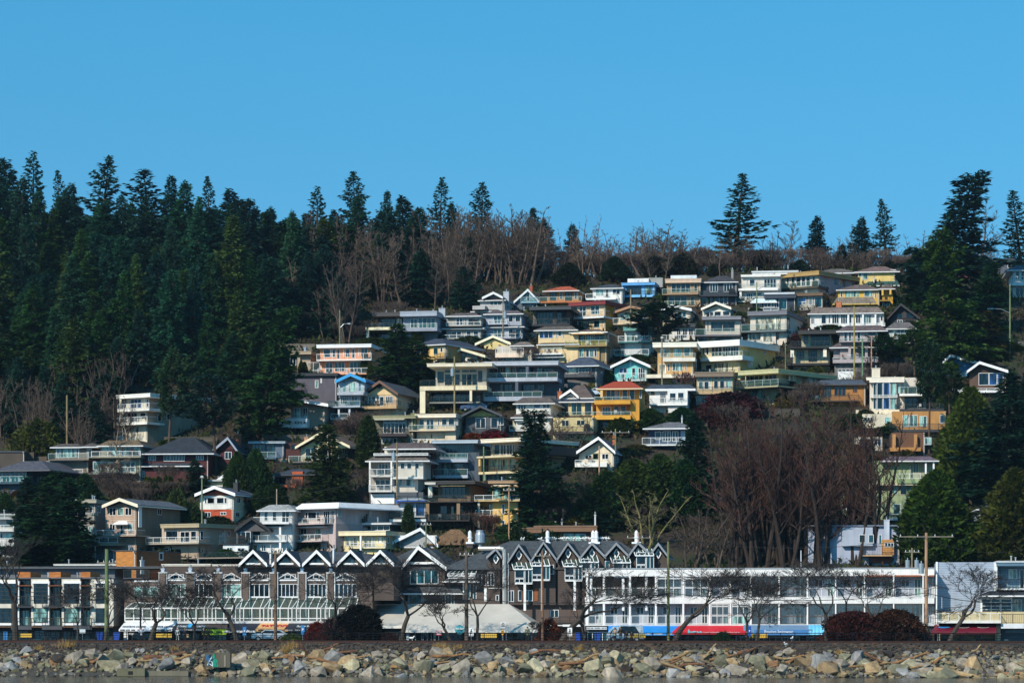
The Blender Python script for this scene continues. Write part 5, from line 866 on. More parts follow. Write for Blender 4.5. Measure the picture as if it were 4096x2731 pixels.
sign(a, 'GOLDEN', 706, 755, 2508, 2499, 'e8e8e8', -1.7, .25, .01); sign(a, 'CACTUS', 786, 822, 2508, 2499, 'e8e8e8', -1.7, .25, .01); sign(a, 'FINE ART WORKING ARTIST STUDIO', 714, 812, 2522, 2516, 'c8ccd0', -2.42, 0, .004, 0)
m = MB(); u = h.u(770, -1.7); z = h.z(2510, v=-1.7, u=u)
m.prism([(u-.3, -1.75+AV, z), (u+.2, -1.85+AV, z-.1), (u+.45, -1.3+AV, z+.5), (u-.05, -1.2+AV, z+.55)], (0, -.04, .03)); part('emblem', m, mat('3aa0d8', 'p'), a)
a = aw_(h, 820, 910, 2492, 2514, '3c3430', 1.2, 2510); m = MB()
for i in range(4): m.beam((h.u(822+i*24, -1.2), -1.2, h.z(2514, v=-1.2, u=10)), (h.u(840+i*24, 0), 0, h.z(2492, v=0, u=10)), .04)
part('strut', m, mat('d8d8d8', 'p'), h.root)
m = MB(); u0, u1 = h.u(824, -2.0), h.u(920, -2.0); z0, z1 = h.z(2537, v=-2, u=u0), h.z(2515, v=-2, u=u0); m.box(u0, u1, -2.04+AV, -2+AV, z0, z1); a = part('banner', m, mat('b8d820', 'p'), h.root)
sign(a, 'Venza', 828, 852, 2531, 2519, '2c5c20', -2.06, 0, .01, 0); sign(a, 'pizza', 865, 889, 2530, 2520, '2c5c20', -2.06, 0, .01, 0)
m = MB(); uc, zc = h.u(858.5, -2.06), h.z(2526, v=-2.06, u=u0)
for i in range(12): t = i*math.pi/6; t2 = t+math.pi/6; m.beam((uc+.17*math.cos(t), -2.07+AV, zc+.2*math.sin(t)), (uc+.17*math.cos(t2), -2.07+AV, zc+.2*math.sin(t2)), .025)
part('emblem', m, mat('3c6c24', 'p'), a)
a = aw_(h, 908, 1045, 2489, 2531, '10182c', 2.4, 2518, 926, 1050)
sign(a, 'popculture', 945, 1023, 2530, 2520, 'e8e8e8', -2.42, 0, .012, 0)
m = MB(); rr = random.Random(4)
for i in range(26): u = h.u(908+rr.random()*(60 if i < 18 else 137), -2.42); z = h.z(2531, v=-2.42, u=u); s = rr.uniform(.1, .3); m.prism([(u-s, -2.425+AV, z), (u+s, -2.425+AV, z), (u+s*.6, -2.425+AV, z+s*1.3), (u-s*.5, -2.425+AV, z+s*1.2)], (0, -.01, 0))
part('emblem', m, mat('d8dce0', 'p'), a)
a = aw_(h, 1020, 1152, 2489, 2524, 'd8a468', 2.5, 2516, 1045, 1158)
sign(a, 'TATTOO', 1042, 1148, 2511, 2494, 'b01c2c', -1.7, .15, .035); sign(a, 'WWW.WHITEROCKTATTOO', 1032, 1138, 2523, 2517, '302018', -2.52, 0, .01, 0)
a = aw_(h, 1136, 1265, 2489, 2524, '101828', 2.5, 2515, 1158, 1265)
sign(a, 'Sugary Sweets', 1185, 1264, 2508, 2498, 'e8ece8', -1.75, .35, .01); 
for x, t in ((1146, 'Shaved Ice'), (1180, 'Mochi Ice Cream'), (1227, 'Fresh Froyo')): sign(a, t, x, x+len(t)*2.4, 2521, 2517, 'd0d4d8', -2.52, 0, .003, 0)
a = aw_(h, 1255, 1440, 2490, 2524, 'a81c30', 2.2, 2514, 1268, 1440)

# --- middle section: big white trimmed gable, dark gables with diamond windows
h = House('R', 'gabled_block', 'dark brown gabled block with diamond windows and a grey shingle roof full of gulls', -290, 2720, 1100, a=6.5, Y=YS+5, D=16, cat='building')
h.block(-290, 2720, 325, 1100, 0, '5a4c46', 'l', foot=1)
h.skirt(380, 2780, 36, 330, '3e4246', 11, 1.0, '-')
h.skirt(-300, 560, 120, 330, '3e4246', 10, 1.0, '-')
h.run('''g 15 190 480 105 328 #5a4c46 #f0f0f0 #3e4246 over=1.6 wk=l tw=.35 D=9; k 90 395 252 275 -.9 #f0f0f0 p D=.5; w 105 338 402 482 4 t w v=-.7; k 40 470 330 495 -.62 #5a4c46 l D=1; w 105 338 402 486 4 t w
m 440 815 345 452 #3e4246 inset=2 over=1.6 D=2 trim=#e8e8e8; m 10 660 490 578 #3e4246 inset=1.4 over=1.4 D=2 trim=#e8e8e8; w 15 590 90 694 1 t w; w 96 592 234 694 1 t w; w 240 592 384 694 1 t w; w 390 592 450 694 1 t w; w 470 590 570 694 3 n w; w 700 470 800 640 3 t w; w 812 380 900 500 2 n w; k 655 670 470 640 -.3 #f0f0f0 p D=.4''')
greenhouse(h, 500, 790, 326, 375, 402, 1.6, 6, False)
def diamond(ax, ya, hw, hh):
    u, z = h.u(ax, -1.25), h.z(ya, v=-1.25, u=h.u(ax, -1.25)); s = YS/F/h.s; a, b = hw*s, hh*s; m = MB(); g = MB(); v = -.95
    P = [(u-a, z), (u, z+b), (u+a, z), (u, z-b)]
    for i in range(4): p, q = P[i], P[(i+1) % 4]; m.beam((p[0], v, p[1]), (q[0], v, q[1]), .08)
    g.prism([(p[0], v+.02, p[1]) for p in P], (0, .03, 0)); o = part('window', m, mat('f0f0f0', 'p'), h.root); part('pane', g, mat('16242c', 'n'), o)
sx = (1600-2300)*2.6133
for i, (ax, ya, x0, x1, ye) in enumerate(((1000, 125, 912, 1054, 215), (1242, 85, 1130, 1368, 272), (1500, 56, 1380, 1634, 250), (1756, 66, 1642, 1890, 250), (2006, 66, 1895, 2140, 215), (2262, 68, 2148, 2385, 205), (2478+10, 60, 2385, 2640, 215), (2700, 70, 2600, 2800, 215))):
    h.run(f'g {x0-6} {ax} {x1+6} {ya} {ye} #4c403a #888c92 #3e4246 over=.9 v=-.8 wk=l tw=.16 D=8; k {x0+6} {x1-6} {ye-6} 700 -.78 #4c403a l D=.9')
    diamond(ax, ya+95, 27, 48)
for x0, yt, p in ((1200, 282, 0), (1383, 246, 0), (1722, 252, 0), (1893, 208, 0), (2228, 214, 0), (2470, 140, 1)):
    dx = 185; h.run(f'w {x0} {yt+10} {x0+100} {yt+140} 1 n w v=-1.9; w {x0+104} {yt+48} {x0+dx} {yt+190} 2 t w v=-2.0; w {x0} {yt+144} {x0+98} {yt+188} 2 n w v=-1.9; k {x0-3} {x0+dx} {yt+190} {yt+202} -2 #f0f0f0 p D=2; p {x0+104} {yt+200} 760 .3 -2 #e8e8e8; k {x0} {x0+dx-2} {yt+30} {yt+190} -1.85 #4c403a l D=1.85')
    m = MB(); u0, u1 = h.u(x0-4, -1.2), h.u(x0+dx, -2.2); zt, zb = h.z(yt, v=-1.2, u=u0), h.z(yt+46, v=-2.2, u=u0)
    for k in range(5): a_ = u0+(u1-u0)*k/4; m.beam((a_-.4, -.85, zt+.3), (a_, -2.2, zb), .06)
    m.box(u0, u1, -2.26, -2.14, zb-.07, zb+.07); o = part('glazed_roof', m, mat('f0f0f0', 'p'), h.root)
    g = MB(); g.prism([(u0-.4, -.85, zt+.3), (u1-.4, -.85, zt+.3), (u1, -2.2, zb), (u0, -2.2, zb)], (0, 0, -.02)); part('pane', g, mat('49766a', 'q'), o)
h.run('''w 2142 240 2190 330 1 t w; w 1560 280 1610 380 1 n w; w 1130 310 1142 390 1; w 916 362 985 500 2 n w; k 916 1125 522 530 -.9 #f0f0f0 p D=.3; w 1132 548 1192 668 2; w 1235 548 1280 660 1 n w; w 1300 545 1390 660 2 t w; k 1270 1280 540 660 -.9 #a86028 w D=.2; k 1395 1450 530 660 -.86 #8a5028 w D=.2
w 1570 750 1660 830 2 t w; k 1126 1132 160 690 -1.0 #e8e8e8 p D=.2; w 1000 595 1035 660 1; k 870 915 520 660 -.82 #f0f0f0 p D=.1; k 1565 1890 860 1100 -.9 #4c4038 l D=1; b 1565 1880 822 910 918 r #e8e8e8 2; w 1640 1050 1700 1095 1''')
# duct and roof vents
m = MB(); P = [(820, 112), (1050, 112), (1080, 120), (1092, 150), (1092, 690)]; P = [(h.u(a, -1.3), -1.3, h.z(b, v=-1.3, u=h.u(a, -1.3))) for a, b in P]; m.path(P, .28, 8); part('duct', m, mat('c8c4bc', 'x'), h.root)
m = MB(); u, z = h.u(836, 3), h.z(92, v=3, u=h.u(836, 3)); 
for za, zb, ra, rb in ((-.5, .3, .35, .35), (.3, .5, .7, 1.2), (.5, 1.5, 1.2, 1.2), (1.5, 1.9, 1.2, .8), (1.9, 2.1, .9, .9)): m.beam((u, 3, z+za), (u, 3, z+zb), ra*.55, rb*.55, 14)
part('exhaust_fan', m, mat('b8bcc0', 'x'), h.root)
for x, w in ((728, 50), (1540, 40), (2030, 70), (2040+430, 60)):
    h.run(f'k {x-w} {x+w} 42 62 6 #f0f0f0 p D=2; k {x-w+8} {x+w-8} 58 105 6.2 #4a4240 l D=1.6')
    for dx in ((-14, 20) if w > 60 else (0,)):
        m = MB(); u, z = h.u(x+dx, 6.5), h.z(44, v=6.5, u=h.u(x+dx, 6.5)); m.beam((u, 6.8, z), (u, 6.8, z+1.2), .24, n=10); m.beam((u, 6.8, z+.5), (u, 6.8, z+.62), .34, n=10); m.beam((u, 6.8, z+1.2), (u, 6.8, z+1.5), .26, .08, 10); part('chimney_pot', m, mat('f0f0f0', 'p'), h.root)
# --- restaurant with pale metal roof
h = House('R', 'restaurant', 'low restaurant under a wide pale ribbed metal roof', -20, 1470, 1100, a=6.5, Y=YS-6, D=8, cat='building')
h.block(-16, 1460, 975, 1100, 0, '1e2226', 's', foot=1)
def hiproof(x0, x1, xa, xb, y0, y1, depth, col, v0=-1):
    u0, u1, ua, ub = h.u(x0, v0), h.u(x1, v0), h.u(xa, depth), h.u(xb, depth); z0, z1 = h.z(y1, v=v0, u=(u0+u1)/2), h.z(y0, v=depth, u=ua); m = MB()
    m.v = [(u0, v0, z0), (u1, v0, z0), (ub, depth, z1), (ua, depth, z1), (u0, depth*2, z0), (u1, depth*2, z0), (ub, depth+.5, z1), (ua, depth+.5, z1)]; m.f = [(0, 1, 2, 3), (1, 5, 6, 2), (0, 3, 7, 4), (3, 2, 6, 7), (4, 7, 6, 5), (0, 4, 5, 1)]
    part('roof', m, mat(col, 'm'), h.root); m = MB(); m.box(u0-.05, u1+.05, v0-.08, v0+.2, z0-.3, z0+.02); part('fascia', m, mat('e4e0d8', 'p'), h.root)
hiproof(15, 1480, 60, 1140, 692, 968, 8, 'cbc4b8'); hiproof(-380, 560, -250, 600, 690, 920, 9, 'c4beb4', 1.5)
h.run('w 95 990 230 1095 2 t w; w 240 990 330 1095 2 n w; w 345 985 380 1095 1 c b; w 450 985 660 1095 4 n k; w 820 985 1000 1095 4 n k; w 1020 985 1180 1095 3 n k; w 1190 985 1440 1095 4 k k; p 80 975 1098 .3 -.6 #e8e8e8; p 1470 975 1098 .3 -.6 #e8e8e8; w -380 930 -260 1090 3 t k; k -400 -20 930 1100 2 #24282c')
m = MB(); u, z = h.u(622, -1.3), h.z(958, v=-1.3, u=h.u(622, -1.3)); k = 20; m.prism([(u+.62*1.0*math.cos(i*2*math.pi/k), -1.3, z+.26*math.sin(i*2*math.pi/k)*2.2) for i in range(k)], (0, .06, 0)); a = part('sign', m, mat('3a9cac', 'p'), h.root)
fit(h, a, 'West Beach', 578, 668, 962, 942, -1.32, 'e8f0f0', .2, .01); fit(h, a, 'BAR & GRILL', 600, 655, 974, 965, -1.32, '1c2c34')
# stair between the blocks
HS('R', 'white outdoor staircase and landing between the dark gables and the white block', 1700, 1890, 905, 918, 'e8e8e8', 'p', '', name='staircase', cat='staircase', Y=YS-3, a=6.5, D=2, foot=.1)

# --- white three storey block
h = House('S', 'white_block', 'long white three storey block with recessed balconies above blue and red awnings', 102, 3757, 985, a=6.2, Y=YS-.5, D=15, cat='building')
TX = (3196-2300)*2.6133
h.block(102, 3757, 560, 985, 1.8, 'b8bcc8', 's', foot=1); h.block(102, 3757, 268, 560, 1.81, 'b4b8c8', 's')
def seg(v, ya, yb, yc, yd, col, kind='v', xs=(102, 1400, 2352, 3757), D=2.0, name='band'):
    pass
def zline(x, y0, y1): return y0+(y1-y0)*(x-102)/(3757-102)
# horizontal bands: their rows drift up to the right with the oblique street, which the house frame already does
h.run('k 102 3757 190 268 0 #eceae8 v; f 98 3762 184 192 #d8dce0 .1 D=14; k 102 3757 488 556 -.02 #e8e6e4 v D=2.2; k 102 3757 772 788 -.02 #dcdcdc p D=2.2; k 102 3757 788 985 .4 #30343a s')
posts = [(112, 'x'), (288, 'x'), (560, 'x'), (832, 'x'), (1118, 'x'), (1395, 'x'), (1610, 'x'), (1825, 'x'), (2120, 'x'), (TX+75, 'x'), (TX+370, 'x'), (TX+672, 'x'), (TX+976, 'x'), (TX+1284, 'x'), (TX+1424, 'x')]
PX = [p[0] for p in posts]
for p in PX: h.run(f'k {p} {p+26} 250 786 .02 #f0eeec p D=1.8')
up = 'aopggoobboooooo'; dn = 'ppppPggbbbbbbo'
def bay(x0, x1, y0, y1, t, rr):
    w = x1-x0
    if t in 'opaP':                                     # open balcony
        h.run(f'w {x0+w*.22:.0f} {y0+28} {x0+w*.55:.0f} {y0+108} 2 n w v=1.79; d {x0+w*.72:.0f} {y0+26} {x1-6:.0f} {y1-6} 2 {rr.choice("npn")} w v=1.79; b {x0} {x1} {y0+120} {y1} {y1+4} w #dcdcdc 0.05 back=1.7')
    elif t == 'g':
        h.run(f'w {x0+w*.2:.0f} {y0+30} {x0+w*.5:.0f} {y0+118} 2 c w v=1.79; d {x0+w*.6:.0f} {y0+26} {x1-16:.0f} {y1-6} 2 p w v=1.79; w {x0} {y0} {x1} {y0+22} 3 n w v=.1; w {x0} {y0+24} {x1} {y0+118} 3 q w v=.1; w {x0} {y0+122} {x1} {y1} 3 {rr.choice("qqp")} w v=.1')
    else:
        h.run(f'w {x0+w*.2:.0f} {y0+30} {x0+w*.5:.0f} {y0+118} 2 n w v=1.79; d {x0+w*.6:.0f} {y0+26} {x1-16:.0f} {y1-6} 2 k w v=1.79; w {x0} {y0} {x1} {y0+126} 3 q #4a4440 v=.12; w {x0} {y0+128} {x1} {y1} 2 {rr.choice("qqp")} #4a4440 v=.12')
rr = random.Random(8)
for i in range(len(PX)-1):
    bay(PX[i]+28, PX[i+1]-2, 270, 486, up[i], rr); bay(PX[i]+28, PX[i+1]-2, 560, 770, dn[i], rr)
for a_, b_ in ((TX+690, TX+972), (TX+992, TX+1282), (TX+1350, TX+1420)): h.run(f'k {a_} {b_} 258 274 -.2 #a05a38 w D=.5')
h.run('w 480 850 560 980 2; w 130 850 340 975 4 t w; k 110 340 800 826 -.3 #e8ecec p D=.4; w 600 905 760 975 3 n k; w 900 905 1100 980 4 k k; w 1150 890 1400 980 5 n k; w 1420 890 1640 980 4 k k; w 1680 890 1790 980 2 n w; w 1850 900 2350 980 8 n w; w 2420 900 2700 980 5 t w; w 3280 905 3500 975 4 k k')
h.run(f'k {TX+1060} {TX+1310} 785 900 -.1 #f0f0f0 p D=1')
for j, t in enumerate(('CAFE', 'BISTRO', 'PATIO')): fit(h, h.root, t, TX+1266, TX+1300, 835+j*16, 826+j*16, -.13, '505868')
for q_ in range(5):
    x_ = 480+q_*0; 
fit(h, h.root, 'ROAST LAMB   MOUSSAKA   RACK OF LAMB', 118, 362, 822, 808, -.32, '405078')
# awnings
a = awning(h, 345, 1115, 787, 892, '1484d4', 1.8, 862, 350, 1115)
for x, t in ((530, 'PRAWNS'), (620, 'KALAMARI'), (730, 'KOSMOS'), (826, 'SOUVLAKIA'), (988, '679')): fit(h, a, t, x, x+(62 if len(t) < 8 else 88) if t != '679' else x+28, 882, 868, -1.83, 'e8f0f8', .15, .006)
m = MB(); g = MB(); v = -2.1; uc, zc = h.u(425, v), h.z(890, v=v, u=h.u(425, v)); s = YS/F/h.s
for k in range(10):
    t0, t1 = math.pi*k/10, math.pi*(k+1)/10; ra, rb = 82*s, 58*s; A = lambda r, t: (uc+r*math.cos(t), zc+r*1.22*math.sin(t))
    P = [A(ra, t0), A(ra, t1), A(rb, t1), A(rb, t0)]; m.prism([(p[0], v, p[1]) for p in P], (0, 2.0, 0)); g.prism([(uc, v+.3, zc), (*[A(rb, t0)][0][:1], v+.3, A(rb, t0)[1]), (A(rb, t1)[0], v+.3, A(rb, t1)[1])], (0, .02, 0))
ar = part('arch_awning', m, mat('2490cc', 'p'), h.root); part('arch_lining', g, mat('8a8c90', 's'), ar)
TXT = 'KOSMOS GREEK RESTAURANT'
for k, ch in enumerate(TXT):
    if ch == ' ': continue
    t = math.pi*(.93-.86*k/(len(TXT)-1)); c_ = bpy.data.curves.new('t', 'FONT'); c_.body = ch; c_.size = .34; c_.extrude = .01; c_.align_x = 'CENTER'; o = bpy.data.objects.new('t', c_); C.objects.link(o); bpy.context.view_layer.update()
    me = bpy.data.meshes.new_from_object(o.evaluated_get(bpy.context.evaluated_depsgraph_get())); bpy.data.objects.remove(o)
    q = link('lettering', me, mat('d8e8f0', 'p'), ar); q.location = (uc+62*s*math.cos(t), v-.03, zc+62*s*1.22*math.sin(t)); q.rotation_euler = (R(90), t*-1+math.pi/2, 0)
a = awning(h, 1018, 1782, 785, 875, 'cc1028', 2.2, 850, 1090, 1782)
fit(h, a, 'HAPPY PeoPle', 1204, 1330, 868, 848, -2.24, '7ad0e0', 0, .012); fit(h, a, 'Crystals Jewelry Spiritual Gifts Clothing Medical Decor Treasures', 1340, 1720, 866, 852, -2.24, 'f0d8e0', 0, .003)
m = MB(); u = h.u(1190, -2.24); z = h.z(870, v=-2.24, u=u); m.box(u-.12, u+.12, -2.24, -2.22, z, z+.4); m.box(u-.06, u+.06, -2.24, -2.22, z+.4, z+.55); part('emblem', m, mat('58b8c8', 'p'), a)
a = awning(h, 1762, TX+140, 778, 884, '6c8cac', 1.8, 828, 1762, TX+110)
fit(h, a, 'Beaches Swimwear', 1978, 2282, 872, 838, -1.84, 'd8e4f0', 0, .004)
m = MB(); u0, u1 = h.u(1870, -1.83), h.u(TX+100, -1.83); m.box(u0, u1, -1.82, -1.8, h.z(884, v=-1.8, u=u0), h.z(828, v=-1.8, u=u0)); part('valance', m, mat('3a78b4', 'p'), a)
# domed pale blue awning
m = MB(); v = -1.9; xs_ = [TX+100+i*40 for i in range(9)]; u0, u1 = h.u(TX+100, v), h.u(TX+416, v)
for i in range(8):
    a0, a1 = u0+(u1-u0)*i/8, u0+(u1-u0)*(i+1)/8; z0, z1 = h.z(882, v=v, u=u0), h.z(778, v=0, u=u0)
    for k in range(6):
        t0, t1 = math.pi/2*k/6, math.pi/2*(k+1)/6; q0, q1 = (v*math.cos(t0), z0+(z1-z0)*math.sin(t0)), (v*math.cos(t1), z0+(z1-z0)*math.sin(t1))
        b_ = len(m.v); am = (a0+a1)/2; m.v += [(a0, q0[0], q0[1]), (am, q0[0]-.06, q0[1]+.03), (a1, q0[0], q0[1]), (a1, q1[0], q1[1]), (am, q1[0]-.06, q1[1]+.03), (a0, q1[0], q1[1])]; m.f += [(b_, b_+1, b_+4, b_+5), (b_+1, b_+2, b_+3, b_+4)]
part('domed_awning', m, mat('6cc4ec', 'p'), h.root)
# --- right hand building
h = House('T', 'blue_grey_building', 'pale blue grey boarded building with a maroon awning at the right street end', 1445, 2480, 982, a=6.2, Y=YS-5, D=14, cat='building')
h.block(1445, 2480, 640, 982, 1, 'c0b088', 's', foot=1); h.block(1445, 2100, 124, 660, 3.2, '9ca8b8', 'l')
h.run('''k 1430 1452 120 660 3.0 #eeeeee p D=1; k 2060 2480 160 430 2.6 #6c90a4 l; f 2066 2490 110 124 #eeeeee .6; f 2066 2490 124 162 #58788c .5; k 2040 2075 125 440 .2 #eef0f0 p D=3; w 2190 195 2280 300 2 p w; w 2305 200 2400 400 2 n w; k 2110 2118 170 300 2.5 #88a8b0 p; b 2060 2480 298 396 412 r #e8ecec .4; k 2120 2480 440 790 2.4 #7c98a4 s; m 1890 2490 425 470 #2c323c inset=1.2 over=1 trim=#eeeeee D=3
w 1910 505 2105 655 2 n w hb=3 v=1.4; w 2110 505 2225 655 1 n w hb=3 v=1.4; k 1895 2235 480 700 1.5 #e8ecec p D=.6; w 2240 510 2330 650 2 c w; b 1450 2112 654 735 760 w #e8e8e4 2.0 back=4; b 2112 2480 664 765 815 r #e4e8ec 1.4; k 2110 2480 815 982 .6 #2c5060 l; k 2152 2480 830 870 .4 #3c6474 p D=.3; k 1445 1470 760 982 -.6 #e0e0dc p D=1; k 2050 2110 790 980 -.4 #c8b898 s D=1.5''')
a = awning(h, 1384, 2062, 762, 872, '6c1028', 2.6, 848, 1442, 2062)
def oval(x, y, w, col, rim, txt, tc):
    v = -1.35; u, z = h.u(x, v), h.z(y, v=v, u=h.u(x, v)); s = YS/F/h.s; k = 22
    zt, zm = h.z(762, v=0, u=u), h.z(848, v=-2.6, u=u); tilt = math.atan2(zt-zm, 2.6)
    def el(rx, ry, d): return [(u+rx*math.cos(i*2*math.pi/k)*s, v+ry*math.sin(i*2*math.pi/k)*s*math.cos(tilt)-d*math.sin(tilt), z+ry*math.sin(i*2*math.pi/k)*s*math.sin(tilt)+d*math.cos(tilt)) for i in range(k)]
    m = MB(); m.prism(el(w, 26, .02), (0, -.01, .02)); q = part('emblem', m, mat(rim, 'p'), a); m = MB(); m.prism(el(w-4, 22, .05), (0, -.01, .01)); part('plate', m, mat(col, 'p'), q)
    if txt: p = fit(h, a, txt, x-w*.8, x+w*.8, y+9, y-9, v-.12, tc, .15, .01); p.rotation_euler = (tilt, 0, 0)
oval(1518, 804, 62, '3a9ad4', '2c88c8', '', 'fff'); oval(1720, 802, 60, '281418', 'd8d8d8', 'OFFICES', 'e8e8e8'); oval(1926, 802, 60, '281418', 'd8d8d8', 'Cafe', 'e8e8e8')
h.run('w 1480 890 1560 940 1 n k; w 1640 930 1800 980 3 n k; w 1680 890 1720 915 1 n k; w 1840 890 1890 915 1 n k; w 1850 925 2040 980 3 k k')
# ---------------------------------------------------------------- promenade, railway, riprap, driftwood
def yl(e, x): return e-SK*x                    # depth of street line e at column x
FX0, FX1 = -66, 66
r = props(empty('promenade_railing', (0, 351, 3.8)), 'long black metal railing between the promenade and the railway line', 'railing')
for zt, rad in ((1.08, .045), (.78, .03), (.48, .03), (.2, .03)):
    m = MB(); m.beam((FX0, yl(0, FX0), zt), (FX1, yl(0, FX1), zt), rad, n=6); part('rail', m, mat('17191c', 'x'), r)
pm = MB(); pm.box(-.04, .04, -.04, .04, -.1, 1.12); pm.box(-.055, .055, -.055, .055, 1.12, 1.17); pme = pm.mesh('post')
n = 80
for i in range(n+1):
    x = FX0+(FX1-FX0)*i/n; link('post', pme, mat('17191c', 'x'), r, (x, yl(0, x), 0))
pc = pme.copy()
r = props(empty('railway_track', (0, 348.6, 3.76)), 'rusty brown railway track on dark ballast in front of the promenade', 'railway')
for dy in (0, 1.44):
    m = MB(); v = []
    for s_, z0, z1, w in ((0, 0, .16, .035), (0, .16, .22, .06)):
        k = len(m.v); a, b = (FX0*1.3, yl(dy, FX0*1.3)-1.4), (FX1*1.3, yl(dy, FX1*1.3)-1.4)
        for (x, y) in (a, b): m.v += [(x, y-w, z0), (x, y+w, z0), (x, y+w, z1), (x, y-w, z1)]
        m.f += [(k, k+4, k+5, k+1), (k+1, k+5, k+6, k+2), (k+2, k+6, k+7, k+3), (k+3, k+7, k+4, k)]
    part('steel_rail', m, mat('4a2c20', 'x'), r)
# boulders
def boulder(seed):
    rng = random.Random(seed); bm = bmesh.new()
    for i in range(13):
        d = Vector((rng.gauss(0, 1), rng.gauss(0, 1), rng.gauss(0, 1))).normalized(); bm.verts.new((d.x*.5*rng.uniform(.8, 1.1), d.y*.45*rng.uniform(.8, 1.1), d.z*.38*rng.uniform(.8, 1.1)))
    bmesh.ops.convex_hull(bm, input=bm.verts); 
    for v in [v for v in bm.verts if not v.link_faces]: bm.verts.remove(v)
    bmesh.ops.dissolve_limit(bm, angle_limit=.22, verts=bm.verts, edges=bm.edges)
    bmesh.ops.bevel(bm, geom=bm.edges[:], offset=.018, segments=1, affect='EDGES')
    me = bpy.data.meshes.new('boulder'); bm.to_mesh(me); bm.free(); return me
BM = [boulder(i) for i in range(14)]
RC = [('pale grey', '9c9080'), ('tan', '9a8260'), ('greenish grey', '807c64'), ('blue grey', '888684'), ('rusty brown', '7c5a3c'), ('dark basalt', '38302a'), ('light beige', 'aca284')]
LM = [(0, 'the modern townhouses'), (540, "the coffee shop awning"), (820, 'the lime green pizza banner'), (1000, 'the tattoo awning'), (1300, 'the dark round bush'), (1650, 'the pale metal roof'), (2050, 'the green coated walker'), (2420, 'the blue awning'), (2750, 'the red awning'), (3050, 'the blue grey swimwear awning'), (3350, 'the brown bush'), (3700, 'the maroon awning')]
rng = random.Random(5); placed = []; tries = 0
def shore_z(x, e): return ground(x, e-SK*x)
while len(placed) < 296 and tries < 30000:
    tries += 1
    x = rng.uniform(-61, 61); t = rng.random()**.9; e = 344.7-t*9.9
    if x < -33 and e < 337.5: continue
    big = .75+.9*min(1, t*2.2); s = big*rng.choice((.75, .9, 1.05, 1.25, 1.6))*rng.uniform(.85, 1.15)*.9
    if any((x-a)**2+((e-b)*1.5)**2 < (.27*(s+c))**2 for a, b, c in placed): continue
    placed.append((x, e, s))
    c = rng.choices(range(7), (5, 5, 4, 3, 1, .6 if t > .2 else 8, 3))[0]
    y = e-SK*x; z = shore_z(x, e)+s*.18
    o = bpy.data.objects.new('boulder', BM[rng.randrange(14)]); C.objects.link(o); o.location = (x, y, z); o.rotation_euler = (rng.uniform(-.5, .5), rng.uniform(-.5, .5), rng.uniform(0, 6.28))
    k = s*1.25; o.scale = (k*rng.uniform(.9, 1.35), k, k*rng.uniform(.85, 1.15))
    if not o.data.materials: o.data.materials.append(mat('8c8f8c', 'o'))
    o.material_slots[0].link = 'OBJECT'; o.material_slots[0].material = mat(RC[c][1], 'o')
    px = 2048+x*F/y; lm = [n for a, n in LM if px >= a-60] or [LM[0][1]]
    band = 'at the top of the riprap' if t < .3 else ('midway down the riprap' if t < .68 else 'at the waterline')
    size = 'small' if s < 1.0 else ('big' if s > 1.6 else 'medium')
    props(o, f"{size} {RC[c][0]} boulder {band} below {lm[-1]}", 'boulder', f"{size} {RC[c][0]} boulders {band} below {lm[-1]}")
def rubble(name, n, e0, e1, s0, s1, mats, label, seed):
    g = np.random.default_rng(seed); V = []; Fc = []; k = 0; hulls = [boulder(200+i) for i in range(8)]
    H = [(np.array([v.co[:] for v in b.vertices]), [tuple(p.vertices) for p in b.polygons]) for b in hulls]
    mi = []
    for i in range(n):
        x = g.uniform(-66, 66); e = g.uniform(e0, e1)
        if x < -36 and e < 338.5 and g.random() < .7: continue
        s = g.uniform(s0, s1)**1.0; v, f = H[i % 8]; a = g.uniform(0, 6.28); ca, sa = math.cos(a), math.sin(a); tl = g.uniform(-.6, .6)
        w = v*s*np.array([g.uniform(.8, 1.4), 1, g.uniform(.7, 1.2)]); w = np.stack([w[:, 0]*ca-w[:, 1]*sa, w[:, 0]*sa+w[:, 1]*ca, w[:, 2]+w[:, 0]*tl*.4], 1)
        w += np.array([x, e-SK*x, shore_z(x, e)+s*.12]); V.append(w); Fc += [tuple(q+k for q in p) for p in f]; mi += [i % len(mats)]*len(f); k += len(w)
    me = bpy.data.meshes.new(name); me.from_pydata(np.concatenate(V).tolist(), [], Fc)
    for c_ in mats: me.materials.append(mat(c_, 'o'))
    me.polygons.foreach_set('material_index', mi); o = link(name, me, None); props(o, label, 'rubble', None, 'stuff')
rubble('riprap_rubble', 4200, 335.2, 344.3, .4, 1.05, ('7c7464', '847252', '68664e', '66625e', '3e3630'), 'smaller angular stones filling gaps in the riprap', 3)
rubble('basalt_rubble', 4200, 343.0, 347.0, .25, .75, ('342f2b', '403932', '4c4238'), 'dark basalt rubble along the top of the bank', 4)
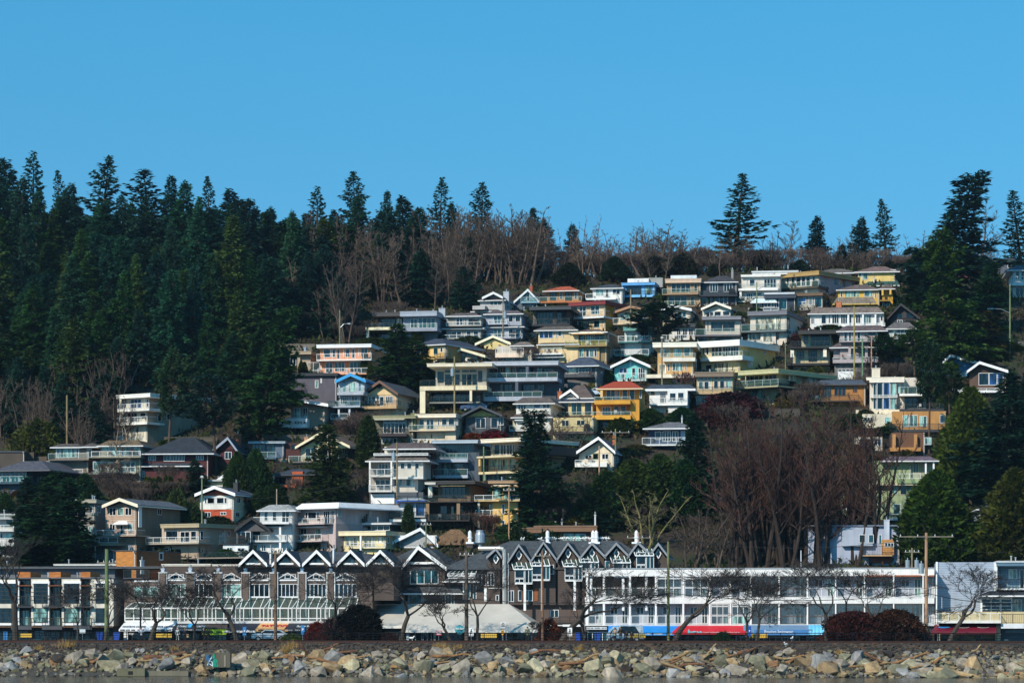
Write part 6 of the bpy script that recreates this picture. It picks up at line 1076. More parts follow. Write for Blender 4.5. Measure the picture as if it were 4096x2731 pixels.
# driftwood
def log(seed, Lg, r, bend):
    rng = random.Random(seed); m = MB(); n = 7; p = Vector((-Lg/2, 0, 0)); d = Vector((1, 0, rng.gauss(0, bend*.3))).normalized()
    for i in range(n):
        q = p+d*Lg/n; m.beam(p, q, r*(1-.07*i)*rng.uniform(.92, 1.05), r*(1-.07*(i+1)), 9); p = q; d = (d+Vector((0, rng.gauss(0, bend), rng.gauss(0, bend)))).normalized()
        if i in (2, 4) and bend > .1: m.beam(p, p+Vector((rng.uniform(-.3, .5), rng.uniform(-.4, .4), rng.uniform(.2, .6)))*Lg*.2, r*.4, r*.15, 6)
    return m.mesh('driftwood_log')
LG = [log(i, 3.2, .17, .05+.06*(i % 3)) for i in range(7)]
wood = ['86603c', '907048', '6c482e', 'a08660', '7a6850']
logs = [(50, 2628, 1.1, .25, 2), (640, 2632, 1.6, .02, 2), (700, 2650, 1.1, -.05, 1), (590, 2642, .9, .03, 3), (560, 2647, .7, -.25, 3), (370, 2645, .7, .1, 0), (1120, 2628, .8, .1, 0), (1170, 2621, .9, .05, 0), (1215, 2605, .7, -1.0, 2), (1310, 2610, .8, 0, 2), (1360, 2610, 1.2, 0, 2), (1300, 2637, 1.4, -.1, 0), (1430, 2636, 1.3, .12, 1), (1330, 2650, 1.3, -.2, 0), (1530, 2670, 1.1, .12, 1), (1680, 2662, 2.3, .05, 1), (1800, 2640, 1.4, -.22, 0), (1620, 2622, .7, .5, 2), (2110, 2622, .8, -.3, 0), (2260, 2665, 2.0, .03, 2), (2300, 2650, 1.2, .05, 0), (2200, 2600, .9, .05, 2), (2390, 2640, 1.0, -1.2, 3), (2330, 2660, 1.4, .1, 1), (2700, 2632, 1.3, .3, 1), (2660, 2664, 1.3, .02, 2), (2750, 2668, 1.5, -.03, 2), (2720, 2675, 1.6, -.3, 3), (2850, 2660, 1.3, -.35, 4), (2890, 2632, 1.2, .12, 0), (2840, 2614, .7, .5, 3), (2980, 2606, .8, .2, 2), (3120, 2640, .8, -.4, 3), (3170, 2642, .8, .2, 0), (3330, 2680, .8, -.9, 2), (3490, 2640, 1.2, -.45, 2), (3460, 2662, 1.7, .05, 1), (3620, 2646, 1.5, .08, 0), (3590, 2676, 1.5, .12, 1), (3700, 2652, .7, .1, 3), (3720, 2655, .8, .55, 0), (3810, 2692, 2.0, -.1, 3), (3980, 2694, 2.4, .1, 0), (4030, 2704, 1.8, -.03, 3), (4040, 2672, 1.0, -.1, 0), (3810, 2612, .6, -.9, 2), (3870, 2603, .4, .1, 3)]
near = ['coffee shop', 'tattoo parlour', 'round bush', 'pale metal roof', 'blue awning', 'red awning', 'swimwear shop', 'brown bush', 'maroon awning']
for i, (px, py, s, a, c) in enumerate(logs):
    e = 343.0
    while e > 335 and YH-(shore_z(wx(px, e), e)-ZC)*F/(e-SK*wx(px, e)) < py+4: e -= .15
    x = wx(px, e); y = e-SK*x-.5; z = wz(py, y)
    o = bpy.data.objects.new('driftwood_log', LG[i % 7]); C.objects.link(o); o.location = (x, y, z+.05); o.rotation_euler = (0, -a, rng.uniform(-.25, .25)); th = 2.6 if (px, py) in ((3810, 2692), (640, 2632)) else rng.uniform(.8, 1.5)
    o.scale = (s*.95, th*.9, th*.9)
    if not o.data.materials: o.data.materials.append(mat('9c6a3c', 'w'))
    o.material_slots[0].link = 'OBJECT'; o.material_slots[0].material = mat(wood[c], 'e')
    lm = [n for b, n in LM if px >= b-60][-1] if px > 0 else LM[0][1]
    ln = 'long' if s > 1.3 else ('short' if s < .85 else 'mid length'); sl = 'steeply tilted' if abs(a) > .5 else ('sloping' if abs(a) > .15 else 'flat lying')
    props(o, f"{ln} {sl} {['orange brown','golden brown','dark rusty','pale bleached','grey brown'][c]} driftwood log below {lm}", 'driftwood', f"{ln} {sl} {['orange brown','golden brown','dark rusty','pale bleached','grey brown'][c]} logs below {lm}")
m = MB(); g = random.Random(3)
for i in range(1300):
    x = g.uniform(-60, 60); e = g.choice((g.uniform(342, 347), g.uniform(337, 343))); y = e-SK*x; z = shore_z(x, e)+.15; a = g.uniform(0, 3.1); l_ = g.uniform(.15, .7); m.beam((x, y, z), (x+math.cos(a)*l_, y+math.sin(a)*l_*.4, z+g.uniform(-.1, .3)), .03, .015, 4)
props(part('driftwood_litter', m, mat('745436', 'e')), 'small sticks and splinters of driftwood strewn over the rocks', 'driftwood', None, 'stuff')
# outfall, graffiti block
def simple(name, label, cat, px, py, Y, builder, group=None):
    p = at(px, py, Y); o = props(empty(name, p), label, cat, group); builder(o); return o
r = props(empty('concrete_outfall', at(550, 2684, 340)), 'low mossy concrete outfall slab with a square drain opening', 'concrete slab')
m = MB(); m.box(-2.3, .9, -.6, 1.5, -.5, .35); part('headwall', m, mat('6c6850', 's'), r); m = MB(); m.box(.9, 5.8, 0, 1.2, -.5, .05); part('slab', m, mat('746e5c', 's'), r); m = MB(); m.box(-1.0, -.45, -.62, -.6, -.35, .05); part('drain_opening', m, mat('0a0a0a', 's'), r)
r = props(empty('graffiti_block', at(870, 2650, 340.5)), 'square concrete block sprayed with blue and green graffiti', 'concrete block')
m = MB(); m.box(-1.4, 1.5, -.5, 1.2, -.5, 1.2); part('concrete', m, mat('5c5648', 's'), r); m = MB(); m.box(.8, 1.0, -.56, -.5, -.4, .9); part('rib', m, mat('8c8678', 's'), r)
g = random.Random(9)
for c_, x0, nn in (('2c6c9c', -.95, 14), ('1c9c80', -.25, 14), ('d8e4e8', -.9, 9), ('16283c', -.8, 8)):
    m = MB()
    p = Vector((x0, -.51, g.uniform(-.5, .6)))
    for i in range(nn): q = Vector((x0+g.uniform(-.25, .45), -.512-g.random()*.01, g.uniform(-.4, 1.05))); m.beam(p, q, .07, .04, 5); p = q
    part('graffiti_tag', m, mat(c_, 'p'), r)
# people
def skin_body(name, V, E, rad, m, parent, sub=1):
    me = bpy.data.meshes.new(name); me.from_pydata(V, E, []); o = link(name, me, None, parent); me.materials.append(m)
    md = o.modifiers.new('skin', 'SKIN'); md.use_smooth_shade = True; s = o.modifiers.new('sub', 'SUBSURF'); s.levels = sub; s.render_levels = sub
    for i, r_ in enumerate(rad): me.skin_vertices[0].data[i].radius = (r_, r_)
    me.skin_vertices[0].data[0].use_root = True
    dg = bpy.context.evaluated_depsgraph_get(); ev = o.evaluated_get(dg); me2 = bpy.data.meshes.new_from_object(ev); me2.materials.clear(); me2.materials.append(m); o.modifiers.clear(); o.data = me2; return o
def person(px, py, Y, label, jacket, trousers, hair, pose='stand', face=0, Hs=1.72, extra=None):
    x = wx(px, Y); z = 3.82; r = props(empty('person', (x, Y, z), face), label, 'person'); k = Hs/1.72; r.scale = (k, k, k)
    st = .16 if pose == 'walk' else .03; b = .38 if pose in ('hips', 'pray') else 0
    hipz = .92 if pose != 'sit' else .5
    if pose == 'sit': kn = [(.1, -.42, .5), (-.1, -.42, .5)]; ft = [(.1, -.45, .07), (-.1, -.45, .07)]
    else: kn = [(.1, -st*.7, .5), (-.1, st*.3, .5)]; ft = [(.11, -st*1.3, .07), (-.1, st*1.2, .08)]
    dz = hipz-.92
    sh = 1.42+dz; el = [(.27, .04 if not b else -.02, 1.14+dz), (-.27, .02, 1.14+dz)]; hd = [(.26, -.14, .9+dz), (-.26, -.08, .9+dz)]
    if b: el = [(.33, .06, 1.16+dz), (-.33, .06, 1.16+dz)]; hd = [(.12, -.2, 1.16+dz), (-.12, -.2, 1.12+dz)]
    if pose == 'sit': hd = [(.2, -.32, .72), (-.2, -.32, .72)]
    V = [(0, 0, hipz), (0, 0, 1.18+dz), (0, 0, 1.4+dz), (0, -.01, 1.49+dz), (0, -.02, 1.56+dz), (0, -.02, 1.66+dz), (.17, 0, sh), el[0], hd[0], (-.17, 0, sh), el[1], hd[1], (.09, 0, hipz-.05), kn[0], ft[0], (.11, ft[0][1]-.15, .04), (-.09, 0, hipz-.05), kn[1], ft[1], (-.11, ft[1][1]-.15, .04)]
    E = [(0,1),(1,2),(2,3),(3,4),(4,5),(2,6),(6,7),(7,8),(2,9),(9,10),(10,11),(0,12),(12,13),(13,14),(14,15),(0,16),(16,17),(17,18),(18,19)]
    rd = [.12, .11, .11, .05, .085, .08, .055, .042, .03, .055, .042, .03, .075, .05, .035, .035, .075, .05, .035, .035]
    # fingers
    for side, hnd in ((1, hd[0]), (-1, hd[1])):
        base = 8 if side == 1 else 11
        for f_, (dx, dy, ln) in enumerate(((.0, -.03, .075), (.0, -.01, .085), (.0, .01, .08), (.0, .03, .065), (-.03*side, -.04, .05))):
            V.append((hnd[0]+dx, hnd[1]+dy, hnd[2]-ln)); E.append((base, len(V)-1)); rd.append(.009)
    body = skin_body('body', V, E, rd, mat('b88468', 'p'), r, 1)
    jt = [V[0], V[1], V[2], V[6], el[0], tuple(Vector(el[0]).lerp(Vector(hd[0]), .85)), V[9], el[1], tuple(Vector(el[1]).lerp(Vector(hd[1]), .85)), (0, 0, hipz-.08)]
    skin_body('jacket', jt, [(0,1),(1,2),(2,3),(3,4),(4,5),(2,6),(6,7),(7,8),(0,9)], [.155, .15, .13, .075, .06, .05, .075, .06, .05, .15], mat(jacket, 's'), r, 1)
    tt = [V[0], (.09, 0, hipz-.06), kn[0], ft[0], (-.09, 0, hipz-.06), kn[1], ft[1]]
    skin_body('trousers', tt, [(0,1),(1,2),(2,3),(0,4),(4,5),(5,6)], [.13, .09, .065, .05, .09, .065, .05], mat(trousers, 's'), r, 1)
    hz = 1.63+dz; m = MB(); k_ = 10
    for a_, b_, ra, rb in ((-.02, .07, .108, .10), (.07, .125, .10, .05)): m.beam((0, .012, hz+a_), (0, .012, hz+b_), ra, rb, k_)
    if hair[1] == 'long': m.beam((0, .05, hz+.05), (0, .08, hz-.28), .09, .06, k_)
    part('hair', m, mat(hair[0], 's'), r)
    if extra == 'bag': m = MB(); m.box(.2, .42, -.2, -.05, .5, .9); props(part('bag', m, mat('b89c70', 's'), None, (x, Y, z)), 'tan shoulder bag carried by the dark jacketed woman', 'bag')
    return r
PY = 354.5
def pp(px, off=0): return PY+off-SK*wx(px, PY)
person(565, 2550, pp(565), 'person in a pale grey sweater walking with bent arms under the coffee awning', 'a8b4c4', '181c24', ('50402c', 'short'), 'pray')
person(710, 2550, pp(710), 'person in a white jacket and pale skirt before the gallery awning', 'e0e0dc', 'b8b4ac', ('c8b89c', 'short'), 'walk', .4, 1.66)
person(741, 2550, pp(741), 'blond person in a dark blue coat carrying a tan bag', '1c2c3c', '14161c', ('c8a860', 'short'), 'stand', -.3, 1.62, 'bag')
person(815, 2550, pp(815), 'long haired blonde person in black with bare arms by the pizza banner', '14141a', '101014', ('c8a870', 'long'), 'walk', 2.9, 1.64)
person(832, 2550, pp(832), 'dark haired person in black beside the blonde walker', '101216', '14161c', ('18120e', 'long'), 'stand', 2.6, 1.66)
person(2110, 2550, pp(2110), 'person in an olive green coat standing before the pale roofed restaurant', '4c6040', '1c201c', ('403428', 'short'), 'stand', 3.0, 1.78)
person(2460, 2550, pp(2460), 'dark haired person in a pale patterned jacket and black trousers', 'a8a090', '101014', ('201410', 'long'), 'hips', -.3, 1.68)
person(2483, 2540, pp(2483, 1), 'person with sunglasses in a brown coat and light jeans', '2c2420', '5c7c9c', ('6c5030', 'long'), 'hips', .3, 1.72)
person(2506, 2550, pp(2506, -.5), 'seated person in black with reddish hair and a green bag', '181a1c', '20242c', ('6c4830', 'long'), 'sit', .4, 1.66)
person(2527, 2550, pp(2527, -.5), 'seated person in a dark hooded coat', '182420', '14181c', ('201c18', 'short'), 'sit', -.4, 1.7)
person(2988, 2550, pp(2988, -.3), 'seated person in a black jacket beside the yellow bench', '14161c', '1c1c24', ('5c4434', 'short'), 'sit', .2, 1.7)
# benches
def bench(px, label, n=8, w=.24):
    Y = pp(px, .4); r = props(empty('bench', (wx(px, Y), Y, 3.82)), label, 'bench', 'yellow slatted benches along the promenade')
    W_ = n*w/2
    for z_, y_ in ((.45, -.25), (.46, -.1), (.46, .05)): m = MB(); m.box(-W_, W_, y_-.06, y_+.06, z_-.02, z_+.02); part('seat_slat', m, mat('c8a038', 'w'), r)
    m = MB()
    for i in range(n): m.box(-W_+i*w+.015, -W_+(i+1)*w-.015, .16, .20, .5, .95)
    part('backrest', m, mat('d8b040', 'p'), r)
    for s_ in (-W_+.2, W_-.2): m = MB(); m.box(s_-.04, s_+.04, -.28, .2, 0, .43); part('leg', m, mat('3c3c3c', 'x'), r)
for px, lb in ((95, 'yellow bench before the townhouses, left end of the promenade'), (655, 'yellow bench beside the white jacketed walker'), (1390, 'yellow bench left of the round dark bush'), (1955, 'yellow bench between the wrong way and no exit signs'), (2550, 'yellow bench behind the seated group'), (3020, 'yellow bench in front of the swimwear awning'), (3050, 'second yellow bench in front of the swimwear awning')): bench(px, lb, 8 if px < 3000 else 5)
# signs
def post_sign(px, label, w, hgt, col, ztop, shape='rect', text=None, tcol='eee', off=-.5, pole='8a8c90', size=None):
    Y = pp(px, off); r = props(empty('street_sign', (wx(px, Y), Y, 3.8)), label, 'sign')
    m = MB(); m.beam((0, 0, 0), (0, 0, ztop), .035, n=8); part('pole', m, mat(pole, 'x'), r)
    m = MB(); z0 = ztop-hgt; zc = ztop-hgt/2
    if shape == 'diamond': m.prism([(-w/2, -.06, zc), (0, -.06, z0), (w/2, -.06, zc), (0, -.06, ztop)], (0, .02, 0))
    elif shape == 'oct': m.prism([(w/2*math.cos(i*math.pi/4+.39), -.06, zc+w/2*math.sin(i*math.pi/4+.39)) for i in range(8)], (0, .02, 0))
    else: m.box(-w/2, w/2, -.06, -.04, z0, ztop)
    b = part('plate', m, mat(col, 'p'), r)
    if text:
        ls = text.split('|'); s = (hgt*.8/len(ls)) if not size else size
        for i, t in enumerate(ls):
            p = lettering(b, t, s*.95, (0, -.075, zc+s*(len(ls)/2-i-1)+.02), R(90), 0, tcol, align='CENTER', off=.008); wd = 2*max(abs(v.co.x) for v in p.data.vertices)
            if wd > w*.9: p.scale = (w*.9/wd, 1, 1)
    return r, b, zc
post_sign(1755, 'red WRONG WAY sign before the pale roofed restaurant', .75, .6, 'c01c30', 1.35, text='WRONG|WAY')
post_sign(2010, 'yellow diamond NO EXIT sign', .52, .75, 'e8a810', 1.5, 'diamond', 'NO|EXIT', '222', size=.2)
post_sign(2025, 'grey backed octagonal stop sign seen from behind', .5, .7, '8c9298', 1.9, 'oct')
post_sign(2012, 'white NO PUBLIC PARKING notice', .55, .75, 'e8e8e8', 2.4, text='NO|PUBLIC|PARKING', tcol='333', off=.3)
post_sign(1211, 'blue parking sign with a white P above a small plate', .42, 1.1, '2c78b8', 2.0, text='P', tcol='fff', size=.4)
post_sign(978, 'blue public parking sign between the shop awnings', .42, 1.1, '2c78b8', 1.8, text='P', tcol='fff', size=.3)
post_sign(2998, 'blue sign with white lettering by the swimwear awning', .4, 1.2, '1c50a0', 1.9, text='P', tcol='fff', size=.3)
post_sign(22, 'blue information sign at the left end of the promenade', .5, 1.2, '2c78b8', 1.2, text='i', tcol='fff', size=.5)
post_sign(330, 'small white notice board in front of the townhouses', .7, .5, 'c8d0d4', 1.5)
def walker(px, lb):
    r, b, zc = post_sign(px, lb, .55, 1.0, 'f0f0f0', 1.7); m = MB(); y = -.075; c = zc
    m.beam((0, y, c+.26), (0, y-.01, c+.34), .07, n=8)
    for a, q in (((0, .22), (0, -.05)), ((0, -.05), (.13, -.34)), ((0, -.05), (-.12, -.34)), ((0, .16), (.15, -.02)), ((0, .16), (-.15, 0))): m.beam((a[0], y, c+a[1]), (q[0], y, c+q[1]), .045, .03, 6)
    part('walking_figure', m, mat('111', 'p'), b)
walker(1885, 'white pedestrian crossing sign by the restaurant'); walker(2279, 'white pedestrian crossing sign before the white stairs')
# bins, cars
for px, lb in ((400, 'blue bin left of the green pole trunk'), (467, 'blue bin beside the coffee awning'), (2315, 'blue bin by the white block corner'), (2390, 'blue bin under the lamb menu board')):
    Y = pp(px, 12); r = props(empty('waste_bin', (wx(px, Y), Y, 3.8)), lb, 'bin', 'blue bins behind the railing'); m = MB(); m.frustum((-.3, .3, -.3, .3), .12, (-.38, .38, -.36, .36), 1.0); part('body', m, mat('1c4cb0', 'p'), r); m = MB(); m.box(-.42, .42, -.42, .4, 1.0, 1.1); part('lid', m, mat('2458c0', 'p'), r)
for px, lb in ((3405, 'grey round barrel bin left of the slim trunk'), (3483, 'grey round barrel bin right of the slim trunk')):
    Y = pp(px, 1); r = props(empty('barrel_bin', (wx(px, Y), Y, 3.8)), lb, 'bin', 'barrel bins before the brown bush'); m = MB(); m.beam((0, 0, 0), (0, 0, .85), .33, .36, 16); part('body', m, mat('4c5864', 's'), r); m = MB(); m.beam((0, 0, .85), (0, 0, .95), .38, .3, 16); part('lid', m, mat('5c6c7c', 'p'), r)
def car(px, Y, label, col, z=3.8, rz=0, van=False):
    r = props(empty('parked_van' if van else 'parked_car', (wx(px, Y), Y, z), rz), label, 'van' if van else 'car'); H1 = 1.95 if van else 1.42; m = MB()
    prof = [(-2.2, .35), (-2.25, .8), (-2.0, .95), (-1.2, 1.0 if not van else 1.2), (-.6, H1), (1.3 if not van else 2.1, H1), (2.0 if not van else 2.2, 1.0), (2.2, .9), (2.2, .35)]
    m.prism([(a, -.85, b) for a, b in prof], (0, 1.7, 0)); part('body', m, mat(col, 'x'), r)
    m = MB(); m.prism([(-1.05, -.86, 1.0), (-.55, -.86, H1-.1), (1.2, -.86, H1-.1), (1.75, -.86, 1.0)], (0, 1.72, 0)); part('window', m, mat('10181e', 'n'), r)
    for a in (-1.4, 1.4):
        for b in (-.86, .66): m = MB(); m.beam((a, b, .33), (a, b+.2, .33), .33, n=16); w_ = part('wheel', m, mat('141414', 's'), r); m = MB(); m.beam((a, b-.01, .33), (a, b+.21, .33), .19, n=12); part('rim', m, mat('aaa', 'x'), w_)
car(2500, pp(2500, 8), 'white van behind the standing pair by the blue arch awning', 'e0e0e0', van=True); car(1080, pp(1080, 8), 'white car parked before the dark awning', 'c8ccd0'); car(1225, pp(1225, 7), 'dark grey car parked by the parking sign', '30343a')
Yc = hill(1890, 1645); car(1895, Yc, 'blue grey car on the street between the large cream house and the terraces', '50607c', wz(1645, Yc)); Yc = hill(2390, 1588); car(2390, Yc, 'white car parked left of the golden house', 'e0e4e8', wz(1588, Yc)+.1)
# utility poles, lamps
def pole(px, ytop, ybase, Y, label, arms=(), col='6c6a48', r0=.17, tr=(), lamp=None, name='utility_pole'):
    if ybase and Y > 405: Y -= 7
    zt = wz(ytop, Y); zb = wz(ybase, Y) if ybase else 3.8; r = props(empty(name, (wx(px, Y), Y, zb)), label, 'utility pole' if name == 'utility_pole' else 'street lamp'); Hh = zt-zb; m = MB(); m.beam((0, 0, -6 if ybase else -1.5), (0, 0, Hh), r0, r0*.7, 10); part('shaft', m, mat(col, 'e'), r)
    for d, hw in arms:
        m = MB(); m.box(-hw, hw, -.16, -.04, Hh-d-.12, Hh-d); c_ = part('crossarm', m, mat('7c7468', 'e'), r)
        for i in range(4): m = MB(); x = -hw+.15+i*(2*hw-.3)/3; m.beam((x, -.1, Hh-d), (x, -.1, Hh-d+.22), .06, .04, 6); part('insulator', m, mat('d0d4d8', 'p'), c_)
    for d, dx in tr: m = MB(); m.beam((dx, -.1, Hh-d-1.2), (dx, -.1, Hh-d), .32, n=12); m.beam((dx, -.1, Hh-d), (dx, -.1, Hh-d+.3), .07, n=6); part('transformer', m, mat('a8b0b4', 'x'), r)
    if lamp: 
        d, dx = lamp; m = MB(); m.path([(0, 0, Hh-d-.8), (dx*.5, 0, Hh-d-.1), (dx, 0, Hh-d)], .06, 6); a_ = part('lamp_arm', m, mat('a8b0b4', 'x'), r); m = MB(); m.box(min(dx, dx*1.35), max(dx, dx*1.35), -.12, .12, Hh-d-.08, Hh-d+.06); part('lamp_head', m, mat('c8ccd0', 'p'), a_)
    return r
pole(427, 2195, None, pp(427, 1), 'tall green tinted pole with two crossarms before the cream townhouse', [(1.6, 1.2), (4.6, 1.2)], '64774a', .3)
pole(1102, 2200, None, pp(1102, 1), 'brown wooden pole before the glazed bays', [(.3, .9)], '6c5644', .22)
pole(1866, 2200, None, pp(1866, 2), 'grey wooden pole with two crossarms left of the metal roof crest', [(.5, .9), (3.2, 1.1)], '5c5048', .26)
pole(2170, 2200, None, pp(2170, 4), 'thin brown pole with crossarms before the diamond gable', [(.6, 1.0)], '7c5c48', .16)
pole(2673, 2165, None, pp(2673, 2), 'mossy green pole before the white block', [], '6c7048', .2)
pole(3705, 2130, None, pp(3705, 2), 'tall orange brown pole at the white block corner with wide crossarm', [(.4, 3.2)], 'a88468', .24, [(3.6, -.6)])
pole(3648, 2190, 2300, 392, 'short pole with two transformers behind the white block', [(.5, 1.0)], '8c7c64', .16, [(1.6, -.6), (1.6, .6)])
pole(2555, 2130, 2280, 392, 'reddish pole with crossarms rising behind the dark gables', [(.6, 1.6)], 'a07058', .15)
pole(3204, 2200, 2310, 392, 'thin white capped pole behind the white block roof', [], 'c8ccd0', .1)
pole(380, 2050, 2200, hill(380, 2215), 'grey pole between the grey house and the dark conifers', [(.3, .5)], '7c8078', .16)
pole(808, 1900, 2090, hill(808, 2098), 'green tinted pole before the white and rust house', [(.3, .3)], '6c7c5c', .15)
pole(1107, 1955, 2020, hill(1107, 2025), 'pale pole left of the pale shingle edged house', [], 'a89888', .12)
pole(1588, 1768, 1985, hill(1588, 2000), 'wooden pole with transformer before the tall pale grey house', [(2.0, .4)], '7c6a50', .16, [(1.6, -.5)])
pole(1935, 1785, 1920, hill(1935, 1925), 'green pole before the cream three storey house', [], '5c7c4c', .14)
pole(1818, 1425, 1650, hill(1818, 1655), 'wooden pole with transformer before the large cream house', [], '8a7c58', .18, [(2.0, -.35)])
pole(1359, 1240, 1380, hill(1359, 1385), 'pole with lamp arm behind the peach house', [], '6a7050', .16, (), (2.4, 1.4))
pole(268, 1580, 1775, hill(268, 1785), 'lone wooden pole at the foot of the forest', [], '7c6c4c', .2)
pole(2012, 1205, 1350, hill(2012, 1360), 'grey pole with transformer before the blue grey house', [], '8a8070', .15, [(1.9, .35)])
pole(2523, 1158, 1300, hill(2523, 1310), 'wooden pole before the beige gabled cottage', [], '80765c', .17)
pole(2648, 1345, 1530, hill(2648, 1540), 'wooden pole before the tan banded house', [(.3, .3)], '80765c', .16)
pole(3027, 1128, 1245, hill(3027, 1260), 'thin green pole with lamp before the navy house', [], '6c7860', .14, (), (.8, 1.9))
pole(3417, 1225, 1510, hill(3417, 1520), 'tall mustard pole before the mauve house', [], '9a8c50', .17)
pole(3450, 1350, 1515, hill(3450, 1525), 'green pole with a curved lamp arm before the mauve house', [(.2, .5)], '6c8c6c', .16, (), (3.0, -2.0))
pole(3486, 1345, 1480, hill(3486, 1490), 'orange pole right of the mauve house', [], 'b88468', .13)
pole(3142, 1372, 1460, hill(3142, 1470), 'thin olive pole beside the dark modern house', [], '6c7450', .12)
pole(2462, 1715, 1800, hill(2462, 1815), 'green pole with long crossarm above the white cottage', [(.5, 2.2)], '7c8458', .15)
pole(2397, 1782, 1870, hill(2397, 1885), 'bare tan pole in front of the white cottage', [], 'b08870', .13)
pole(2036, 1948, 2110, hill(2036, 2120), 'tan pole with crossarm before the yellow apartments', [(.4, .9)], 'a88468', .14)
pole(1704, 2088, 2170, hill(1704, 2180), 'thin green pole with crossarms by the white hall', [(.3, .8)], '6c7c5c', .12)
pole(4040, 1140, 1365, hill(4040, 1370), 'tall green pole with lamp arm at the far right', [], '6c7c54', .18, (), (4.2, -3.0))
pole(3205, 990, 1060, 600, 'short brown pole on the skyline', [], '5c4c40', .12); pole(3868, 965, 1060, 610, 'pale green pole on the skyline beside the big evergreen', [], '7c8c6c', .16, [(1.8, .4)])
for px, yt, s in ((562, 2345, -1), (3385, 2318, 1)):
    Y = pp(px, 2); r = props(empty('street_lamp', (wx(px, Y), Y, 3.8)), 'black promenade lamp with curved arm above the coffee awning' if s < 0 else 'black promenade lamp with two curved arms above the brown bush', 'street lamp'); Hh = wz(yt, Y)-3.8-1.2; m = MB(); m.beam((0, 0, 0), (0, 0, Hh*.7), .12, .1, 8); part('post', m, mat('1c2024', 'x'), r)
    for q in ((s,) if s < 0 else (-1, 1)):
        m = MB(); m.path([(0, 0, Hh*.68), (q*.1, 0, Hh*.8), (q*.7, 0, Hh*.97), (q*1.4, 0, Hh*1.08), (q*2.0, 0, Hh*1.12)], .07, 6); a_ = part('arm', m, mat('1c2024', 'x'), r); m = MB(); m.box(q*2.0-.1, q*2.0+.5*q, -.15, .15, Hh*1.1, Hh*1.1+.12); part('lamp_head', m, mat('1c2024', 'x'), a_)
def wire(p, q, sag, lb, r_=.03, col='1c1e22'):
    m = MB(); p = Vector(p); q = Vector(q); o0 = p.copy(); P = [p.lerp(q, i/24)-o0-Vector((0, 0, sag*4*(i/24)*(1-i/24))) for i in range(25)]; m.path([tuple(v) for v in P], r_, 4); o = part('power_cable', m, mat(col, 's'), None, tuple(o0)); props(o, lb, 'cable', 'overhead cables')
Yp = lambda px: pp(px, 1.5)
T_ = [(-80, 2300), (427, 2395), (1102, 2385), (1866, 2390), (2673, 2370), (3705, 2370), (4250, 2390)]
for (a, ya), (b, yb) in zip(T_, T_[1:]): wire(at(a, ya, Yp(a)), at(b, yb, Yp(b)), .9, f'thick black cable along the street starting near photo landmark {["the left edge","the green tinted pole","the brown pole","the grey pole","the mossy pole","the orange pole"][T_.index((a, ya))]}'.replace('near photo landmark ', 'at '), .055)
for (a, ya, Ya), (b, yb, Yb), lb in (((427, 2255, Yp(427)), (1102, 2230, Yp(1102)), 'thin cable from the green tinted pole to the brown pole'), ((2555, 2135, 392), (3705, 2150, Yp(3705)), 'thin pale cable above the white block roof'), ((3705, 2150, Yp(3705)), (4200, 2165, Yp(3705)), 'thin cable leaving the orange pole to the right'), ((3142, 1376, 560), (2600, 1810, 470), 'cable descending left from the olive pole'), ((3142, 1382, 560), (2640, 1700, 475), 'lower cable descending left from the olive pole'), ((2397, 1783, 470), (2036, 1960, 445), 'cable from the tan pole down to the yellow apartments'), ((1818, 1520, 505), (1240, 1620, 490), 'cable left from the pole before the large cream house'), ((3417, 1300, 555), (2940, 1600, 510), 'cable from the mustard pole down to the olive house'), ((3417, 1320, 555), (3000, 1590, 510), 'second cable from the mustard pole to the olive house'), ((808, 1905, 450), (380, 2055, 425), 'cable from the green tinted hillside pole to the grey pole'), ((1588, 1880, 440), (808, 1990, 440), 'cable from the transformer pole across the pale houses'), ((268, 1582, 500), (620, 1560, 500), 'cable right from the lone pole at the forest foot')):
    wire(at(a, ya, Ya), at(b, yb, Yb), 1.5, lb, .03)
# yellow diamond road sign at forest foot
Yq = hill(230, 1775); q = props(empty('road_sign', at(230, 1775, Yq)), 'orange diamond road sign behind the grey brown house', 'sign'); m = MB(); m.prism([(-.35, 0, .3), (0, 0, -.2), (.35, 0, .3), (0, 0, .85)], (0, .04, 0)); part('plate', m, mat('e8981c', 'p'), q); m = MB(); m.beam((0, .06, -2.5), (0, .06, .2), .04); part('pole', m, mat('888', 'x'), q)
# birds
def gull_mesh():
    m = MB(); m.beam((0, -.02, .17), (0, .12, .18), .07, .085, 8); m.beam((0, .12, .18), (0, .30, .20), .085, .02, 8); m.beam((0, -.02, .17), (0, -.10, .26), .07, .045, 8); m.beam((0, -.10, .26), (0, -.14, .31), .05, .05, 8); m.beam((0, -.14, .31), (0, -.18, .31), .05, .02, 6); m.beam((.03, .02, 0), (.03, .02, .12), .01, n=4); m.beam((-.03, .02, 0), (-.03, .02, .12), .01, n=4); return m.mesh('gull')
GM = gull_mesh(); GM.materials.append(mat('e4e4e0', 'p')); gr = random.Random(2)
hr = [o for o in C.objects if o.name == 'gabled_block'][0]
def gull(x, y, z, label, group, s=1.45): o = bpy.data.objects.new('gull', GM); C.objects.link(o); o.location = (x, y, z); o.rotation_euler = (0, 0, gr.uniform(0, 6.28)); o.scale = (s, s, s); props(o, label, 'gull', group)
YR = YS+15.8
GR = 'gulls in a row on the grey shingle ridge'
bpy.context.view_layer.update()
zr, roofs = max(((max((hr.matrix_world @ v.co).z for v in c.data.vertices), c) for c in hr.children if c.name.startswith('roof') and len(c.data.vertices) == 8 and c.dimensions.x > 15), key=lambda q: q[0])
top = sorted([hr.matrix_world @ v.co for v in roofs.data.vertices if (hr.matrix_world @ v.co).z > zr-.05], key=lambda v: v.x)
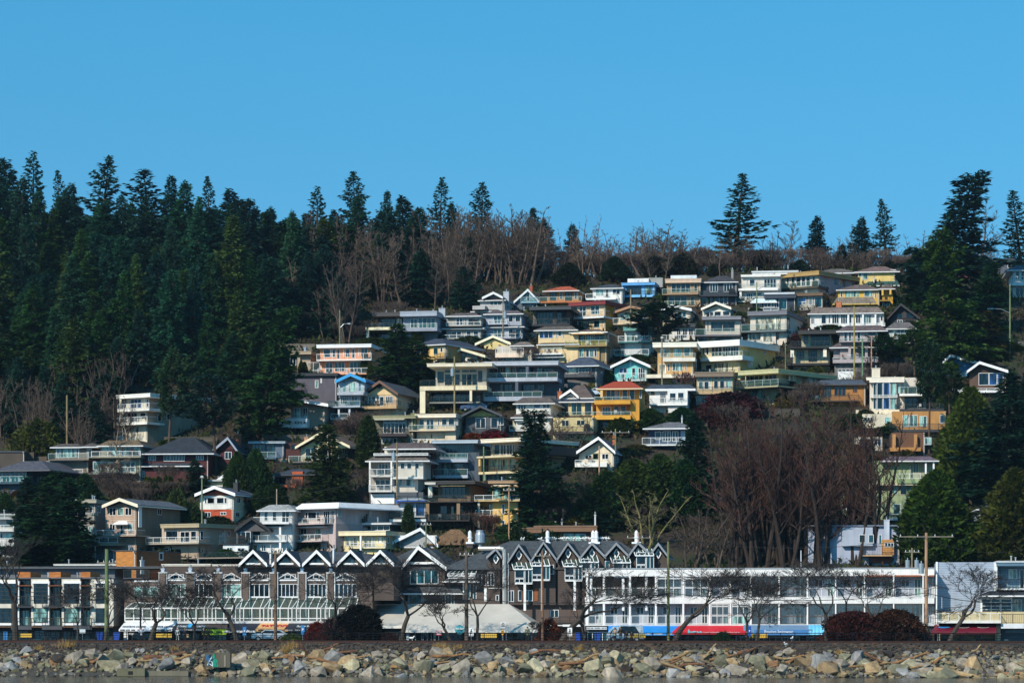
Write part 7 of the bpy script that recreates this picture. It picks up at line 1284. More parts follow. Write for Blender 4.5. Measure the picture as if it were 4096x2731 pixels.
fr = sorted(top, key=lambda v: v.x*math.sin(R(6.5))+v.y*math.cos(R(6.5)))[:2]; A_, B_ = min(fr, key=lambda v: v.x), max(fr, key=lambda v: v.x)
for i in range(40):
    t = gr.uniform(.05, .93)**.9; p = A_.lerp(B_, t); gull(p.x, p.y+.15, zr, 'white gull perched in the row along the grey shingle ridge', GR)
for px, py in ((2290, 2185), (2310, 2192), (2325, 2188), (2305, 2198), (2335, 2196), (2050, 2172), (2066, 2173), (1990, 2185)):
    p = at(px, py, YS+5); t = (px-2048)/F; gull(p.x, YS+8, zr-1.4+gr.uniform(-.5, .3), 'white gull standing on the slope of the grey shingle roof', 'gulls on the roof slope')
for px, py, Y, lb in ((1650, 2583, pp(1650, -7), 'gull standing on the dark bank below the pale roofed restaurant'), (3142, 2600, pp(3142, -9), 'gull on the dark rocks below the swimwear awning'), (3168, 2582, pp(3168, -7), 'grey backed gull beside a dark rock below the swimwear awning')):
    p = at(px, py, Y); gull(p.x, p.y, ground(p.x, p.y)+.35, lb, None, 1.6)
for px in (18, 88, 152, 220, 380, 435):
    Y = 336.5-SK*wx(px, 340)-7; x = wx(px, Y); m = MB(); m.beam((-.2, 0, .05), (.15, 0, .08), .10, .07, 8); m.beam((.15, 0, .08), (.24, 0, .22), .045, .04, 6); m.beam((.24, 0, .22), (.34, 0, .2), .03, .01, 6); props(part('duck', m, mat('1c1814', 's'), None, (x, Y, 0)), 'small dark duck floating on the water near the left shore', 'duck', 'ducks floating near the left shore')

# things on the decks of the hillside houses
def chair_proto():
    m = MB(); m.box(-.25, .25, -.25, .25, .38, .44); m.box(-.25, .25, .2, .26, .44, .9)
    for a in (-.23, .19):
        for b in (-.23, .2): m.box(a, a+.04, b, b+.04, 0, .38)
    return m.mesh('patio_chair')
cp = chair_proto(); cp.materials.append(mat('30302e', 'p'))
mb_ = MB(); mb_.frustum((-.55, .55, -.3, .3), 0, (-.5, .5, -.28, .28), .95); mb_.frustum((-.5, .5, -.28, .28), .95, (-.3, .3, -.1, .1), 1.2); bp_ = mb_.mesh('barbecue'); bp_.materials.append(mat('141416', 's'))
rd_ = random.Random(12); nc = 0
for (M_, u0, u1, v, zd) in DECKS:
    if rd_.random() < .6:
        for k in range(rd_.choice((1, 2, 2, 3))):
            if nc > 150: break
            o = bpy.data.objects.new('patio_chair', cp); C.objects.link(o); p = M_ @ Vector((rd_.uniform(u0+.6, u1-.6), v+.75, zd)); o.location = p; o.rotation_euler = (0, 0, rd_.uniform(0, 6.28)); nc += 1
            c_ = rd_.choice((('white', 'd0d0cc'), ('dark', '222222'), ('brown', '5c4430'), ('grey', '7c7c7c'))); o.material_slots[0].link = 'OBJECT'; o.material_slots[0].material = mat(c_[1], 'p')
            props(o, f'{c_[0]} patio chair standing behind a balcony railing on the hillside', 'chair', f'{c_[0]} patio chairs on the hillside balconies')
    if rd_.random() < .16:
        o = bpy.data.objects.new('barbecue', bp_); C.objects.link(o); o.location = M_ @ Vector((u1-rd_.uniform(.9, 1.6), v+.55, zd)); props(o, 'covered black barbecue on a hillside balcony', 'barbecue', 'covered barbecues on the hillside balconies')
# retaining walls and fences that step up the slope
for i, (px, yb, w, hh, c, k, nm, lb) in enumerate(((1500, 1690, 240, 26, '6c665e', 's', 'retaining_wall', 'grey retaining wall below the brown trimmed gable'), (1260, 1752, 420, 22, '54504a', 's', 'retaining_wall', 'dark sloping road wall above the cream boarded gable'), (1180, 1400, 160, 22, '7c7468', 's', 'retaining_wall', 'pale retaining wall left of the peach house'), (2210, 1600, 200, 26, '5c5850', 's', 'retaining_wall', 'stone wall behind the steep shingled house'), (2330, 1560, 120, 34, '6c6864', 'v', 'wooden_fence', 'grey board fence behind the golden house'), (640, 2068, 260, 30, '6a6860', 'b', 'retaining_wall', 'rough stone wall above the taupe gabled house'), (860, 2110, 90, 30, '4a4038', 'v', 'wooden_fence', 'brown fence right of the rust boarded house'),
 (1460, 1990, 90, 30, '4c2c24', 'v', 'wooden_fence', 'dark red fence left of the tall pale grey house'), (1750, 2100, 200, 22, '5c5650', 's', 'retaining_wall', 'wall below the small pale pavilion'), (2290, 2110, 300, 22, '5c4a3c', 'v', 'wooden_fence', 'brown fence under the yellow green hedge'), (3380, 1520, 200, 26, '6c6864', 's', 'retaining_wall', 'grey wall below the mauve house'), (3700, 1500, 220, 26, '8a8a80', 's', 'retaining_wall', 'curved street wall below the round green pine'), (4010, 1395, 170, 30, '6c6862', 's', 'retaining_wall', 'sloping wall beside the far right lamp pole'), (3050, 1660, 300, 24, '4c463e', 's', 'retaining_wall', 'dark wall at the foot of the pale olive house'), (2700, 1720, 260, 22, '4c4840', 's', 'retaining_wall', 'wall behind the navy house cedars'), (2900, 1290, 160, 20, '6c665e', 's', 'retaining_wall', 'wall below the tan skyline house'), (400, 1760, 260, 24, '6a5c44', 's', 'retaining_wall', 'earthy wall beside the white four storey house'), (760, 1770, 220, 22, '5c5448', 's', 'retaining_wall', 'wall right of the white four storey house'))):
    Y = hill(px, yb)-.5; x0, x1 = wx(px-w/2, Y), wx(px+w/2, Y); H_ = hh*Y/F; m = MB(); m.box(0, x1-x0, 0, .3, -2.5, H_); m.box(-.05, x1-x0+.05, -.05, .35, H_, H_+.1); props(part(nm, m, mat(c, k), None, (x0, Y, ground(x0, Y))), lb, 'fence' if 'fence' in nm else 'wall')
# ---------------------------------------------------------------- trees, shrubs, hedges
rt = random.Random(77)
G1 = 'conifers of the dark forest on the left hillside'
# skyline trees
for kind, px, yt, Y, w, lb in (
 ('dense', 20, 625, 620, 210, 'dense dark conifer at the left edge of the skyline'), ('fir', 125, 608, 630, 170, 'slim tall fir second from the left edge on the skyline'), ('fir', 258, 690, 625, 150, 'pointed fir between the left edge pair and the big layered fir'),
 ('fir', 378, 616, 640, 260, 'big layered fir with upturned boughs, left skyline'), ('fir', 625, 685, 640, 290, 'broad black fir with drooping boughs on the left skyline'), ('dense', 735, 830, 615, 110, 'small ragged fir right of the broad black fir'),
 ('fir', 855, 706, 640, 130, 'narrow fir rising behind the double topped conifer'), ('dense', 932, 755, 620, 190, 'double topped dense conifer, left part'), ('dense', 985, 800, 615, 170, 'dense conifer right of the double topped one'), ('dense', 1045, 835, 612, 170, 'right sloping conifer before the skyline notch'),
 ('dense', 1180, 880, 620, 150, 'low conifer right of the skyline notch'), ('fir', 1265, 748, 640, 150, 'thin topped fir right of the skyline notch'), ('dense', 1322, 838, 622, 150, 'conifer leaning on the thin topped fir'), ('fir', 1435, 676, 640, 210, 'tallest spire shaped fir of the middle skyline'),
 ('dense', 1532, 765, 630, 130, 'dark conifer right of the tallest spire'), ('dense', 1625, 778, 625, 170, 'bushy conifer in the middle skyline'), ('fir', 1750, 704, 635, 150, 'slim fir with a bare tip in the middle skyline'), ('dense', 1822, 805, 628, 110, 'short conifer between two tall firs'),
 ('fir', 1922, 720, 630, 190, 'dense pointed fir above the bare grey wood'), ('dense', 2135, 822, 640, 130, 'fir half hidden among tall bare trees'), ('dense', 2175, 880, 635, 150, 'lower fir half hidden among bare trees'), ('dense', 2312, 895, 630, 110, 'slim conifer alone in the bare wood'),
 ('dense', 2722, 992, 612, 90, 'small conifer left of the big lone fir'), ('dense', 2772, 1022, 612, 80, 'smaller conifer beside the big lone fir'), ('fir', 2932, 700, 610, 230, 'big lone fir with ragged boughs on the right skyline'), ('dense', 3265, 858, 625, 110, 'slender dark fir right of the bare skyline wood'), ('dense', 3350, 978, 605, 110, 'low bluish spruce on the right skyline'),
 ('dense', 3442, 862, 615, 120, 'compact dark fir on the right skyline'), ('fir', 3555, 793, 615, 130, 'thin irregular fir left of the giant evergreen'), ('broad', 3725, 702, 560, 330, 'giant spreading evergreen towering over the right houses'), ('fir', 4092, 755, 600, 160, 'tall fir cut by the right edge')):
    tree(kind, px, yt, Y, w*1.05, lb, crown='1f3e32')
# forest mass
for Y, x0, x1, st, hmin, hmax in ((645, -60, 1900, 62, 8, 14.5), (622, -80, 1860, 58, 9, 15), (600, -80, 1700, 66, 11, 17), (578, -80, 1400, 74, 13, 18), (556, -80, 1200, 80, 13, 19), (536, -80, 1150, 82, 13, 19), (518, -80, 1080, 84, 12, 18), (502, -80, 1020, 90, 11, 16)):
    px = x0
    while px < x1:
        p = px+rt.uniform(-22, 22); g_ = ground(wx(p, Y), Y); Hh = rt.uniform(hmin, hmax)*rt.choice((.85, 1, 1, 1.25 if p < 1000 else 1.1))*(1-.2*(p > 1500)); yt = YH-(g_+Hh-ZC)*F/Y
        if not (Y < 512 and 440 < p < 820): tree('dense' if rt.random() < .75 else 'hemlock', p, yt, Y+rt.uniform(-6, 6), rt.uniform(115, 185), 'dark green conifer crowded among the others of the left hillside forest', group=G1, crown=rt.choice(('24463a', '2a4e30', '355628', '234c3c', '2a4c38', '3a5226')))
        px += st*rt.uniform(.8, 1.2)
# named evergreens among the houses
for kind, px, yt, yb, w, lb, c in (
 ('broad', 1020, 1225, 1745, 250, 'big green cedar left of the low beige house', '2a4a20'), ('hemlock', 1605, 1288, 1545, 190, 'tall cedar right of the peach house', '26421c'), ('hemlock', 1700, 1365, 1540, 140, 'shorter cedar beside the yellow hipped house', '2c4a1e'), ('pine', 2640, 1205, 1440, 270, 'spreading dark cedar among the upper middle houses', '1c3a22'),
 ('pine', 670, 1370, 1880, 180, 'pine with a tall bare trunk before the dark red house', '2a4426'), ('pine', 865, 1480, 1880, 210, 'blue green pine with spreading crown before the red gable', '1e3c30'), ('broad', 2165, 1645, 2095, 250, 'tall dark spruce beside the cream three storey house', '1c3c20'), ('dense', 2800, 1640, 2060, 190, 'dark drooping spruce right of the navy house', '18341e'),
 ('cedar', 2430, 1880, 2080, 220, 'olive cedar below the white cottage', '33481c'), ('cedar', 2530, 1830, 2080, 250, 'large olive cedar in the clump below the navy house', '33471a'), ('cedar', 2640, 1810, 2070, 220, 'olive cedar right of centre in the clump', '2f461c'), ('cedar', 2740, 1830, 2080, 200, 'green cedar at the right of the clump', '27421c'),
 ('cedar', 2480, 1660, 1735, 220, 'olive cedar behind the navy house', '38481a'), ('cedar', 2600, 1630, 1725, 200, 'cedar beside the small white house', '33491c'), ('cedar', 2730, 1625, 1725, 170, 'green cedar hugging the white house corner', '2a461e'), ('dense', 2380, 1930, 2120, 120, 'dark evergreen behind the peach cottage', '1c3820'), ('dense', 2450, 1960, 2110, 90, 'blue green young spruce beside the peach cottage', '24483a'),
 ('cedar', 3745, 1870, 2250, 310, 'broad bright green cedar before the timber deck', '28440f'), ('cedar', 3880, 1540, 1960, 260, 'olive green cedar on the right hillside', '3a4a14'), ('dense', 4000, 1490, 2010, 300, 'massive dark evergreen at the right edge', '1c3c2c'), ('cedar', 4060, 1860, 2260, 300, 'golden olive cedar at the lower right edge', '4c4c14'), ('dense', 3850, 1700, 1960, 200, 'dark evergreen behind the bright green cedar', '1c3c26'), ('dense', 4095, 1400, 1760, 90, 'dark conifer at the right edge beside the shingled gable', '16302a'),
 ('pine', 3715, 1340, 1800, 130, 'leaning scraggly pine before the brown terrace house', '203a20'), ('pine', 3800, 1450, 1700, 150, 'spreading pine before the dark shingled gable house', '28401c'), ('pine', 3560, 1330, 1510, 200, 'round bright green pine right of the grey shingled house', '244a1c'), ('pine', 3660, 1300, 1520, 170, 'second green pine beside the street bend', '284a20'),
 ('broad', 3790, 905, 1480, 270, 'yellow green conifer in front of the giant evergreen', '34501c'), ('hemlock', 3690, 1000, 1240, 150, 'dark lower boughs beside the yellow house', '1e3c1c'), ('dense', 3940, 1052, 1330, 190, 'bluish green pine right of the giant evergreen', '20442a'), ('hemlock', 3930, 1240, 1430, 150, 'brownish green conifer right of the street lamp', '3a3c1c'),
 ('dense', 200, 1880, 2260, 260, 'large dark conifer left of the grey two storey house', '1e3c24'), ('dense', 300, 1905, 2265, 240, 'second large dark conifer touching the grey two storey house', '1c3a26'), ('dense', 130, 1900, 2240, 180, 'dark conifer behind the bare tree at the left edge', '1c3824'), ('cedar', 340, 1890, 2060, 150, 'dark evergreen right of the big conifers', '1e3a1e'), ('column', 1472, 1655, 1870, 90, 'tall olive columnar cedar beside the olive house', '38461c'),
 ('hemlock', 1335, 1690, 2030, 200, 'olive hemlock with loose crown in front of the cream boarded gable', '3a481c'), ('dense', 800, 1835, 1970, 170, 'dark evergreen before the red gable wing', '1c3c2c'), ('cedar', 950, 1800, 1990, 110, 'olive conifer left of the rust panelled house', '32461c'), ('cedar', 1025, 1790, 1980, 120, 'green conifer before the teal glass house', '27421c'), ('column', 1632, 2005, 2140, 50, 'small pointed cypress before the small pale house', '203c1c'),
 ('cedar', 3160, 1480, 1590, 60, 'thin pine before the olive house deck', '203a20'), ('cedar', 1100, 1930, 2040, 110, 'dark round evergreen below the rust panelled house', '2a3e18'), ('cedar', 1050, 1950, 2040, 110, 'green shrub below the teal glass house', '30461c')):
    Yv = hill(px, yb); tree(kind, px, yt, Yv-1.5, w, lb, crown=c)
G2 = 'clipped columnar cypresses'
for i, (px, yt, yb) in enumerate(((1450, 1440, 1500), (1463, 1442, 1502), (1480, 1446, 1503), (1655, 1328, 1372), (1668, 1330, 1372), (1684, 1328, 1372), (1205, 1440, 1490), (1218, 1445, 1492), (585, 1900, 1980), (600, 1903, 1980), (615, 1905, 1980), (635, 1900, 1975), (665, 1895, 1975), (682, 1900, 1978), (715, 1925, 1985))):
    tree('column', px, yt, hill(px, yb)-2, 26 if px > 1000 else 34, 'clipped columnar cypress, one of those standing in close rows', group=G2)
# bare wood behind the houses
G3 = 'bare grey brown trees of the hilltop wood'
for i in range(50):
    px = rt.uniform(1180, 2600); Y = rt.uniform(600, 640); lim = 870+.06*abs(px-2100) if px < 2250 else 930+(px-2250)*.12; yt = rt.uniform(lim, lim+190)
    tree('bare' if i % 2 else 'vase', px, yt, Y, rt.uniform(110, 190), 'bare grey brown tree standing in the hilltop wood above the houses', group=G3)
for kind, px, yt, Y, w, lb in (('vase', 1500, 1040, 575, 290, 'wide fan shaped bare maple above the modern black roofed house'), ('bare', 1750, 880, 600, 240, 'tall bare tree with mossy limbs left of the wood'), ('bare', 2080, 815, 620, 210, 'tallest bare trees of the wood with pale twigs'), ('bare', 2180, 850, 620, 200, 'tall bare yellowish tree in the wood'), ('bare', 2290, 880, 625, 140, 'bare tree around the slim conifer'), ('bare', 2430, 925, 620, 150, 'bare tree with dark nest clump on the skyline'), ('bare', 2530, 905, 622, 160, 'bare skyline tree above the blue house'), ('bare', 2610, 925, 620, 140, 'bare skyline tree left of the small conifers'),
 ('bare', 3140, 868, 625, 190, 'rounded bare tree between lone fir and slender fir'), ('vase', 3070, 925, 620, 130, 'bare tree right of the big lone fir'), ('bare', 3360, 905, 640, 120, 'pale bare tree behind the bluish spruce'), ('bare', 3905, 800, 620, 190, 'tall bare tree right of the giant evergreen'), ('vase', 3990, 940, 615, 170, 'low bare tree before the right edge fir'), ('bare', 3480, 940, 620, 110, 'bare tree behind the compact dark fir'),
 ('vase', 265, 1390, 520, 240, 'bare silvery tree at the forest foot, left'), ('vase', 410, 1430, 515, 130, 'thin bare tree at the forest foot'), ('vase', 510, 1420, 512, 160, 'bare branching tree above the white four storey house'), ('vase', 30, 1560, 505, 150, 'bare tree at the left edge of the forest foot'), ('vase', 1230, 1180, 580, 160, 'bare tree before the dark conifers above the beige house'), ('vase', 1290, 1260, 560, 130, 'bare shrubby tree behind the peach house'), ('bare', 905, 1040, 590, 150, 'bare tree glimmering inside the dark forest')):
    tree(kind, px, yt, Y, w, lb, trunk='8a8074' if px < 600 else None, crown='6c6258' if px < 600 else None)
for kind, px, yt, yb, w, lb, tc, cc in (
 ('big', 2940, 1690, 2250, 260, 'leftmost of the huge brown bare poplars', None, None), ('big', 3060, 1560, 2250, 320, 'second huge brown bare poplar', None, None), ('big', 3200, 1545, 2240, 320, 'third huge brown bare poplar', None, None), ('big', 3360, 1560, 2240, 320, 'fourth huge brown bare poplar', None, None), ('big', 3500, 1610, 2240, 300, 'rightmost huge brown bare poplar with leaning trunk', None, None), ('big', 3150, 1700, 2270, 300, 'brown bare poplar in front of the others', None, None), ('big', 3020, 1760, 2270, 260, 'shorter brown bare poplar before the left ones', None, None), ('big', 3300, 1720, 2270, 300, 'shorter brown bare poplar before the right ones', None, None),
 ('vase', 2580, 1950, 2180, 330, 'spreading bare tree with yellow lichen above the white block', '7c7448', '6c6648'), ('vase', 2760, 2020, 2260, 220, 'bare thicket tree above the white block roof', None, None), ('vase', 2860, 2050, 2270, 180, 'second bare thicket tree above the white block roof', None, None), ('bare', 545, 1690, 1930, 200, 'pale bare tree before the olive roofed house', '8c7c68', '6c6054'), ('vase', 2290, 1640, 1830, 220, 'bare tree before the yellow post house', None, None), ('scrub', 1190, 1890, 2010, 90, 'bare tree beside the olive hemlock', None, None), ('scrub', 2120, 1380, 1450, 120, 'bare tree before the brown lap sided house', None, None), ('bare', 2330, 1850, 1990, 130, 'dark bare round tree below the white cottage', '4c4040', '3c3232'), ('scrub', 1950, 2050, 2130, 110, 'reddish bare tree before the yellow apartments', '6c4034', '5c342c'), ('scrub', 2740, 1475, 1560, 90, 'reddish bare shrub before the tan banded house', '6c4440', '5c3430')):
    tree(kind, px, yt, hill(px, yb)-1, w, lb, trunk=tc, crown=cc)
for i in range(190):
    px = rt.uniform(1150, 2150); Y = rt.uniform(560, 612)
    if px < 1400: Y = rt.uniform(535, 600)
    elif px < 1880: Y = rt.uniform(563, 600)
    else: Y = rt.uniform(586, 600)
    x_ = wx(px, Y); zt = ground(x_, Y)+rt.uniform(8, 15); yt = YH-(zt-ZC)*F/Y
    if (i % 2 == 0 and px < 1350) or (i % 7 == 0 and px < 1950): tree('dense', px, yt, Y, rt.uniform(110, 170), 'dark green conifer crowded among the others of the left hillside forest', group=G1, crown='26483a')
    else: tree('bare' if i % 3 else 'vase', px, yt, Y, rt.uniform(90, 160), 'bare grey brown tree standing in the hilltop wood above the houses', group=G3)
for i in range(44):
    px = rt.uniform(-40, 470); Y = rt.uniform(474, 505); x_ = wx(px, Y); yt = YH-(ground(x_, Y)+rt.uniform(6, 12)-ZC)*F/Y
    if i % 2: tree('dense', px, yt, Y+5, rt.uniform(90, 150), 'dark green conifer crowded among the others of the left hillside forest', group=G1, crown='26483a')
    else: tree('vase', px, yt, Y, rt.uniform(90, 170), 'bare grey tree in the thicket at the foot of the left forest', group='bare thicket trees at the forest foot')
G4 = 'bare reddish shrubs on the slope'
for i in range(95):
    if i < 60: px = rt.uniform(2100, 3900); yb = rt.uniform(1095, 1110); Y = rt.uniform(592, 604)
    else: px, yb = rt.choice(((1450, 1740), (1420, 1750), (3180, 2230), (450, 1960), (520, 1990), (1900, 2120), (2350, 2020), (3560, 2020), (2420, 1740), (3900, 2200))); px += rt.uniform(-60, 60); yb += rt.uniform(-15, 15); Y = hill(px, yb)
    tree('scrub', px, yb-rt.uniform(60, 110)*(1.1 if i < 40 else 1), Y, rt.uniform(80, 150), 'bare reddish brown shrub, one of many on the slope', 'shrub', G4, crown=rt.choice(('4c3c36', '44362f', '54463e')))
for i in range(26):
    px = rt.uniform(2920, 3480); yb = rt.uniform(2200, 2275); tree('big', px, rt.uniform(1590, 1850), hill(px, yb), rt.uniform(180, 260), 'slender brown bare poplar crowded inside the big clump', group='poplars of the big brown clump')
for i in range(60):
    a_ = rt.choice(((2420, 2860, 2060, 2260), (1880, 2350, 1990, 2150), (1150, 1720, 1270, 1420), (400, 700, 1960, 2100), (2850, 3600, 1600, 1800), (1340, 1500, 1900, 2060), (3380, 3600, 1500, 1600)))
    px = rt.uniform(a_[0], a_[1]); yb = rt.uniform(a_[2], a_[3]); tree('scrub' if i % 3 else 'bare', px, yb-rt.uniform(70, 150), hill(px, yb)+2, rt.uniform(80, 170), 'bare brown thicket tree on open ground between the houses', 'shrub', 'bare thickets between the houses', crown='42362f')
# shrubs and hedges
G5 = 'green shrubs between the hillside houses'
for (px, yb, w, hh, c, lb) in (
 (3230, 1395, 120, 90, '4a2024', 'dark red leaved shrub beside the big white modern house'), (2920, 1660, 260, 100, '3a1a1a', 'deep red leaved tree right of the cream and brown house'), (2860, 1700, 140, 90, '4a2622', 'dark red shrub above the brown poplars'), (3265, 1490, 70, 30, '46501c', 'round olive shrub below the dark modern house'), (2225, 1590, 90, 40, '2c3a1c', 'rounded hedge bush below the slate house'), (2190, 1600, 60, 35, '38461c', 'dark bush left of the steep shingled house'), (2420, 1520, 60, 45, '33501c', 'green bush right of the slate house'), (2370, 1545, 40, 40, '6a6c1c', 'yellowish bush right of the slate house'),
 (2340, 1565, 30, 30, '6c2c20', 'small rusty bush behind the steep shingled house'), (1890, 1752, 80, 24, '7c3818', 'orange red hedge below the dark gabled house'), (1975, 1748, 100, 36, '7c1c30', 'crimson hedge below the white shingle skirted house'), (1440, 1670, 50, 40, '24441c', 'green shrub before the brown trimmed gable'), (150, 1815, 190, 150, '4c501c', 'yellow green tree at the forest foot'), (1700, 2135, 30, 35, '30481c', 'small shrub beside the pale pavilion'), (1320, 2165, 70, 40, '6a4a1c', 'brown green shrub beside the pink house wall'),
 (1560, 2080, 50, 35, '30481c', 'leafy shrub on the pale pavilion roof'), (900, 2240, 110, 50, '2c481c', 'leafy shrub before the white gallery terrace'), (2200, 2140, 130, 60, '24401c', 'dense green shrub above the gull ridge'), (2060, 2150, 140, 70, '24401c', 'dark green shrub left of the gull ridge'), (3020, 1250, 60, 25, '2c4020', 'low dark shrub below the navy house'), (2960, 1265, 50, 22, '3c4c28', 'small shrub on the white gabled roof'), (3330, 1318, 90, 22, '3c4c1c', 'green hedge below the long white house'),
 (515, 2185, 60, 40, '3c4c1c', 'shrub below the taupe gabled house'), (705, 2080, 90, 130, '34451c', 'ivy covered tree left of the white and rust house'), (760, 2090, 100, 90, '2c401c', 'dark bush before the white and rust house'), (870, 2095, 120, 36, '24341c', 'clipped dark hedge below the rust boarded wall'), (20, 2030, 70, 60, '24421c', 'green shrub at the left edge'), (70, 1975, 40, 20, '4c3018', 'brown shrub below the blue grey house'), (610, 1500, 40, 60, '2c4428', 'small evergreen above the white house'), (2490, 2085, 200, 28, '5c5c18', 'yellow green hedge behind the brown flat roof'), (2290, 2085, 220, 30, '5c5c18', 'long yellow green hedge above the low brown house'), (3790, 1640, 100, 60, '24401c', 'green shrub right of the brown terrace'), (3140, 1620, 80, 60, '5c4c18', 'yellow brown shrub above the poplars'), (3560, 1720, 70, 40, '3c4a1c', 'olive shrub below the curved bay'), (3420, 1710, 140, 60, '2c3a1c', 'dark hedge below the cream curved house')):
    Yv = hill(px, yb)-2; tree('bush', px, yb-hh, Yv, w, lb, 'shrub', crown=c)
for i in range(170):
    px = rt.uniform(300 if i % 3 else 1100, 3900); yb = rt.uniform(1300 if px > 1100 else 1800, 2200)
    if px > 2850 and yb > 1650: px = rt.uniform(3400, 3650)
    if 1090 < px < 1400 and 1580 < yb < 1830: continue
    tree('bush', px, yb-rt.uniform(22, 55), hill(px, yb)+2, rt.uniform(60, 140), 'low green shrub tucked between hillside houses', 'shrub', G5, crown=rt.choice(('2c4220', '38441c', '2a3a1c', '4c4a20')))
for i in range(95):
    px = rt.uniform(1800, 2780) if i < 60 else rt.uniform(2780, 3950); Y = rt.uniform(590, 612); yt = rt.uniform(800+.12*max(0, px-1900), 985) if i < 60 else rt.uniform(930, 1050)
    tree('bare', px, yt, Y, rt.uniform(80, 170), 'bare grey brown tree standing in the hilltop wood above the houses', group=G3, crown=rt.choice(('6c5c4e', '5e4c42', '6a5448')))
for i in range(34):
    px = rt.uniform(1900, 3950); Y = rt.uniform(583, 597); x_ = wx(px, Y); k_ = rt.random(); H_ = rt.uniform(2.2, 5)
    if k_ < .65: tree('bush' if k_ < .4 else 'cedar', px, YH-(ground(x_, Y)+H_-ZC)*F/Y, Y, rt.uniform(50, 120), 'dark shrub on the crest behind the top row of houses', 'shrub', 'dark shrubs on the crest', crown=rt.choice(('26301c', '2c2a1c', '1f3020', '342a22')))
    else: tree('bare', px, YH-(ground(x_, Y)+H_*1.8-ZC)*F/Y, Y, rt.uniform(50, 90), 'bare grey brown tree standing in the hilltop wood above the houses', group=G3)
for px, yb in ((980, 2230), (700, 1790), (3900, 1340), (4020, 1400), (2700, 1200)):
    tree('bush', px, yb-40, hill(px, yb), 130, f'green bank of shrubs near photo row {yb}'.replace(f'near photo row {yb}', {980: 'behind the white gables', 700: 'below the four storey house', 3900: 'below the bluish pine', 4020: 'by the far right lamp pole', 2700: 'beside the tan skyline house'}[px]), 'shrub')
# promenade trees: each one grown by itself
SP = [(60, 2130, 210, .04, 'tall crooked bare tree at the left end of the promenade', 1.0), (310, 2330, 220, 0, 'small bare tree before the second townhouse', .6), (415, 2290, 260, .12, 'bare tree leaning right beside the green tinted pole', .9), (595, 2290, 420, .10, 'wide wind bent bare tree over the coffee awning', 1.1), (775, 2330, 330, 0, 'bare tree beside the gallery awning', .6), (955, 2250, 420, -.12, 'wide bare tree over the dark awning', 1.1), (1315, 2230, 380, .16, 'dense bare tree with a nest like tangle before the last glazed bays', 1.2), (1600, 2200, 480, .05, 'tall straight bare tree before the white trimmed gable', 1.1), (1812, 2360, 300, -.15, 'small leaning bare tree before the metal roof', .8), (1908, 2240, 360, .0, 'bare tree in the middle of the metal roof', 1.0), (2225, 2230, 520, .30, 'strongly leaning bare tree left of the white block', 1.3), (2345, 2340, 160, -.15, 'slim bare tree by the white block corner', .6), (2680, 2240, 520, .25, 'forked bare tree over the red awning', 1.2), (2990, 2240, 340, .04, 'bare tree left of the swimwear lettering', .9), (3018, 2270, 300, .1, 'second stem bare tree by the swimwear awning', .7), (3308, 2220, 340, -.05, 'slim bare tree over the domed awning', .8), (3455, 2270, 330, .12, 'thin pale bare tree inside the brown bush', .7), (3785, 2240, 430, .18, 'spreading bare tree before the maroon awning', 1.1), (2130, 2480, 150, 0, 'small young bare tree before the restaurant', .35)]
for i, (px, yt, w, ln, lb, th) in enumerate(SP):
    Y = pp(px, .2); Hh = wz(yt, Y)-3.8; big = w > 330
    t_, c_ = bare(500+i, Hh*1.0, .62 if big else .5, 1, 6 if w > 200 else 5, ln, .22, 1.45, r0=.21*th, trunk_h=.3, kids=3, up=.04 if w > 250 else .12, rmin=.015, tap=(.5, .68))
    if i == 0: t_, c_ = bare(500, Hh, .4, 1, 5, .02, .2, 1.2, r0=.3, trunk_h=.35, kids=3, up=.25)
    r = props(empty('promenade_tree', (wx(px, Y), Y, 3.8)), lb, 'tree'); tr = link('trunk', t_, mat('3c342c', 'e'), r); cr = link('crown', c_, mat('2c2522', 'e'), r)
    co = np.empty(len(c_.vertices)*3, np.float32); c_.vertices.foreach_get('co', co); co = co.reshape(-1, 3); hw = np.percentile(np.abs(co[:, 0]-co[:, 0].mean()), 98); sx = (w*Y/F/2)/hw; sz = Hh/co[:, 2].max(); sx = min(max(sx, sz*.6), sz*1.6); r.scale = (sx, sx, sz)
# promenade bushes
def pbush(px, yt, w, c, lb, n=9000, lf=.16, seed=1, off=1.5):
    Y = pp(px, off); Hh = wz(yt, Y)-3.8; cm, tm = blob(seed, Hh, w*Y/F/2, 'bush', n, lf); r = props(empty('bush', (wx(px, Y), Y, 3.8)), lb, 'shrub'); link('trunk', tm, mat('3c2c24', 'e'), r); link('crown', cm, mat(c, 'f'), r)
pbush(3420, 2450, 250, '3e261a', 'large domed red brown bush, left half, before the white block', 16000, .2, 301); pbush(3580, 2443, 230, '40281c', 'large domed red brown bush, right half, before the white block', 16000, .2, 302)
pbush(1435, 2425, 190, '1c1c18', 'round dark bush by the promenade left of the metal roof', 12000, .2, 303); pbush(1350, 2470, 180, '332a28', 'twiggy grey bush beside the round dark bush', 7000, .12, 304); pbush(1270, 2490, 90, '7c1c1c', 'bright red berried shrub beside the sweets awning', 4000, .12, 305)
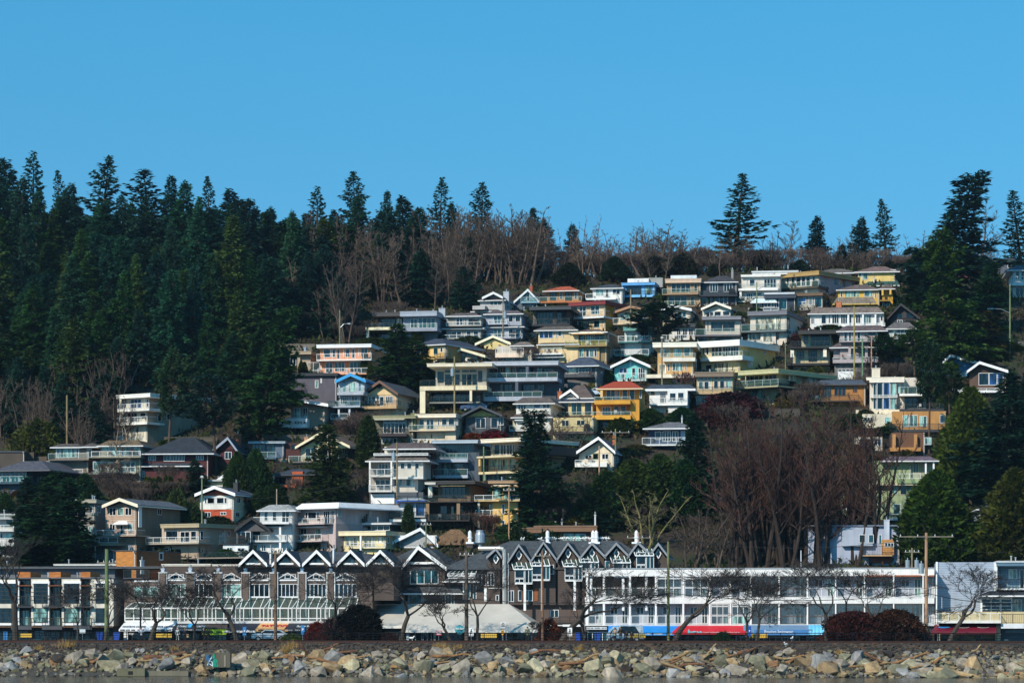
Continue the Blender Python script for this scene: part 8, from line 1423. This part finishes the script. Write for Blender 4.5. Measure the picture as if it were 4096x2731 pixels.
pbush(1165, 2540, 80, '34481c', 'low green shrub behind the railing by the white car', 2500, .14, 306, .5); pbush(2195, 2480, 90, '5c3a1c', 'brown leaved tree beside the white stairs', 3500, .16, 307, 6); pbush(1555, 2535, 70, '3c2420', 'low reddish bush behind the railing', 2500, .14, 308, .5)
pbush(2890, 2530, 70, '34501c', 'small green shrub below the red awning', 2000, .12, 309, 8); pbush(3300, 2552, 60, '2c3c1c', 'low green planting below the domed awning', 2000, .12, 310, 6)
# dry grass tufts on the bank
def tuft(px, py, s, i):
    e = 345.5-i % 3; x = wx(px, e); y = e-SK*x; g = np.random.default_rng(i); n = 160; c = np.stack([g.normal(0, .35*s, n), g.normal(0, .2*s, n), np.zeros(n)], 1); d = unit(np.stack([g.normal(0, .35, n), g.normal(0, .3, n), np.ones(n)], 1)); sd = unit(np.cross(d, g.normal(0, 1, (n, 3)))); L_ = g.uniform(.5, 1.3, n)*s
    o = link('grass_tuft', leaf_mesh('grass_tuft', c+d*L_[:, None]*.3, d, sd, L_, np.full(n, .035)), mat('a08048', 'e'), None, (x, y, ground(x, y))); props(o, 'dry golden grass tuft growing on the dark bank', 'grass tuft', 'dry grass tufts on the bank')
for i, (px, s) in enumerate(((235, 1.2), (120, .8), (1135, 1.3), (1160, 1.0), (680, .7), (1780, 1.5), (1750, .8), (2320, .9), (3340, .7), (1840, .6), (2900, .5))): tuft(px, 2590, s, i)
# ---------------------------------------------------------------- the originals the copies were made from are not part of the place
for L_ in PROTO.values():
    for rt_, _, _ in L_:
        for ch in KIDS[rt_.name]: bpy.data.objects.remove(ch)
        bpy.data.objects.remove(rt_)

hz = MB(); hz.box(-2600, 2600, -620, 4100, -5, 140)  # thin volume added to lift dark tones towards blue
vm = bpy.data.materials.new('tone_lift_haze'); vm.use_nodes = True; vt = vm.node_tree; vt.nodes.clear(); vo = vt.nodes.new('ShaderNodeOutputMaterial'); pv = vt.nodes.new('ShaderNodeVolumePrincipled')
pv.inputs['Color'].default_value = (.55, .8, 1, 1); pv.inputs['Density'].default_value = .00005; pv.inputs['Anisotropy'].default_value = .2; vt.links.new(pv.outputs[0], vo.inputs['Volume'])
props(part('haze', hz, vm), 'thin pale blue haze added to lift the dark tones of the whole hillside', None, None, 'stuff')
